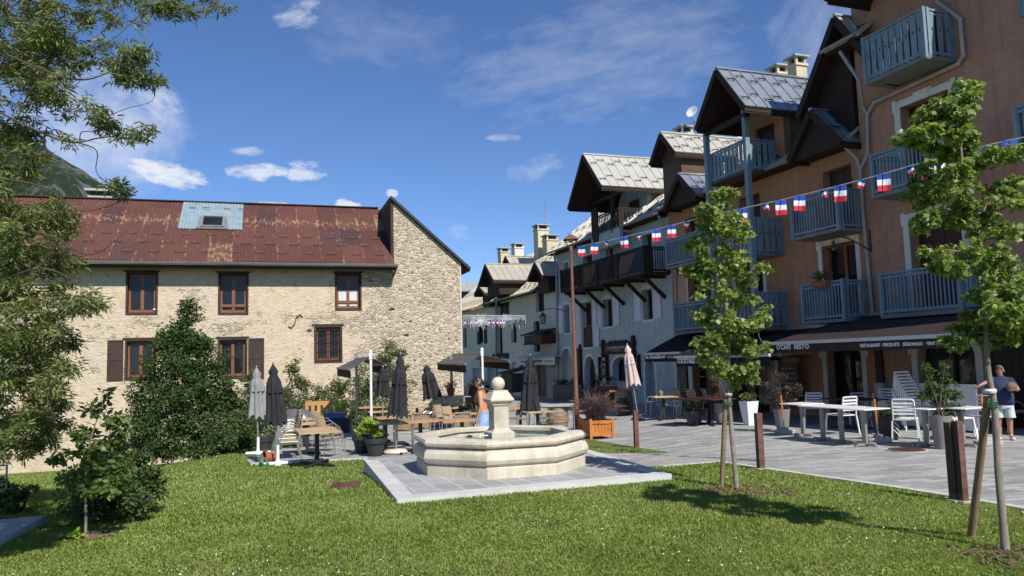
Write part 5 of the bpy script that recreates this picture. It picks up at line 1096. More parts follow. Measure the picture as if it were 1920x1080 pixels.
for s in (-1, 1):
    a = FC+Vector((math.cos(PR)*s*.2, math.sin(PR)*s*.2, .52)); d = Vector((math.cos(PR)*s, math.sin(PR)*s, 0)); m.tube([a, a+d*.12, a+d*.16-Vector((0, 0, .03))], .012, 8)
m.build('spout', M['metal'], ft)
# drain cover in the lawn, manhole on the plaza
p = gp(647, 913); t = wempty('lawn_grate', (p.x, p.y, gz(p.x, p.y)), 'rusty ribbed metal cover lying in the lawn left of the fountain slab', 'drain cover')
m = MB(); m.box((p.x, p.y, p.z+.02), (.42, .50, .035), rz=R(8)); m.build('cover', M['corten'], t); m = MB()
for k in range(16): a = -.2+k*.4/15; q = Matrix.Rotation(R(8), 3, 'Z') @ Vector((a, 0, 0)); m.box((p.x+q.x, p.y+q.y, p.z+.042), (.012, .48, .01), rz=R(8))
m.build('ribs', M['corten'], t)
p = gp(1700, 846); t = wempty('manhole_cover', (p.x, p.y, gz(p.x, p.y)), 'round rusty iron manhole cover in the plaza paving', 'manhole cover')
m = MB(); m.lathe([(.36, .0), (.36, .028), (0.001, .028)], 28, (p.x, p.y, p.z)); m.build('frame', M['concrete'], t); m = MB(); m.lathe([(.32, .02), (.32, .034), (.001, .034)], 28, (p.x, p.y, p.z))
for k in range(9): m.box((p.x-.26+k*.065, p.y, p.z+.037), (.02, 2*math.sqrt(max(.02, .09-(.26-k*.065)**2)), .008))
m.build('lid', M['corten'], t)
# bollards and lamp post
def bollard_maker():
    t = empty('steel_bollard'); setp(t, cat='bollard'); m = MB(); m.box((0, 0, .46), (.10, .10, .98)); m.build('post', M['corten'], t, bevel=.004); m = MB(); m.bb(-.056, -.0505, -.035, .035, .1, .93); m.build('groove', M['black'], t); m = MB(); m.box((0, 0, .015), (.20, .20, .02)); m.build('foot_plate', M['concrete'], t); return t
bol = Kind(bollard_maker)
for px, py, h, l in ((1194, 841, .93, 'rusty brown steel bollard at the tip of the grass wedge beside the fountain'), (1427, 880, .95, 'rusty brown steel bollard on the kerb just right of the staked young tree'), (1791, 940, .98, 'left dark-faced one of the twin steel bollards beside the near tree'), (1806, 942, 1.0, 'right rust-lit one of the twin steel bollards beside the near tree')):
    p = gp(px, py); o = bol((p.x, p.y, p.z), R(12), l, 'rusty steel bollards along the plaza kerb'); o.scale = (.8 if px > 1780 else 1, 1, h)
p = gp(1083, 818); t = wempty('street_lamp', (p.x, p.y, p.z), 'tall reddish brown street lamp post between fountain and orange planter', 'street lamp')
zt = at(1072, 466, p.y).z; x, y, z = p; m = MB(); m.tube([(x, y, z), (x, y, z+1.0), (x, y, z+1.05), (x, y, z+3.0), (x, y, zt)], [.075, .075, .062, .052, .040], 14); m.lathe([(.055, -.1), (.06, 0), (.05, .06)], 14, (x, y, zt)); m.build('post', M['lamp_brown'], t)
m = MB(); zc = at(1072, 450, p.y).z+.02
for k in range(4):
    g = math.pi/4+k*math.pi/2; c_, s_ = math.cos(g), math.sin(g); m.tube([(x, y, zt), (x+.10*c_, y+.10*s_, zt+.06), (x+.20*c_, y+.20*s_, zt+.17), (x+.24*c_, y+.24*s_, zc)], .011, 6)
m.build('cage_arms', M['lamp_brown'], t); m = MB(); m.lathe([(.30, -.02), (.30, .0), (.10, .12), (.07, .14), (.001, .145)], 4, (x, y, zc), rot=.5); m.lathe([(.28, -.02), (.10, .0)], 4, (x, y, zc), rot=.5); m.build('cap', M['lamp_brown'], t); m = MB(); m.lathe([(.05, -.10), (.12, -.02)], 12, (x, y, zc)); m.build('bulb_glass', M['glass_lamp'], t)
LAMPTOP = Vector((x, y, zc))

# ================================================================== bunting
p0 = at(1085, 462, 20.3); p1 = at(1960, 250, 8.5)
st = wempty('flag_bunting', p0, 'string of small French flags from the street lamp across the square to the right', 'bunting')
# the string's own shape is found by fixing its depth along the way
pts = [(1082, 463), (1150, 449), (1230, 430), (1300, 412), (1395, 390), (1460, 376), (1530, 359), (1620, 336), (1700, 313), (1780, 291), (1860, 270), (1925, 256)]
def bd_(px): t = (px-1082)/(1925-1082); return 20.1/(1+t*1.05)
BP = [at(px, py, bd_(px)) for px, py in pts]; m = MB(); m.tube(BP, .008, 5); m.build('string', M['whitep'], st)
def along(px):
    for (a, b), A, B in zip(zip(pts, pts[1:]), BP, BP[1:]):
        if a[0] <= px <= b[0]: t = (px-a[0])/(b[0]-a[0]); return A.lerp(B, t), (B-A).normalized()
def flag(px, w_, h, turn, roll_):
    P, d = along(px); fold = abs(turn) > .7; d = Matrix.Rotation(-.25+random.uniform(-.2, .2)-(.5 if fold else 0), 3, 'Z') @ Vector((1, 0, 0)); w_ = .10 if fold else .19; h = .15 if fold else .27; rr_ = (roll_*.6 if fold else random.uniform(-.07, .07)); ax_ = d.cross(Vector((0, 0, -1))); dn = Matrix.Rotation(rr_, 3, ax_) @ Vector((0, 0, -1)); d2 = Matrix.Rotation(rr_, 3, ax_) @ d
    m = MB(); K = 5; nn = d2.cross(dn)
    for s in range(3):
        m.cur = s
        for i in range(K):
            for j in range(2):
                def q(a, b): return P+d2*(w_*(a-.5))+dn*(h*b)+nn*(.02*math.sin(a*5+px)*b)
                a0, a1 = i/K, (i+1)/K; b0, b1 = (s+j/2)/3, (s+(j+1)/2)/3; m.add([q(a0, b0), q(a1, b0), q(a1, b1), q(a0, b1)], [(0, 1, 2, 3)])
    m.build('flag', [M['fl_blue'], M['fl_white'], M['fl_red']], st, fix=False)
for px, w_, tu, ro_ in ((1091, .30, -.35, .05), (1116, .32, -.25, .18), (1139, .18, 1.2, .8), (1171, .28, -.2, -.04), (1199, .22, .9, -.5), (1230, .26, -.3, .0), (1260, .26, -.3, 0), (1289, .2, .9, .6), (1318, .2, .9, 0), (1352, .2, .8, .4), (1392, .25, -.4, -.05), (1434, .22, .8, -.6), (1464, .22, -.4, 0), (1500, .23, -.4, -.04), (1543, .18, .9, -.7), (1577, .22, -.4, .05), (1618, .18, 1., .7), (1657, .20, -.4, .08), (1704, .18, .9, -.6), (1741, .18, -.4, 0), (1778, .18, -.3, .2), (1848, .17, -.4, -.3), (1893, .18, -.4, .1)):
    flag(px, w_*.9, .30*bd_(px)/20.1*1.15+.03, tu, ro_)
# light garland over the street
u0, z0 = FR(868, 593, -2.5); A = at(869, 591, 42); B = at(985, 592, 44); g_ = wempty('light_garland', A, 'white hanging light garland with star bursts and little flags across the street', 'garland'); m = MB(); m.tube([A, B], .009, 5)
for k in range(58):
    t = k/57; p = A.lerp(B, t); L = random.uniform(.15, .75); m.bar(p, p-Vector((0, 0, L)), .013)
m.build('icicle_lights', M['tinsel'], g_)
for px in (898, 952):
    m = MB(); c = at(px, 602, 42.6)
    for k in range(26): g = math.pi*2*k/26; L = random.uniform(.3, .75); m.bar(c, c+Vector((math.cos(g)*L, .1*math.sin(3*g), math.sin(g)*L*.75-.03)), .018)
    m.build('star_burst', M['tinsel'], g_)
for px in (872, 884, 893, 917, 925, 933, 939, 945, 966, 975, 983):
    m = MB(); p = at(px, 600, 42.3)
    for s in range(3): m.cur = s; m.bb(p.x-.055, p.x+.055, p.y-.01, p.y, p.z-.08*s-.02, p.z-.08*(s+1)-.02)
    m.build('pennant', [M['fl_blue'], M['fl_white'], M['fl_red']], g_)

# ================================================================== furniture prototypes (local, facing -y)
def rattan_chair():
    t = empty('bistro_chair'); setp(t, cat='chair'); m = MB()
    m.ext([(-.22, -.21, .44), (.22, -.21, .44), (.20, .20, .42), (-.20, .20, .42)], (0, 0, .03)); m.build('seat', M['rattan'], t, bevel=.01)
    m = MB(); vs = []; K = 6
    for j in range(5):
        for i in range(K+1):
            a = (i/K-.5); z = .50+.36*j/4; wv = .40-.03*j/4; vs.append((a*wv, .205+.085*j/4-.10*a*a+.0, z+.02*math.cos(a*3)))
    f = [(j*(K+1)+i, j*(K+1)+i+1, (j+1)*(K+1)+i+1, (j+1)*(K+1)+i) for j in range(4) for i in range(K)]; n = len(vs); vs2 = [(x_, y_+.02, z_) for x_, y_, z_ in vs]
    m.add(vs, f); m.add(vs2, [q[::-1] for q in f]); m.bar((-.2, .305, .875), (.2, .305, .875), .035, .035); m.build('backrest', M['rattan'], t)
    for s in (-1, 1):
        m = MB(); m.tube([(s*.24, -.25, 0), (s*.245, -.22, .35), (s*.25, -.15, .58), (s*.25, -.02, .665), (s*.245, .12, .66), (s*.225, .23, .62)], .0125, 8); m.build('arm_leg', M['alu'], t)
        m = MB(); m.tube([(s*.22, .30, 0), (s*.215, .22, .43), (s*.20, .235, .60), (s*.185, .30, .88)], .0125, 8); m.build('back_leg', M['alu'], t)
    m = MB(); m.tube([(-.22, -.21, .435), (.22, -.21, .435)], .011, 6); m.tube([(-.2, .2, .41), (.2, .2, .41)], .011, 6); m.tube([(-.235, -.2, .42), (-.215, .21, .41)], .011, 6); m.tube([(.235, -.2, .42), (.215, .21, .41)], .011, 6); m.build('seat_frame', M['alu'], t); return t
def slat_chair():
    t = empty('white_slat_chair'); setp(t, cat='chair'); m = MB(); m.ext([(-.24, -.24, .445), (.24, -.24, .445), (.22, .22, .43), (-.22, .22, .43)], (0, 0, .025)); m.build('seat', M['whitepaint'], t, bevel=.008)
    m = MB()
    for k in range(5): z = .55+.072*k; y = .255+.045*k/4; m.bb(-.20, .20, y-.012, y+.012, z, z+.04)
    m.tube([(-.21, .235, .45), (-.205, .26, .6), (-.20, .30, .83), (-.16, .312, .865), (.16, .312, .865), (.20, .30, .83), (.205, .26, .6), (.21, .235, .45)], .018, 8); m.build('backrest', M['whitepaint'], t)
    for sx in (-1, 1):
        for sy in (-1, 1):
            m = MB(); m.bar((sx*.225, sy*.22, .44), (sx*.25, sy*.27, 0), .028, .028); m.build('leg', M['whitepaint'], t)
    return t
def slat_table(mat='teak', w_=.8, d_=.7):
    def f():
        t = empty('wooden_terrace_table'); setp(t, cat='table'); m = MB(); n = 7
        for k in range(n): y = -d_/2+d_*(k+.5)/n; m.bb(-w_/2+.03, w_/2-.03, y-d_/n/2+.004, y+d_/n/2-.004, .725, .75)
        m.bb(-w_/2, -w_/2+.028, -d_/2, d_/2, .722, .751); m.bb(w_/2-.028, w_/2, -d_/2, d_/2, .722, .751); m.build('tabletop', M[mat], t)
        m = MB(); m.bb(-.04, .04, -.04, .04, .05, .722); m.bar((-.28, -.28, .72), (.28, .28, .71), .03, .015); m.bar((-.28, .28, .72), (.28, -.28, .71), .03, .015); m.build('column', M['black'], t)
        m = MB(); m.bar((-.28, -.28, .03), (.28, .28, .03), .06, .05); m.bar((-.28, .28, .033), (.28, -.28, .033), .06, .05); m.build('foot', M['black'], t); return t
    return f
def white_table():
    t = empty('white_terrace_table'); setp(t, cat='table'); m = MB(); m.bb(-.35, .35, -.35, .35, .725, .75); m.build('tabletop', M['whitepaint'], t, bevel=.01)
    m = MB(); m.bb(-.045, .045, -.03, .03, .06, .724); m.build('column', M['gutter'], t); m = MB(); m.bar((-.25, 0, .04), (.25, 0, .04), .07, .04); m.bar((0, -.25, .042), (0, .25, .042), .07, .04)
    for a, b in ((-.25, 0), (.25, 0), (0, -.25), (0, .25)): m.lathe([(.03, 0), (.03, .04)], 8, (a, b, 0))
    m.build('foot', M['gutter'], t); return t
chair = Kind(rattan_chair); wchair = Kind(slat_chair); tb = Kind(slat_table('teak')); tb2 = Kind(slat_table('teak2', 1.1, .7)); wt = Kind(white_table)
def place(kind, px, py, rz, label, group=None, up=.0, s=1.0, dz=0):
    p = gp(px, py, up); g = gz(p.x, p.y)+.012+dz; o = kind((p.x, p.y, g), R(rz), label, group)
    if s != 1: o.scale = (s, s, s)
    return o
GT = 'wooden terrace tables below the stone house'; GC = 'rattan bistro chairs of the terrace'
# tables: pixel of the top's middle
for px, py, rz, k, l in ((594, 807, 20, tb, 'pale slatted table nearest the lawn, on the left of the terrace'), (576, 794, 20, tb, 'pale slatted table directly behind the nearest left one'), (570, 786, 20, tb, 'pale slatted table in front of the upright pallet'),
    (742, 782, 20, tb2, 'reddish slatted table behind the dark parasol beside the pots'), (788, 790, 20, tb2, 'long warm wooden table with two chair backs towards the fountain'), (708, 772, 20, tb2, 'reddish table behind the lime green potted shrub'), (690, 764, 20, tb2, 'reddish table at the foot of the white awning post'),
    (836, 765, 0, tb, 'wooden table standing under the slanting closed parasol'), (782, 763, 0, tb, 'pale table near the ivy at the foot of the house'), (872, 776, 20, tb2, 'reddish table behind the walking woman'), (866, 788, 20, tb2, 'reddish table just behind the left rim of the fountain'),
    (975, 765, 10, tb2, 'reddish table seen right of the fountain pillar'), (1008, 772, 20, tb, 'pale table beneath the dark parasol right of the pillar'), (1243, 744, 10, tb, 'round-edged wooden table before the pale blue house')):
    place(k, px, py, rz, l, GT, up=.75)
bpy.data.objects['wooden_terrace_table'].scale = (1.05, 2.0, 1)
o = place(tb, 722, 792, 20, 'small black-topped table beside the black flower pots', None, up=.75)
for c in o.children:
    if c.name.startswith('tabletop'): c.data = c.data.copy(); c.data.materials[0] = M['black']
# chairs: pixel on the ground below the seat
for px, py, rz, l in ((540, 862, -70, 'front chair of the stack at the left end of the nearest table'), (621, 858, 75, 'chair with its back to the pots, right of the nearest table'), (618, 847, 75, 'second chair on the right side of the nearest left table'), (611, 838, 75, 'third chair on the right side of the left table row'), (605, 830, 75, 'farthest chair on the right side of the left table row'), (545, 842, -70, 'chair on the left side behind the stacked chairs'),
    (757, 842, 190, 'chair with its back to the fountain, nearest the grey parasol pole'), (791, 838, 190, 'second chair with its back to the fountain, touching its left rim'), (868, 838, 185, 'chair back seen just over the fountain rim beside the woman'), (835, 815, 60, 'tilted chair right of the black table column'), (850, 820, 50, 'chair leaning against the table behind the fountain'), (805, 812, -60, 'chair left of the table under the slanting parasol'),
    (885, 790, 15, 'left of three folded chairs in front of the street'), (897, 790, 15, 'middle of three folded chairs in front of the street'), (908, 790, 15, 'right of three folded chairs in front of the street'), (970, 812, -40, 'chair between the fountain pillar and the dark parasol'), (1022, 812, 60, 'chair between the dark parasol and the barrel'),
    (1228, 778, -80, 'left chair at the small table before the pale blue house'), (1258, 783, 70, 'pale chair with its back to the square before the blue house'), (1283, 777, 110, 'chair in the shade under the COCKTAILS awning, left'), (1309, 780, 120, 'chair in the shade behind the pot of yellow flowers'), (1337, 778, 95, 'chair in the shade left of the dry reddish plant')):
    place(chair, px, py, rz, l, GC)
for k in range(3):
    p = gp(537, 860); chair((p.x-.03*k-.02, p.y+.08*(k+1), gz(p.x, p.y)+.07*(k+1)), R(-70), ('second', 'third', 'topmost')[k]+' chair from below of the stack at the nearest left table', GC)
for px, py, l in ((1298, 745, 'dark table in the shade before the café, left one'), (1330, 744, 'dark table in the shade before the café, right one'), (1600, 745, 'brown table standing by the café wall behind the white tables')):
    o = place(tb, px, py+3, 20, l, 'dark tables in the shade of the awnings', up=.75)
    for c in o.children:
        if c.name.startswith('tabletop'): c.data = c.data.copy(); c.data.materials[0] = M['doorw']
GW = 'white square tables under the café awning'; GWC = 'white slatted chairs under the café awning'
for px, py, l in ((1503, 757, 'leftmost white table, at the dark bronze shrub'), (1540, 761, 'second white table from the left in the joined row'), (1575, 763, 'third white table in the joined row'), (1618, 766, 'white table at the right end of the joined row, by the orange pole'), (1733, 765, 'white table left of the tall potted shrub'), (1800, 764, 'white table right of the tall potted shrub')):
    place(wt, px, py, -65, l, GW, up=.75)
for px, py, rz, l in ((1525, 797, 170, 'white slatted chair against the brown wall near the chalkboard'), (1580, 815, 200, 'white slatted chair tucked behind the joined white tables, left'), (1600, 800, 190, 'white slatted chair half hidden behind the joined tables'), (1640, 802, 190, 'white slatted chair behind the right end of the joined tables'), (1700, 827, 150, 'bright white slatted chair standing free beside the grey planter'), (1795, 826, 100, 'white slatted chair right behind the tall potted shrub'), (1830, 822, -70, 'white slatted chair beside the man'), (1668, 800, 180, 'white slatted chair beyond the square grey planter')):
    place(wchair, px, py, rz, l, GWC)
p = gp(1700, 806)
for k in range(8):
    o = wchair((p.x-.05*k*.5, p.y+.02*k, gz(p.x, p.y)+.012+.075*k), R(195), ['lowest', 'second', 'third', 'fourth', 'fifth', 'sixth', 'seventh', 'topmost'][k]+' chair of the stack of white slatted chairs', GWC)
place(chair, 1896, 808, 100, 'rattan chair in the dark doorway behind the man', GC)

# ================================================================== closed parasols
def parasol(tx, ty, sy, bx, by, wpx, mat, label, base='white', D=None, polemat='metal', over=0.0):
    b = gp(bx, by); D = D or b.y; b = Vector((b.x, b.y, gz(b.x, b.y)+.01)) if D == b.y else Vector((at(bx, by, D).x, D, gz(at(bx, by, D).x, D)+.01))
    T = at(tx, ty, D); S_ = b+(T-b)*((at(tx, sy, D).z-b.z)/(T.z-b.z)); t = wempty('closed_parasol', b, label, 'parasol', 'closed parasols on the terraces'); m = MB()
    ax = (T-S_); L = ax.length; ax = ax/L; a = ax.orthogonal().normalized(); c = ax.cross(a); rw = wpx*.5*D/FOC; K = 48; rows = 16; vs = []; ph = random.random()*6
    for j in range(rows+1):
        s = j/rows; prof = .10+.55*min(1, s*3.2)**.8+.45*s**1.4 if s > .17 else .10+.62*(s/.17)
        if .17 < s < .24: prof *= .80
        for i in range(K):
            g = 2*math.pi*i/K; fold = 1+.17*min(1, s*2.5)*math.sin(8*g+ph+.6*math.sin(3*g))+.05*math.sin(3*g+s*5); z = L*(1-s)
            if j == rows: z -= .05*math.sin(8*g+ph)+.025*math.sin(3*g)
            rr = rw*prof*fold/1.1; vs.append(S_+ax*z+a*(rr*math.cos(g))+c*(rr*math.sin(g)))
    n = len(vs); vs.append(T+ax*.015); m.add(vs, [(j*K+i, j*K+(i+1) % K, (j+1)*K+(i+1) % K, (j+1)*K+i) for j in range(rows) for i in range(K)]+[(i, (i+1) % K, n) for i in range(K)]); m.build('canopy', mat, t, ang=70)
    m = MB(); m.tube([b, T+ax*.03], .021, 10); m.sphere(T+ax*.03, .028, 8, 6); m.build('pole', M[polemat], t)
    m = MB(); m.tube([S_+ax*L*.52-a*0, S_+ax*L*.535], rw*.86, 20); m.build('tie_band', mat, t)
    m = MB()
    if base == 'white':
        for g in (.3, .3+math.pi/2): d = Vector((math.cos(g), math.sin(g), 0))*.30; m.bar(b-d+Vector((0, 0, .035)), b+d+Vector((0, 0, .035+.002*g)), .13, .06)
        m.lathe([(.06, .05), (.035, .12), (.035, .42)], 12, b); m.build('base', M['whitep'], t, bevel=.01)
    elif base == 'stone': m.lathe([(.26, 0), (.29, .05), (.25, .10), (.06, .12)], 20, b); m.build('base', M['stone_l'], t, ang=60)
    else: m.lathe([(.24, 0), (.24, .05), (.04, .08), (.035, .3)], 16, b); m.build('base', M['blackp'], t)
    return t
parasol(481, 690, 782, 484, 852, 33, M['fab_grey'], 'light grey closed parasol, leftmost on the terrace, on a white cross foot', 'white')
parasol(512, 683, 795, 521, 872, 36, M['fab_dark'], 'dark closed parasol on a white foot right beside the light grey one', 'white')
parasol(718, 689, 742, 717, 800, 26, M['fab_dark'], 'small dark closed parasol behind the white awning post', 'black', D=22)
parasol(751, 665, 780, 742, 852, 34, M['fab_dark'], 'tall dark closed parasol with a round stone foot, left of the fountain', 'stone')
parasol(799, 685, 747, 821, 800, 32, M['fab_dark'], 'dark closed parasol on a slanting pole before the stone wall', 'black')
parasol(994, 667, 770, 992, 822, 34, M['fab_dark'], 'dark closed parasol right of the fountain pillar', 'black')
parasol(1176, 647, 722, 1197, 787, 25, M['fab_beige'], 'faded beige closed parasol before the dark timber signboard', 'black')
# ================================================================== free-standing double awnings
def double_awning(A, B, LA, LB, RA, RB, hv, label, posts):
    t = wempty('double_sided_awning', (A.x, A.y, gz(A.x, A.y)), label, 'awning'); m = MB(); m.bar(A, B, .12, .10); m.build('beam', M['gutter'], t)
    for P, Q in ((LA, LB), (RA, RB)):
        m = MB(); m.ext([A+Vector((0, 0, .03)), B+Vector((0, 0, .03)), Q, P], (0, 0, .012)); m.build('canopy', M['fab_dark2'], t)
        m = MB(); m.bar(P, Q, .05, .05); m.build('edge_bar', M['gutter'], t); m = MB(); m.ext([P-Vector((0, 0, .03)), Q-Vector((0, 0, .03)), Q-Vector((0, 0, hv)), P-Vector((0, 0, hv))], (.012, 0, 0)); m.build('valance', M['fab_navy'], t)
        m = MB(); X = A.lerp(B, .2); m.bar(X, X.lerp(P.lerp(Q, .2), .95), .03); X = A.lerp(B, .8); m.bar(X, X.lerp(P.lerp(Q, .8), .95), .03); m.build('folding_arm', M['metal'], t)
    for P, mm, r_ in posts: m = MB(); m.tube([(P.x, P.y, gz(P.x, P.y)), (P.x, P.y, P.z+.1)], r_, 10); m.box((P.x, P.y, P.z+.06), (.085, .08, .18)); m.lathe([(.05, .15), (.055, .19), (.02, .24)], 10, (P.x, P.y, P.z)); m.box((P.x, P.y, gz(P.x, P.y)+.02), (.3, .3, .04)); m.build('post', mm, t)
    return t
M['fab_dark2'] = simple('grey_brown_canvas', (.085, .082, .078), .85, 0, .15, 4, .2)
A = at(695, 672, 21.5); B = at(668, 676, 25.5); B.z = A.z
double_awning(A, B, at(657, 693, 20.8), at(632, 690, 24.8), at(722, 684, 22.2), at(694, 684, 26.2), .24, 'small grey free-standing awning on a white and a grey post at the ivy', [(A, M['whitepaint'], .036), (B, M['metal'], .04)])
A = at(904, 666, 24.5); B = at(851, 668, 31.0); B.z = A.z+.1
double_awning(A, B, at(873, 683, 23.6), at(820, 681, 30.0), at(955, 678, 25.0), at(900, 676, 31.6), .26, 'large dark free-standing awning at the corner of the stone house', [(A, M['whitepaint'], .038), (at(846, 680, 28.5), M['metal'], .05)])

# ================================================================== pots, planters, plants
def pot(px, py, r0, r1, h, mat, label, name='flower_pot', seg=24, cat='pot', rim=True, square=False, rz=0, D=None):
    p = gp(px, py); g = Vector((p.x, p.y, gz(p.x, p.y)+.012)); t = wempty(name, g, label, cat); m = MB(); k = math.sqrt(2) if square else 1; sg = 4 if square else seg; rt = .5+4*rz/360 if square else 0
    pr = [(r0*k, 0), (r1*k, h-.06), (r1*k, h-.06)]
    if rim: pr = [(r0*k, 0), (r0*k+(r1-r0)*k*.72, h*.72), (r1*k*1.03, h*.73), (r1*k*1.05, h), (r1*k*.95, h), (r1*k*.93, h-.06)]
    else: pr = [(r0*k, 0), (r0*k+(r1-r0)*.55*k, h*.5), (r1*k, h), (r1*k*.92, h), (r1*k*.9, h-.06)]
    m.lathe(pr, sg, g, rot=rt); m.build('pot', mat, t, ang=40 if not square else 20); m = MB(); m.lathe([(r1*k*.9, h-.05), (r1*k*.5, h-.03), (.01, h-.025)], sg, g, rot=rt); m.build('soil', M['soil'], t); return t, g+Vector((0, 0, h))
def plant(name, base, clusters, n, size, mat, kind, label, cat='plant', stems=5, hol=.5, flowers=None, droop=.0, stemmat='twig', group=None, fn=40, fs=.03, up=.5, sub=True):
    t = wempty(name, base, label, cat, group); n = int(n*2.2); size *= .78; cl_ = sub_cl(clusters, max(12, n//40), .45) if sub else clusters
    pos, d = blob_pos(cl_, n, hol); leaves('foliage', t, pos, size, mat, kind, up=up, droop=droop, out=d*.5)
    m = MB()
    for k in range(stems):
        c = Vector(clusters[k % len(clusters)][0])+Vector(RNG.normal(size=3)*np.array(clusters[k % len(clusters)][1])*.4); b = Vector(base)+Vector((random.uniform(-.05, .05), random.uniform(-.05, .05), -.04)); md = b.lerp(c, .5)+Vector((random.uniform(-.04, .04), random.uniform(-.04, .04), .05)); m.tube([b, md, c], [.014, .009, .004], 6)
    if stems: m.build('stems', M[stemmat], t)
    if flowers:
        pos, d = blob_pos(clusters, fn, .25); leaves('flowers', t, pos, fs, flowers, 'oval', up=.9)
    return t
def cl1(base, dx, dz, r, rz, dy=0): return (Vector(base)+Vector((dx, dy, dz)), (r, r, rz))
_, b = pot(704, 856, .15, .245, .42, M['blackp'], 'big black flower pot in front, left of the grey parasol pole'); plant('lime_green_shrub', b, [cl1(b, -.08, .18, .26, .22), cl1(b, -.14, .36, .2, .16), cl1(b, .12, .1, .18, .14), cl1(b, -.3, .2, .1, .12)], 520, .085, M['lf_lime'], 'oval', 'bright lime green leafy shrub in the front black pot', 'shrub', droop=.3)
_, b = pot(679, 850, .15, .235, .42, M['blackp'], 'second big black flower pot, behind and left of the front one'); plant('dark_potted_shrub', b, [cl1(b, 0, .15, .22, .2), cl1(b, -.12, .25, .14, .14)], 300, .07, M['lf_shrub'], 'oval', 'dark leafy shrub in the black pot behind the lime green one', 'shrub', droop=.2)
_, b = pot(497, 850, .14, .2, .4, M['blackp'], 'black pot half hidden behind the dark parasol on the left')
_, b = pot(1168, 780, .17, .25, .5, M['blackp'], 'black pot before the barrel table under the beige parasol'); plant('flowering_herb', b, [cl1(b, 0, .05, .25, .12)], 260, .06, M['lf_shrub'], 'oval', 'low green plant with tiny yellow flowers in the black pot at the barrel', stems=0, flowers=M['petal_yel'], fn=40)
_, b = pot(1302, 798, .18, .26, .42, M['blackp'], 'black pot on the plaza before the shaded café tables'); plant('yellow_flowering_plant', b, [cl1(b, 0, .10, .3, .15), cl1(b, .2, .1, .15, .1)], 320, .06, M['lf_shrub'], 'oval', 'yellow flowering bushy plant in the black plaza pot', stems=0, flowers=M['petal_yel'], fn=90)
_, b = pot(1354, 796, .14, .22, .60, M['greyp'], 'taupe round pot directly behind the staked young tree', rim=False); plant('dry_reddish_plant', b, [cl1(b, -.02, .35, .2, .28), cl1(b, -.08, .65, .15, .22), cl1(b, .06, .15, .2, .15)], 420, .07, M['lf_dry'], 'needle', 'dry reddish twiggy plant in the taupe pot behind the tree', stems=9)
_, b = pot(1406, 798, .11, .19, .66, M['whitep'], 'white tapered square pot right of the staked young tree', square=True, rim=False, rz=20); plant('yellow_flowering_plant', b, [cl1(b, 0, .10, .22, .12), cl1(b, -.15, .12, .12, .1)], 300, .055, M['lf_shrub'], 'oval', 'yellow and pink flowering plant in the white tapered pot', stems=0, flowers=M['petal_yel'], fn=70); m = MB()
_, b = pot(1468, 811, .13, .20, .56, M['greyp'], 'taupe round pot behind the left orange pole', rim=False); plant('dark_bronze_shrub', b, [cl1(b, -.1, .35, .35, .3), cl1(b, -.25, .55, .3, .25), cl1(b, .05, .75, .2, .2), cl1(b, .35, .35, .25, .18), cl1(b, 0, .15, .25, .15)], 900, .07, M['lf_bronze'], 'oval', 'dark bronze leaved shrub in the taupe pot beside the chalkboard', 'shrub', stems=10)
_, b = pot(1768, 843, .12, .20, .62, M['greyp'], 'tall taupe tapered pot before the man, nearest on the plaza', rim=False)
plant('tall_potted_shrub', b, px_cl([(1768, 770, 15, 24, 18, .22), (1762, 748, 15, 30, 22, .24), (1750, 730, 15, 24, 18, .2), (1778, 735, 15, 22, 22, .2), (1745, 705, 15, 7, 22, .07), (1771, 702, 15, 7, 24, .07), (1735, 690, 15, 4, 14, .05), (1795, 765, 15, 14, 8, .1), (1730, 742, 15, 12, 8, .1)]), 3200, .06, M['lf_shrub'], 'oval', 'leafy green shrub with two tall shoots in the tall taupe pot', 'shrub', stems=9)
_, b = pot(1664, 826, .15, .22, .5, M['blackp'], 'square anthracite planter with pale leaf emblem behind the middle orange pole', square=True, rim=False, rz=-50); plant('low_green_plant', b, [cl1(b, 0, .08, .25, .1), cl1(b, -.2, .12, .15, .1)], 380, .055, M['lf_shrub'], 'oval', 'low green plant filling the square anthracite planter', stems=0)
t = bpy.data.objects['flower_pot.008'] if 'flower_pot.008' in bpy.data.objects else _
m = MB()
for k in range(3):
    P = [gp(0, 0) if False else Vector((b.x+.18*(1-q/6)*1.0-.02, b.y-.23-.02*math.sin(q), b.z-.42+.09*k+.20*math.sin(q/6*1.3)+.0)) for q in range(7)]
    for a_, c_, w_ in zip(P, P[1:], (.008, .016, .022, .02, .014, .006)): m.bar(a_, c_, .006, w_)
m.build('leaf_emblem', M['white_txt'], _)
# orange timber planter with fountain grass
p = gp(1118, 822); p = Vector((p.x, p.y, gz(p.x, p.y)+.012)); t = wempty('timber_planter', p, 'orange stained timber planter box right of the street lamp', 'planter'); MZ = Matrix.Rotation(R(14), 3, 'Z')
def L2(v): return MZ @ Vector(v)+p
W_, D_, H_ = .62, .9, .50; m = MB()
for sx in (-1, 1):
    for sy in (-1, 1): m.box(L2((sx*W_/2, sy*D_/2, H_/2+.02)), (.07, .07, H_+.06), rz=R(14))
m.build('corner_post', M['planter_w'], t, bevel=.005); m = MB()
for k in range(6): m.box(L2((-W_/2+.08+(W_-.16)*k/5, -D_/2+.01, .27)), (.082, .02, .36), rz=R(14)); m.box(L2((-W_/2+.08+(W_-.16)*k/5, D_/2-.01, .27)), (.082, .02, .36), rz=R(14))
for k in range(8): m.box(L2((-W_/2+.01, -D_/2+.08+(D_-.16)*k/7, .27)), (.02, .092, .36), rz=R(14)); m.box(L2((W_/2-.01, -D_/2+.08+(D_-.16)*k/7, .27)), (.02, .092, .36), rz=R(14))
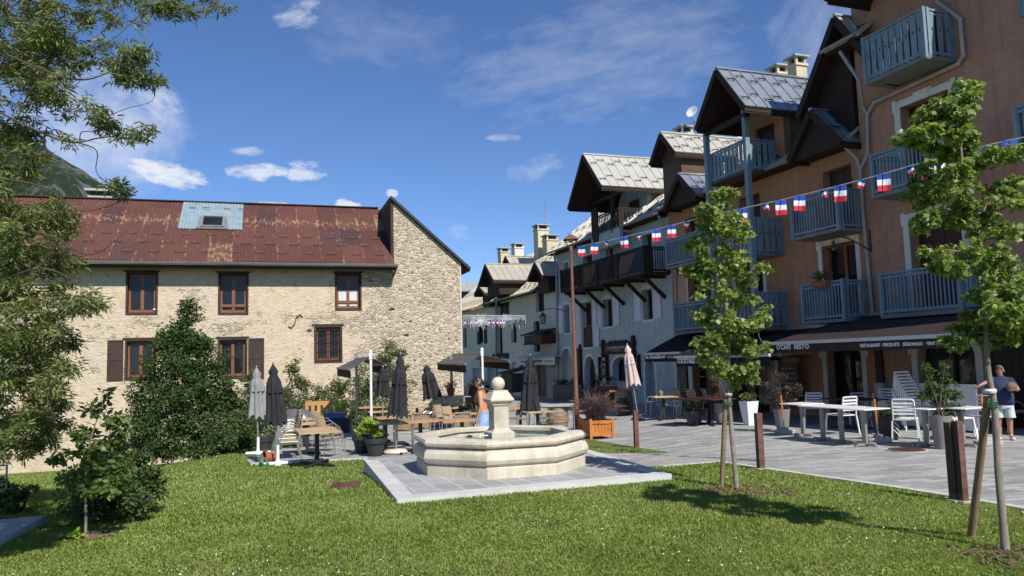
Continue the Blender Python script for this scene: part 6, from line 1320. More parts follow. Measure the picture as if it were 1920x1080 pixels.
for sy in (-1, 1):
    for z in (.14, .46): m.box(L2((0, sy*(D_/2+.012), z)), (W_-.08, .03, .09), rz=R(14)); m.box(L2((sy*(W_/2+.012), 0, z)), (.03, D_-.08, .09), rz=R(14))
m.build('panel', M['planter_w'], t); m = MB(); m.box(L2((0, 0, .42)), (W_-.06, D_-.06, .04), rz=R(14)); m.build('soil', M['soil'], t)
def grass_clump(name, base, n, h, spread, mat, label, w_=.008, cat='ornamental grass', plume=None):
    t = wempty(name, base, label, cat); m = MB(); pm = MB()
    for k in range(n):
        g = random.uniform(0, 2*math.pi); s = spread*random.uniform(.15, 1)**.7; hh = h*random.uniform(.6, 1.1)*(1-.25*s/spread); d = Vector((math.cos(g), math.sin(g), 0)); b = Vector(base)+d*random.uniform(0, .25); pv = b; sd = Vector((-d.y, d.x, 0))*w_
        P = [b+d*(s*q*q)+Vector((0, 0, hh*(q-.28*q**3*(s/spread)*1.6))) for q in (0, .35, .65, .85, 1)]
        vs = []; 
        for q, pt in enumerate(P): k_ = (1, .9, .7, .45, .08)[q]; vs += [pt-sd*k_, pt+sd*k_]
        m.add(vs, [(2*i, 2*i+1, 2*i+3, 2*i+2) for i in range(4)])
        if plume and k % 26 == 0: e = P[-1]; dr = (P[-1]-P[-2]).normalized(); pm.tube([e-dr*.05, e+dr*.05, e+dr*.13-Vector((0, 0, .02))], [.004, .010, .003], 6)
    m.build('blades', mat, t, fix=False)
    if plume: pm.build('plumes', plume, t)
    return t
b = L2((0, 0, .44)); grass_clump('purple_fountain_grass', b, 2300, 1.0, .58, M['lf_purple'], 'purple fountain grass with arching plumes in the orange timber planter', .0045, plume=M['lf_dry'])
plant('low_planter_greenery', b, [cl1(b, .05, .04, .28, .07, -.25), cl1(b, .15, .04, .2, .06, .1)], 300, .05, M['lf_shrub'], 'oval', 'low green filler plants at the foot of the fountain grass', stems=0)
# barrels
def barrel(px, py, r, h, label, D=None):
    p = gp(px, py); p = Vector((p.x, p.y, gz(p.x, p.y)+.012)); t = wempty('oak_barrel', p, label, 'barrel'); m = MB(); m.lathe([(r*.8, 0), (r*.93, h*.25), (r, h*.5), (r*.93, h*.75), (r*.8, h), (.01, h)], 28, p); m.build('staves', M['oak'], t, ang=50)
    for q, rr in ((.06, .84), (.2, .915), (.36, .985), (.64, .985), (.8, .915), (.94, .84)): m = MB(); m.lathe([(r*rr+.004, h*q-.018), (r*rr+.008, h*q), (r*rr+.004, h*q+.018)], 28, p, cap=False); m.build('hoop', M['metal'], t)
    return p, h
p, h = barrel(1046, 806, .36, .72, 'oak barrel under the grey stone slab right of the fountain'); t = wempty('stone_slab_table', p, 'rough grey stone slab table top resting on the barrel and an upright slab', 'table')
m = MB(); P = [(-.52, -.3), (-.3, -.36), (.3, -.34), (.62, -.3), (.64, .25), (.2, .34), (-.4, .3)]; m.ext([p+Vector((a, c, h+.005)) for a, c in P], (0, 0, .07)); m.build('slab', M['slabtop'], t, bevel=.01); m = MB(); m.bb(p.x+.50, p.x+.60, p.y-.27, p.y+.22, p.z, p.z+h+.003); m.build('upright_slab', M['slabtop'], t)
p, h = barrel(1170, 778, .36, .86, 'oak barrel standing under the beige parasol'); t = wempty('wooden_barrel_top', p+Vector((0, 0, h)), 'thick rough wooden plank top lying on the barrel under the beige parasol', 'table top'); m = MB(); m.ext([p+Vector((a, c, h+.004)) for a, c in ((-.55, -.25), (.0, -.36), (.52, -.25), (.5, .3), (-.1, .36), (-.5, .25))], (0, 0, .06)); m.build('plank', M['oak'], t); m = MB(); m.bb(p.x-.1, p.x+.1, p.y-.1, p.y+.1, p.z+h-.002, p.z+h+.003); m.build('fixing', M['black'], t)
# rustic trough planters by the houses
def trough(px, py, w_, d_, h, mat, label, plantlab, pm, fl=None, name='trough_planter', fn=50, hh=.25, rz=0):
    p = gp(px, py); p = Vector((p.x, p.y, gz(p.x, p.y)+.012)); t = wempty(name, p, label, 'planter'); m = MB(); mz = Matrix.Rotation(R(rz), 3, 'Z')
    for k in range(4): z = h*(k+.5)/4; [m.box(mz @ Vector((0, s*d_/2, z))+p, (w_, .05, h/4-.02), rz=R(rz)) for s in (-1, 1)]; [m.box(mz @ Vector((s*w_/2, 0, z))+p, (.05, d_-.05, h/4-.02), rz=R(rz)) for s in (-1, 1)]
    m.build('boards', mat, t); m = MB(); m.box(p+Vector((0, 0, h-.08)), (w_-.05, d_-.05, .04), rz=R(rz)); m.build('soil', M['soil'], t); b = p+Vector((0, 0, h))
    plant('trough_plants', b, [cl1(b, w_*.25*k, hh*.4, w_*.28, hh) for k in (-1, 0, 1)], 420, .09, pm, 'oval', plantlab, stems=4, flowers=fl, fn=fn, fs=.06)
trough(1066, 752, 1.5, .7, .85, M['plank'], 'weathered plank trough at the corner of the pale blue house', 'dark plants in the plank trough by the pale blue house', M['lf_shrub'], rz=-10)
trough(895, 742, 1.6, .7, .7, M['shutold'], 'dark plank trough with red flowers at the far side of the street', 'green plants with red flowers in the dark trough', M['lf_shrub'], M['petal_red'], fn=30)
trough(1130, 757, 1.2, .6, .8, M['terra'], 'terracotta red trough behind the purple grass', 'spiky dark plant in the terracotta trough', M['lf_bronze'], hh=.45)
for px, py, rz, l in ((1150, 765, 20, 'left rusty cart wheel leaning behind the purple grass'), (1241, 752, 60, 'small dark wheel leaning near the arched grey door')):
    p = gp(px, py); p = Vector((p.x, p.y, gz(p.x, p.y))); r = .42 if px < 1200 else .3; t = wempty('cart_wheel', p, l, 'wheel'); MM = Euler((R(78), 0, R(rz))).to_matrix(); m = MB(); m.lathe([(r-.05, -.03), (r, -.03), (r, .03), (r-.05, .03), (r-.05, -.03)], 28, p+Vector((0, 0, r)), M=MM, cap=False); m.build('rim', M['terra'] if px < 1200 else M['black'], t); m = MB()
    for k in range(5): g = k*math.pi/5; d = MM @ Vector((math.cos(g), math.sin(g), 0))*(r-.05); m.bar(p+Vector((0, 0, r))-d, p+Vector((0, 0, r))+d, .03)
    m.build('spokes', M['shutold'], t)
# poles with orange guard in concrete feet
def guard_pole(px, pyb, pyt, lean, label):
    p = gp(px, pyb); p = Vector((p.x, p.y, gz(p.x, p.y)+.012)); t = wempty('orange_topped_pole', p, label, 'pole'); T = at(px+lean, pyt, p.y); m = MB(); mid = p.lerp(T, .46); m.tube([p+Vector((0, 0, .05)), mid], .017, 8); m.build('steel_tube', M['metal'], t); m = MB(); m.tube([mid, mid.lerp(T, .5), T], [.020, .024, .02], 8); m.build('wooden_handle', M['planter_w'], t)
    m = MB(); m.ext([p+Vector(q) for q in ((-.26, -.12, 0), (.22, -.14, 0), (.26, .12, 0), (-.2, .14, 0))], (0, 0, .09)); m.box(p+Vector((0, 0, .12)), (.16, .14, .07), rz=.3); m.build('foot', M['concrete'], t, bevel=.015)
guard_pole(1471, 814, 741, -7, 'orange handled pole in a concrete foot before the bronze shrub'); guard_pole(1648, 830, 748, -9, 'orange handled pole in a concrete foot near the manhole cover'); guard_pole(1852, 836, 738, -13, 'orange handled pole the man rests his hand on')
# white panel screen behind the white tables
u, z = FR(1690, 800, -1.6); a = FR(1688, 780, -1.6)[0]; b_ = FR(1836, 780, -1.6)[0]; t = fempty(FR, 'white_panel_screen', a, -1.6, 0, 'long white and grey windbreak panels behind the tables at the shop window', 'screen')
m = MB()
for k in range(4): m.bb(a+(b_-a)*k/4+.01, a+(b_-a)*(k+1)/4-.01, -1.63, -1.58, zat(a, -1.6)+.08, zat(a, -1.6)+1.12)
m.build('panel', M['whitep'], t); m = MB()
for k in range(5): m.bb(a+(b_-a)*k/4-.03, a+(b_-a)*k/4+.03, -1.75, -1.45, zat(a, -1.6), zat(a, -1.6)+.06)
m.build('foot', M['gutter'], t)
# balcony flower boxes
for px, py, v, l, f in ((1540, 520, -1.05, 'box of red geraniums hung on the blue balcony rail of the ochre house', 'petal_red'), (1378, 565, -1.2, 'box of dark foliage on the flat-slatted blue balcony behind the tree', None)):
    u, z = FR(px, py+12, v); b = FR.w(u, v, z); t = wempty('balcony_flower_box', b, l, 'flower box'); m = MB(); m.box(b+Vector((0, 0, .0)), (.2, .6, .18), rz=FR.rz+math.pi/2); m.build('box', M['terra'], t); pos, d = blob_pos([(b+Vector((0, 0, .22)), (.3, .3, .2))], 330, .6); leaves('foliage', t, pos, .07, M['lf_shrub'], 'oval')
    if f: pos, d = blob_pos([(b+Vector((0, 0, .28)), (.3, .3, .2))], 26, .3); leaves('flowers', t, pos, .06, M[f], 'oval')
# hanging pots on the dark awning's post
for px, py, D, l in ((845, 728, 28.3, 'dark red hanging pot with pale pink flowers on the awning post'), (900, 738, 27, 'dark red pot of red flowers just left of the woman')):
    b = at(px, py, D); t = wempty('hanging_pot', b, l, 'hanging pot'); m = MB(); m.lathe([(.10, -.28), (.17, 0), (.18, 0), (.15, -.01)], 16, b); m.tube([b+Vector((0, 0, 0)), b+Vector((0, 0, .35))], .008, 5); m.build('pot', M['redpot'], t)
    pos, d = blob_pos([(b+Vector((0, 0, .1)), (.24, .2, .14))], 160, .6); leaves('foliage', t, pos, .07, M['lf_shrub'], 'oval'); pos, d = blob_pos([(b+Vector((0, 0, .16)), (.24, .2, .12))], 50, .4); leaves('flowers', t, pos, .06, M['petal_pink' if px < 870 else 'petal_red'], 'oval')
p = gp(888, 790); m = MB(); t = wempty('timber_post', (p.x, p.y, gz(p.x, p.y)), 'short brown timber post beside the street left of the woman', 'post'); q = at(884, 742, p.y); m.box((p.x, p.y, (q.z+gz(p.x, p.y))/2), (.14, .14, q.z-gz(p.x, p.y))); m.build('shaft', M['bwood'], t); m = MB(); m.box((p.x, p.y, q.z+.012), (.17, .17, .02)); m.build('cap', M['bwood'], t)
# pallet, covered grill, blue crate, toppled pot, hose reel
p = gp(598, 806); p = Vector((p.x, 26.0, gz(-6.3, 26.0))); p.x = at(598, 790, 26).x; t = wempty('upright_pallet', p, 'fresh wooden pallet standing upright behind the left tables', 'pallet'); MZ = Matrix.Rotation(R(-6), 3, 'X')
zt = at(598, 752, 26).z-p.z; m = MB()
for k in range(5): x = -.40+.80*k/4; m.bb(p.x+x-.055, p.x+x+.055, p.y-.02, p.y, p.z+.05, p.z+zt)
m.bb(p.x-.46, p.x+.46, p.y+.001, p.y+.02, p.z+zt-.14, p.z+zt); m.bb(p.x-.46, p.x+.46, p.y+.001, p.y+.02, p.z+zt*.45, p.z+zt*.45+.12)
m.build('boards', M['pallet'], t); m = MB(); [m.bb(p.x-.46, p.x+.46, p.y+.021, p.y+.10, p.z+zt*q, p.z+zt*q+.08) for q in (.05, .47, .92)]; m.build('bearers', M['pallet'], t)
p = Vector((at(553, 790, 25).x, 25, gz(-7, 25))); t = wempty('covered_grill', p, 'grill under a shiny grey plastic cover behind the leftmost tables', 'grill'); m = MB(); vs = []; K = 28; zt = at(553, 768, 25).z-p.z
for j in range(9):
    for i in range(K): g = 2*math.pi*i/K; s = j/8; rr = (.22+.38*s**.5)*(1+.08*math.sin(5*g+j)+.05*math.sin(9*g)); vs.append(p+Vector((rr*1.1*math.cos(g), rr*.7*math.sin(g), zt*(1-s*.75)+.03*math.sin(3*g+j))))
m.add(vs, [(j*K+i, j*K+(i+1) % K, (j+1)*K+(i+1) % K, (j+1)*K+i) for j in range(8) for i in range(K)]+[tuple(range(K))]); m.build('cover', simple('shiny_grey_cover', (.12, .12, .125), .22, 0, .3, 6, .5), t, ang=70); [MB().bb(p.x+a-.03, p.x+a+.03, p.y+b-.03, p.y+b+.03, p.z, p.z+zt*.3).build('leg', M['black'], t) for a in (-.4, .4) for b in (-.25, .25)]
p = Vector((at(630, 790, 26).x, 26, gz(-6, 26))); t = wempty('blue_crate', p, 'blue plastic crate on a dark stand right of the pallet', 'crate'); zt = at(630, 775, 26).z-p.z; m = MB(); m.bb(p.x-.28, p.x+.28, p.y-.2, p.y+.2, p.z+zt-.14, p.z+zt); m.bb(p.x-.32, p.x+.32, p.y-.24, p.y+.24, p.z+zt, p.z+zt+.025); m.build('shell', M['bluep'], t); m = MB(); m.bb(p.x-.4, p.x+.5, p.y-.2, p.y+.2, p.z, p.z+zt-.15); m.build('stand', M['black'], t)
p = gp(506, 869); p = Vector((p.x, p.y, gz(p.x, p.y)+.13)); t = wempty('toppled_flower_pot', p, 'red-brown flower pot lying on its side beside the white parasol foot', 'flower pot'); MM = Euler((R(80), 0, R(-50))).to_matrix(); m = MB(); m.lathe([(.08, -.14), (.13, .1), (.145, .1), (.145, .15), (.12, .15), (.11, .08), (.07, -.1)], 20, p, M=MM, cap=True); m.build('shell', M['terra'], t); m = MB(); m.lathe([(.11, .1), (.01, .105)], 20, p, M=MM); m.build('soil', M['soil'], t)
p = gp(490, 874); p = Vector((p.x, p.y, gz(p.x, p.y))); t = wempty('green_hose_reel', p, 'bright green plastic hose carrier lying in the grass', 'hose reel'); m = MB(); m.tube([p+Vector(q) for q in ((-.16, .12, .22), (-.13, .06, .24), (.0, -.06, .12), (.12, -.14, .03), (.20, -.10, .03), (.1, .02, .13), (-.06, .14, .22), (-.16, .12, .22))], .016, 8); m.build('handle', M['green_pl'], t); m = MB(); m.tube([p+Vector((-.05, .0, .05)), p+Vector((.12, .0, .03))], .03, 8); m.build('hub', M['green_pl'], t)
# hard slab corner and wire screen at the left edge
p = gp(40, 1000); t = wempty('concrete_bench_slab', p, 'pale concrete block edge in the grass at the far left', 'bench block'); z0 = gp(90, 985).z; P = [gpz(-60, 985, z0+.24), gpz(0, 1000, z0+.24), gpz(60, 978, z0+.24), gpz(91, 967, z0+.24), gpz(60, 972, z0+.24)]
zq = z0+.10; P = [gpz(-80, 1052, zq), gpz(0, 1013, zq), gpz(52, 984, zq), gpz(88, 966, zq), gpz(60, 968, zq), gpz(-80, 982, zq)]
m = MB(); m.ext([q-Vector((0, 0, .5)) for q in P], (0, 0, .5)); m.build('block', M['concrete'], t, bevel=.02); m = MB(); m.ext([P[5]-Vector((.2, 0, .3)), P[5]-Vector((.2, -.5, .3)), P[0]-Vector((.3, -.5, .3)), P[0]-Vector((.3, 0, .3))], (0, 0, .32)); m.build('rear_part', M['concrete'], t)
a = gp(10, 964); t = wempty('wire_mesh_screen', a, 'thin grey framed wire mesh panel at the left edge', 'screen'); A = Vector((a.x, a.y, a.z+.02)); m = MB(); T = Vector((A.x, A.y, at(8, 872, A.y).z)); B = A+Vector((-1.2, -1.0, .0)); m.tube([T, A, B, B+Vector((0, 0, T.z-A.z)), T], .014, 6); m.build('frame', M['metal'], t); m = MB()
for k in range(1, 12): q = A.lerp(B, k/12); m.bar(q, q+Vector((0, 0, T.z-A.z)), .004); q = A+Vector((0, 0, (T.z-A.z)*k/12)); m.bar(q, q+(B-A), .004)
m.build('mesh', M['metal'], t)
# timber boards and pipe at the foot of the stone house, far left
p = gp(78, 868); p.z = gz(p.x, p.y); t = wempty('plank_stack', p, 'low weathered plank box against the foot of the stone house', 'plank box'); m = MB()
for k in range(4): m.bb(p.x-1.4, p.x+.15+.06*k, p.y-.35, p.y-.3, p.z+.02+.17*k, p.z+.16+.17*k)
m.build('boards', M['plank'], t); m = MB(); m.tube([p+Vector((.35, -.2, .9)), p+Vector((.3, -.3, .25)), p+Vector((.0, -.6, .05))], .06, 8); m.build('pipe', M['black'], t)
# ================================================================== trees and shrubs
def limb(m, pts, r0, r1, seg=8): n = len(pts); m.tube(pts, [r0+(r1-r0)*i/(n-1) for i in range(n)], seg)
def smooth_path(pts, n=4):
    out = []
    for i in range(len(pts)-1):
        p0 = pts[max(i-1, 0)]; p1 = pts[i]; p2 = pts[i+1]; p3 = pts[min(i+2, len(pts)-1)]
        for k in range(n):
            t = k/n; out.append(.5*((2*p1)+(p2-p0)*t+(2*p0-5*p1+4*p2-p3)*t*t+(3*p1-p0-3*p2+p3)*t**3))
    out.append(pts[-1]); return out
def branch_net(m, roots, cls, r0=.014, twigs=3, wob=.12, tr=.003, seg=6):
    nodes = [(Vector(p), 0) for p in roots]; cs = sorted([(Vector(c[0]), c[1][0]) for c in cls], key=lambda c: min((c[0]-p[0]).length for p in nodes))
    for C_, rad in cs:
        a, dep = min(nodes, key=lambda n: (n[0]-C_).length*(1+.10*n[1])+max(0, n[0].z-C_.z-.05)*.8); L = (C_-a).length
        o1 = Vector(RNG.normal(size=3))*L*wob; o2 = Vector(RNG.normal(size=3))*L*wob; P = smooth_path([a, a.lerp(C_, .35)+o1, a.lerp(C_, .7)+o2, C_], 4); rr = r0*.72**dep
        limb(m, P, rr, max(rr*.55, tr*.8), seg); nodes.append((C_, dep+1)); nodes.append((P[6], dep+1))
        for q in range(twigs):
            d = Vector(RNG.normal(size=3)); d.normalize(); d *= rad*random.uniform(.7, 1.3); e = C_+d; limb(m, smooth_path([C_, C_+d*.5+Vector(RNG.normal(size=3))*rad*.15, e], 3), tr, tr*.35, 4)
M['green_tie'] = simple('dark_green_tie', (.02, .11, .06), .6)
def young_tree(label, base_px, D, trunk_px, blobs, n, size, stakes, tie_px, mat=None, nsub=240, f=.5):
    b = gp(*base_px); b.z = gz(b.x, b.y); t = wempty('young_tree', b, label, 'tree', 'staked young trees on the lawn'); rad = [.030, .028, .024, .018, .012, .006]
    P = [b-Vector((0, 0, .05))]+[at(px, py, D) for px, py in trunk_px]; SP = smooth_path(P, 4); m = MB(); k = len(SP)
    m.tube(SP, [.036*(1-.82*i/(k-1))*(1+.05*math.sin(i*2.2)) for i in range(k)], 12); m.build('trunk', M['bark'], t)
    cl_ = px_cl([(x, y, D+random.uniform(-.28, .28), rx, rz, .30*min(1, rx/35)+.05) for x, y, rx, rz in blobs])
    m = MB()
    branch_net(m, SP[6:], cl_, .012, 3, .08)
    m.build('branches', M['bark'], t)
    sub = sub_cl(cl_, nsub, f); pos, d = blob_pos(sub, n, .55); leaves('crown', t, pos, size, mat or M['lf_maple'], 'maple', up=.55, droop=.45, out=d*.35, fold=.3)
    for bpx, tpx in stakes:
        s0 = gp(*bpx); s0.z = gz(s0.x, s0.y)-.1; s1 = at(tpx[0], tpx[1], D+.02); st_ = wempty('tree_stake', s0, 'round pine stake leaning to the '+('near young tree at the right edge' if D < 8 else 'young tree nearer the fountain'), 'stake'); m = MB(); m.tube([s0, s0.lerp(s1, .5), s1], [.034 if D > 8 else .036, .034, .033], 14); m.build('pole', M['stake'], st_); m = MB(); m.sphere(s1+(s1-s0).normalized()*.002, .0325, 12, 6, (1, 1, .3)); m.build('cut_top', M['oak'], st_)
        tp = at(tie_px[0], tie_px[1], D); m = MB()
        for k in range(3): m.lathe([(.052, -.006), (.060, 0), (.052, .006)], 16, tp+Vector((0, -.0, .02*k-.05)), cap=False)
        m.build('tie', M['green_tie'], t); m = MB(); m.lathe([(.05, -.02), (.058, 0), (.05, .02)], 16, tp+Vector((0, 0, .09)), cap=False); m.build('rubber_tie', M['whitep'] if D < 8 else M['pipeg'], t)
    return t
young_tree('young broadleaf tree nearer the fountain, narrow ragged bright green crown', (1382, 918), 10.8, [(1371, 800), (1365, 715), (1366, 620), (1355, 520), (1350, 430), (1352, 362)],
    [(1353, 375, 24, 22), (1375, 405, 18, 22), (1322, 398, 26, 16), (1345, 425, 45, 26), (1385, 440, 30, 22), (1300, 452, 18, 14), (1340, 470, 50, 28), (1312, 505, 34, 20), (1375, 495, 38, 24), (1402, 520, 22, 10), (1430, 505, 18, 11), (1338, 545, 42, 28), (1378, 555, 36, 24), (1318, 590, 24, 18), (1362, 600, 38, 26), (1395, 615, 34, 18), (1425, 598, 18, 10), (1445, 578, 14, 9), (1330, 645, 30, 20), (1372, 648, 42, 24), (1405, 655, 34, 18), (1432, 645, 16, 12), (1345, 690, 34, 18), (1385, 690, 30, 16), (1410, 705, 16, 12), (1375, 715, 16, 10), (1325, 672, 20, 14)],
    7600, .060, [((1352, 914), (1361, 735))], (1366, 752))
young_tree('young broadleaf tree at the right edge, tall ragged bright green crown', (1886, 1037), 6.95, [(1872, 880), (1864, 760), (1852, 690), (1848, 600), (1838, 500), (1818, 400), (1802, 280), (1800, 175)],
    [(1803, 172, 22, 18), (1782, 200, 38, 24), (1742, 215, 26, 16), (1832, 182, 18, 8), (1706, 250, 20, 10), (1735, 252, 24, 12), (1772, 245, 42, 28), (1795, 280, 36, 28), (1765, 320, 40, 26), (1728, 358, 26, 14), (1765, 365, 36, 20), (1822, 298, 30, 18), (1858, 292, 26, 14), (1896, 284, 20, 10), (1800, 345, 36, 24), (1808, 395, 46, 24), (1865, 380, 28, 22), (1880, 352, 18, 14), (1728, 415, 28, 14), (1762, 402, 26, 12), (1838, 425, 46, 24), (1880, 440, 22, 18), (1822, 470, 40, 18), (1752, 472, 22, 12), (1778, 492, 24, 14), (1815, 508, 36, 22), (1855, 495, 34, 18), (1895, 508, 34, 26), (1842, 548, 34, 22), (1895, 555, 34, 26), (1855, 580, 42, 24), (1860, 612, 46, 22), (1900, 618, 30, 24), (1820, 622, 30, 18), (1786, 638, 20, 11), (1868, 640, 28, 14), (1930, 540, 20, 40), (1935, 600, 25, 30)],
    15000, .046, [((1817, 1007), (1852, 745))], (1857, 752), nsub=420, f=.5)
# mulch rings
for px, py, r, l in ((1400, 922, .55, 'scattered bark mulch at the foot of the tree nearer the fountain'), (1880, 1045, .42, 'scattered bark mulch at the foot of the tree at the right edge'), (163, 1008, .25, 'small mulch patch at the foot of the left sapling')):
    p = gp(px, py); m = MB(); c = Vector((p.x, p.y, gz(p.x, p.y)))
    for k in range(int(420*r*r)+80):
        g = random.uniform(0, 6.28); rr = r*random.random()**.6*1.25; q = c+Vector((rr*math.cos(g), rr*math.sin(g)*.8, .022+random.uniform(-.01, .012))); m.box(q, (random.uniform(.03, .09), random.uniform(.012, .03), .008), M=Euler((random.uniform(-.4, .4), random.uniform(-.4, .4), random.uniform(0, 3))).to_matrix())
    m.build('bark_mulch', M['mulch'], kind='stuff', label=l)
# willow-leaved tree at the left edge
b = Vector((-8.3, 8.2, gz(-8.3, 8.2))); t = wempty('willow_tree', b, 'large narrow-leaved willowy tree hanging into the picture from the left edge', 'tree')
WB = [(60, 40, 7.2, 90, 45), (140, 22, 7.0, 80, 26), (225, 14, 6.8, 55, 16), (310, 10, 6.6, 45, 14), (355, 14, 6.6, 40, 16), (398, 6, 6.6, 30, 11), (40, 110, 7.2, 80, 55), (125, 95, 7, 70, 36), (185, 85, 6.8, 50, 26), (225, 130, 6.6, 40, 26), (262, 142, 6.5, 34, 14), (292, 156, 6.5, 22, 9), (250, 100, 6.5, 26, 14), (60, 175, 7.2, 80, 40), (130, 165, 7, 46, 22), (25, 240, 7.2, 50, 36), (178, 205, 6.8, 30, 9), (205, 240, 6.8, 40, 12), (255, 252, 6.7, 28, 11), (150, 268, 6.9, 30, 8), (8, 320, 7.2, 30, 40), (30, 410, 7.2, 60, 50), (90, 400, 7, 36, 30), (212, 348, 6.9, 18, 10), (50, 480, 7.1, 66, 50), (105, 500, 7, 34, 30), (40, 560, 7.1, 66, 50), (100, 565, 7, 46, 36), (150, 560, 7, 34, 20), (188, 575, 7, 28, 10), (40, 640, 7.1, 66, 50), (105, 640, 7, 34, 36), (35, 710, 7.1, 60, 50), (92, 715, 7, 34, 40), (35, 780, 7.1, 56, 40), (85, 790, 7, 30, 30), (15, 835, 7, 32, 22)]
WB += [(5+34*(k % 3), 380+28*k, 7.25, 42, 30) for k in range(17)]+[(10+45*(k % 3), 20+36*k, 7.35, 60, 36) for k in range(5)]
WB += [(118, 620, 7, 20, 24), (125, 680, 7, 20, 24), (112, 740, 7, 24, 28), (95, 810, 7, 26, 24), (60, 845, 7, 34, 18), (70, 330, 7, 24, 18), (140, 430, 7, 22, 14), (60, 290, 7.1, 30, 14)]
WB += [(-90, y, 7.6, 90, 70) for y in range(-60, 860, 90)]+[(60, -40, 7.4, 110, 40), (220, -40, 7.2, 110, 34), (370, -30, 7, 70, 22)]
wc = px_cl([(x, y, D+random.uniform(-.35, .35), rx, rz, .55*min(1, rx/60)+.05) for x, y, D, rx, rz in WB])
m = MB(); TP = smooth_path([b, b+Vector((.1, .1, 1.2)), b+Vector((.3, -.1, 2.6)), b+Vector((.5, -.4, 4.0)), b+Vector((.9, -.6, 5.4)), b+Vector((1.6, -.8, 6.3))], 4); limb(m, TP, .17, .05, 14); m.build('trunk', M['bark'], t); m = MB()
branch_net(m, TP[8:], wc, .028, 5, .10, .0026)
for pts_ in ([(-60, 70, 7), (120, 145, 6.8), (200, 138, 6.7), (235, 112, 6.6)], [(-60, 180, 7), (110, 262, 6.9), (190, 258, 6.8), (265, 250, 6.7)], [(-60, 560, 7), (60, 505, 6.9), (130, 520, 6.9), (160, 548, 6.9)], [(-40, 330, 7), (80, 350, 6.9), (150, 395, 6.9), (225, 380, 6.9)], [(-40, 420, 7), (90, 440, 6.9), (170, 478, 6.9), (240, 430, 6.9)]): mq = MB(); limb(mq, smooth_path([at(*q) for q in pts_], 5), .012, .002, 6); mq.build('bare_branch', M['twig'], t)
m.build('branches', M['twig'], t); WW = [c[2] for c in wc]
sub = sub_cl(wc, 1100, .42); pos, d = blob_pos(sub, 80000, .7); leaves('foliage', t, pos, .064, M['lf_willow'], 'lance', up=.3, droop=.30, out=d*.5, fold=.15)
# big dark evergreen by the house
def shrub(name, label, blobs, n, size, mat, kind='oval', cat='shrub', nsub=120, f=.34, base=None, stems=7, ry=None, up=.5, droop=0, hol=.45, trunk=.03, spine=None):
    cl_ = px_cl([(x, y, D+random.uniform(-.12, .12)*D*.05, rx, rz, ry) for x, y, D, rx, rz in blobs]); bx = gp(*base) if base else cl_[0][0]; bx = Vector((bx.x, bx.y, gz(bx.x, bx.y))); t = wempty(name, bx, label, cat)
    sub = sub_cl(cl_, nsub, f); pos, d = blob_pos(sub, n, hol); leaves('foliage', t, pos, size, mat, kind, up=up, droop=droop, out=d*.6)
    m = MB()
    for k in range(stems): c = Vector(cl_[k % len(cl_)][0]); q = bx+Vector((random.uniform(-.1, .1), random.uniform(-.1, .1), -.05)); limb(m, smooth_path([q, q.lerp(c, .5)+Vector((random.uniform(-.1, .1), 0, .05)), c], 3), trunk, .004, 6)
    if spine: SP = smooth_path([bx-Vector((0, 0, .05))]+[at(x, y, bx.y) for x, y in spine], 3); limb(m, SP, .017, .004, 8); branch_net(m, SP[3:], cl_, .006, 2, .08, .0025)
    if m.v: m.build('stems', M['bark' if spine else 'twig'], t)
    return t
shrub('evergreen_tree', 'big dense dark green evergreen with pointed top before the stone house', [(351, 575, 24, 12, 18), (352, 600, 24, 30, 24), (325, 632, 24, 26, 20), (338, 640, 24, 48, 30), (375, 650, 24, 30, 26), (300, 675, 24, 34, 28), (345, 690, 23.8, 60, 40), (405, 690, 24, 30, 34), (285, 725, 24, 40, 40), (345, 745, 23.5, 70, 50), (405, 745, 23.6, 42, 44), (270, 785, 24, 34, 44), (330, 805, 23.4, 70, 44), (400, 800, 23.4, 46, 44), (270, 830, 24, 30, 22), (430, 760, 24, 18, 40), (300, 845, 23.6, 50, 16), (370, 842, 23, 50, 16), (420, 838, 22.6, 30, 16)], 42000, .085, M['lf_yew'], base=(345, 838), nsub=620, f=.42, stems=5, trunk=.04)
shrub('dark_hedge_shrub', 'low dark shrubs between the evergreen and the grey closed parasol', [(445, 800, 22.5, 26, 34), (465, 770, 24, 24, 40), (420, 825, 21.5, 34, 22), (455, 830, 21, 26, 18), (480, 800, 24, 22, 30), (470, 720, 27, 12, 26)], 9500, .08, M['lf_shrub'], base=(450, 840), nsub=240, f=.5, trunk=.015)
shrub('climbing_ivy', 'dark climbing ivy spreading over the foot of the stone wall behind the terrace', [(553, 692, 30, 12, 26), (562, 725, 30, 22, 22), (590, 748, 29.5, 36, 24), (635, 728, 30, 30, 26), (650, 762, 29, 46, 22), (690, 735, 30, 34, 34), (730, 652, 31.2, 12, 16), (722, 680, 31, 20, 24), (752, 662, 31.3, 14, 6), (735, 735, 30.6, 30, 30), (770, 716, 31.3, 8, 10), (605, 775, 28.5, 50, 14), (530, 750, 29, 22, 20), (515, 785, 28, 24, 26), (760, 690, 31.4, 8, 6), (680, 690, 31, 14, 14), (560, 770, 28, 30, 18), (700, 770, 29, 40, 16)], 19000, .08, M['lf_shrub'], cat='climbing plant', base=(640, 800), nsub=520, f=.40, ry=.28, stems=14)
shrub('low_border_plants', 'low green plants at the foot of the stone house corner', [(862, 768, 29, 24, 10), (835, 770, 28, 16, 8), (885, 765, 30, 12, 9), (760, 782, 26, 14, 8)], 900, .10, M['lf_shrub'], cat='plant', base=(862, 780), nsub=30, stems=0)
shrub('low_border_plants', 'tuft of thin leaves under the dark parasol right of the fountain pillar', [(1015, 800, 19, 22, 14), (1000, 808, 18.5, 14, 8)], 500, .09, M['lf_shrub'], 'lance', cat='plant', base=(1015, 812), nsub=20, stems=0, up=.1)
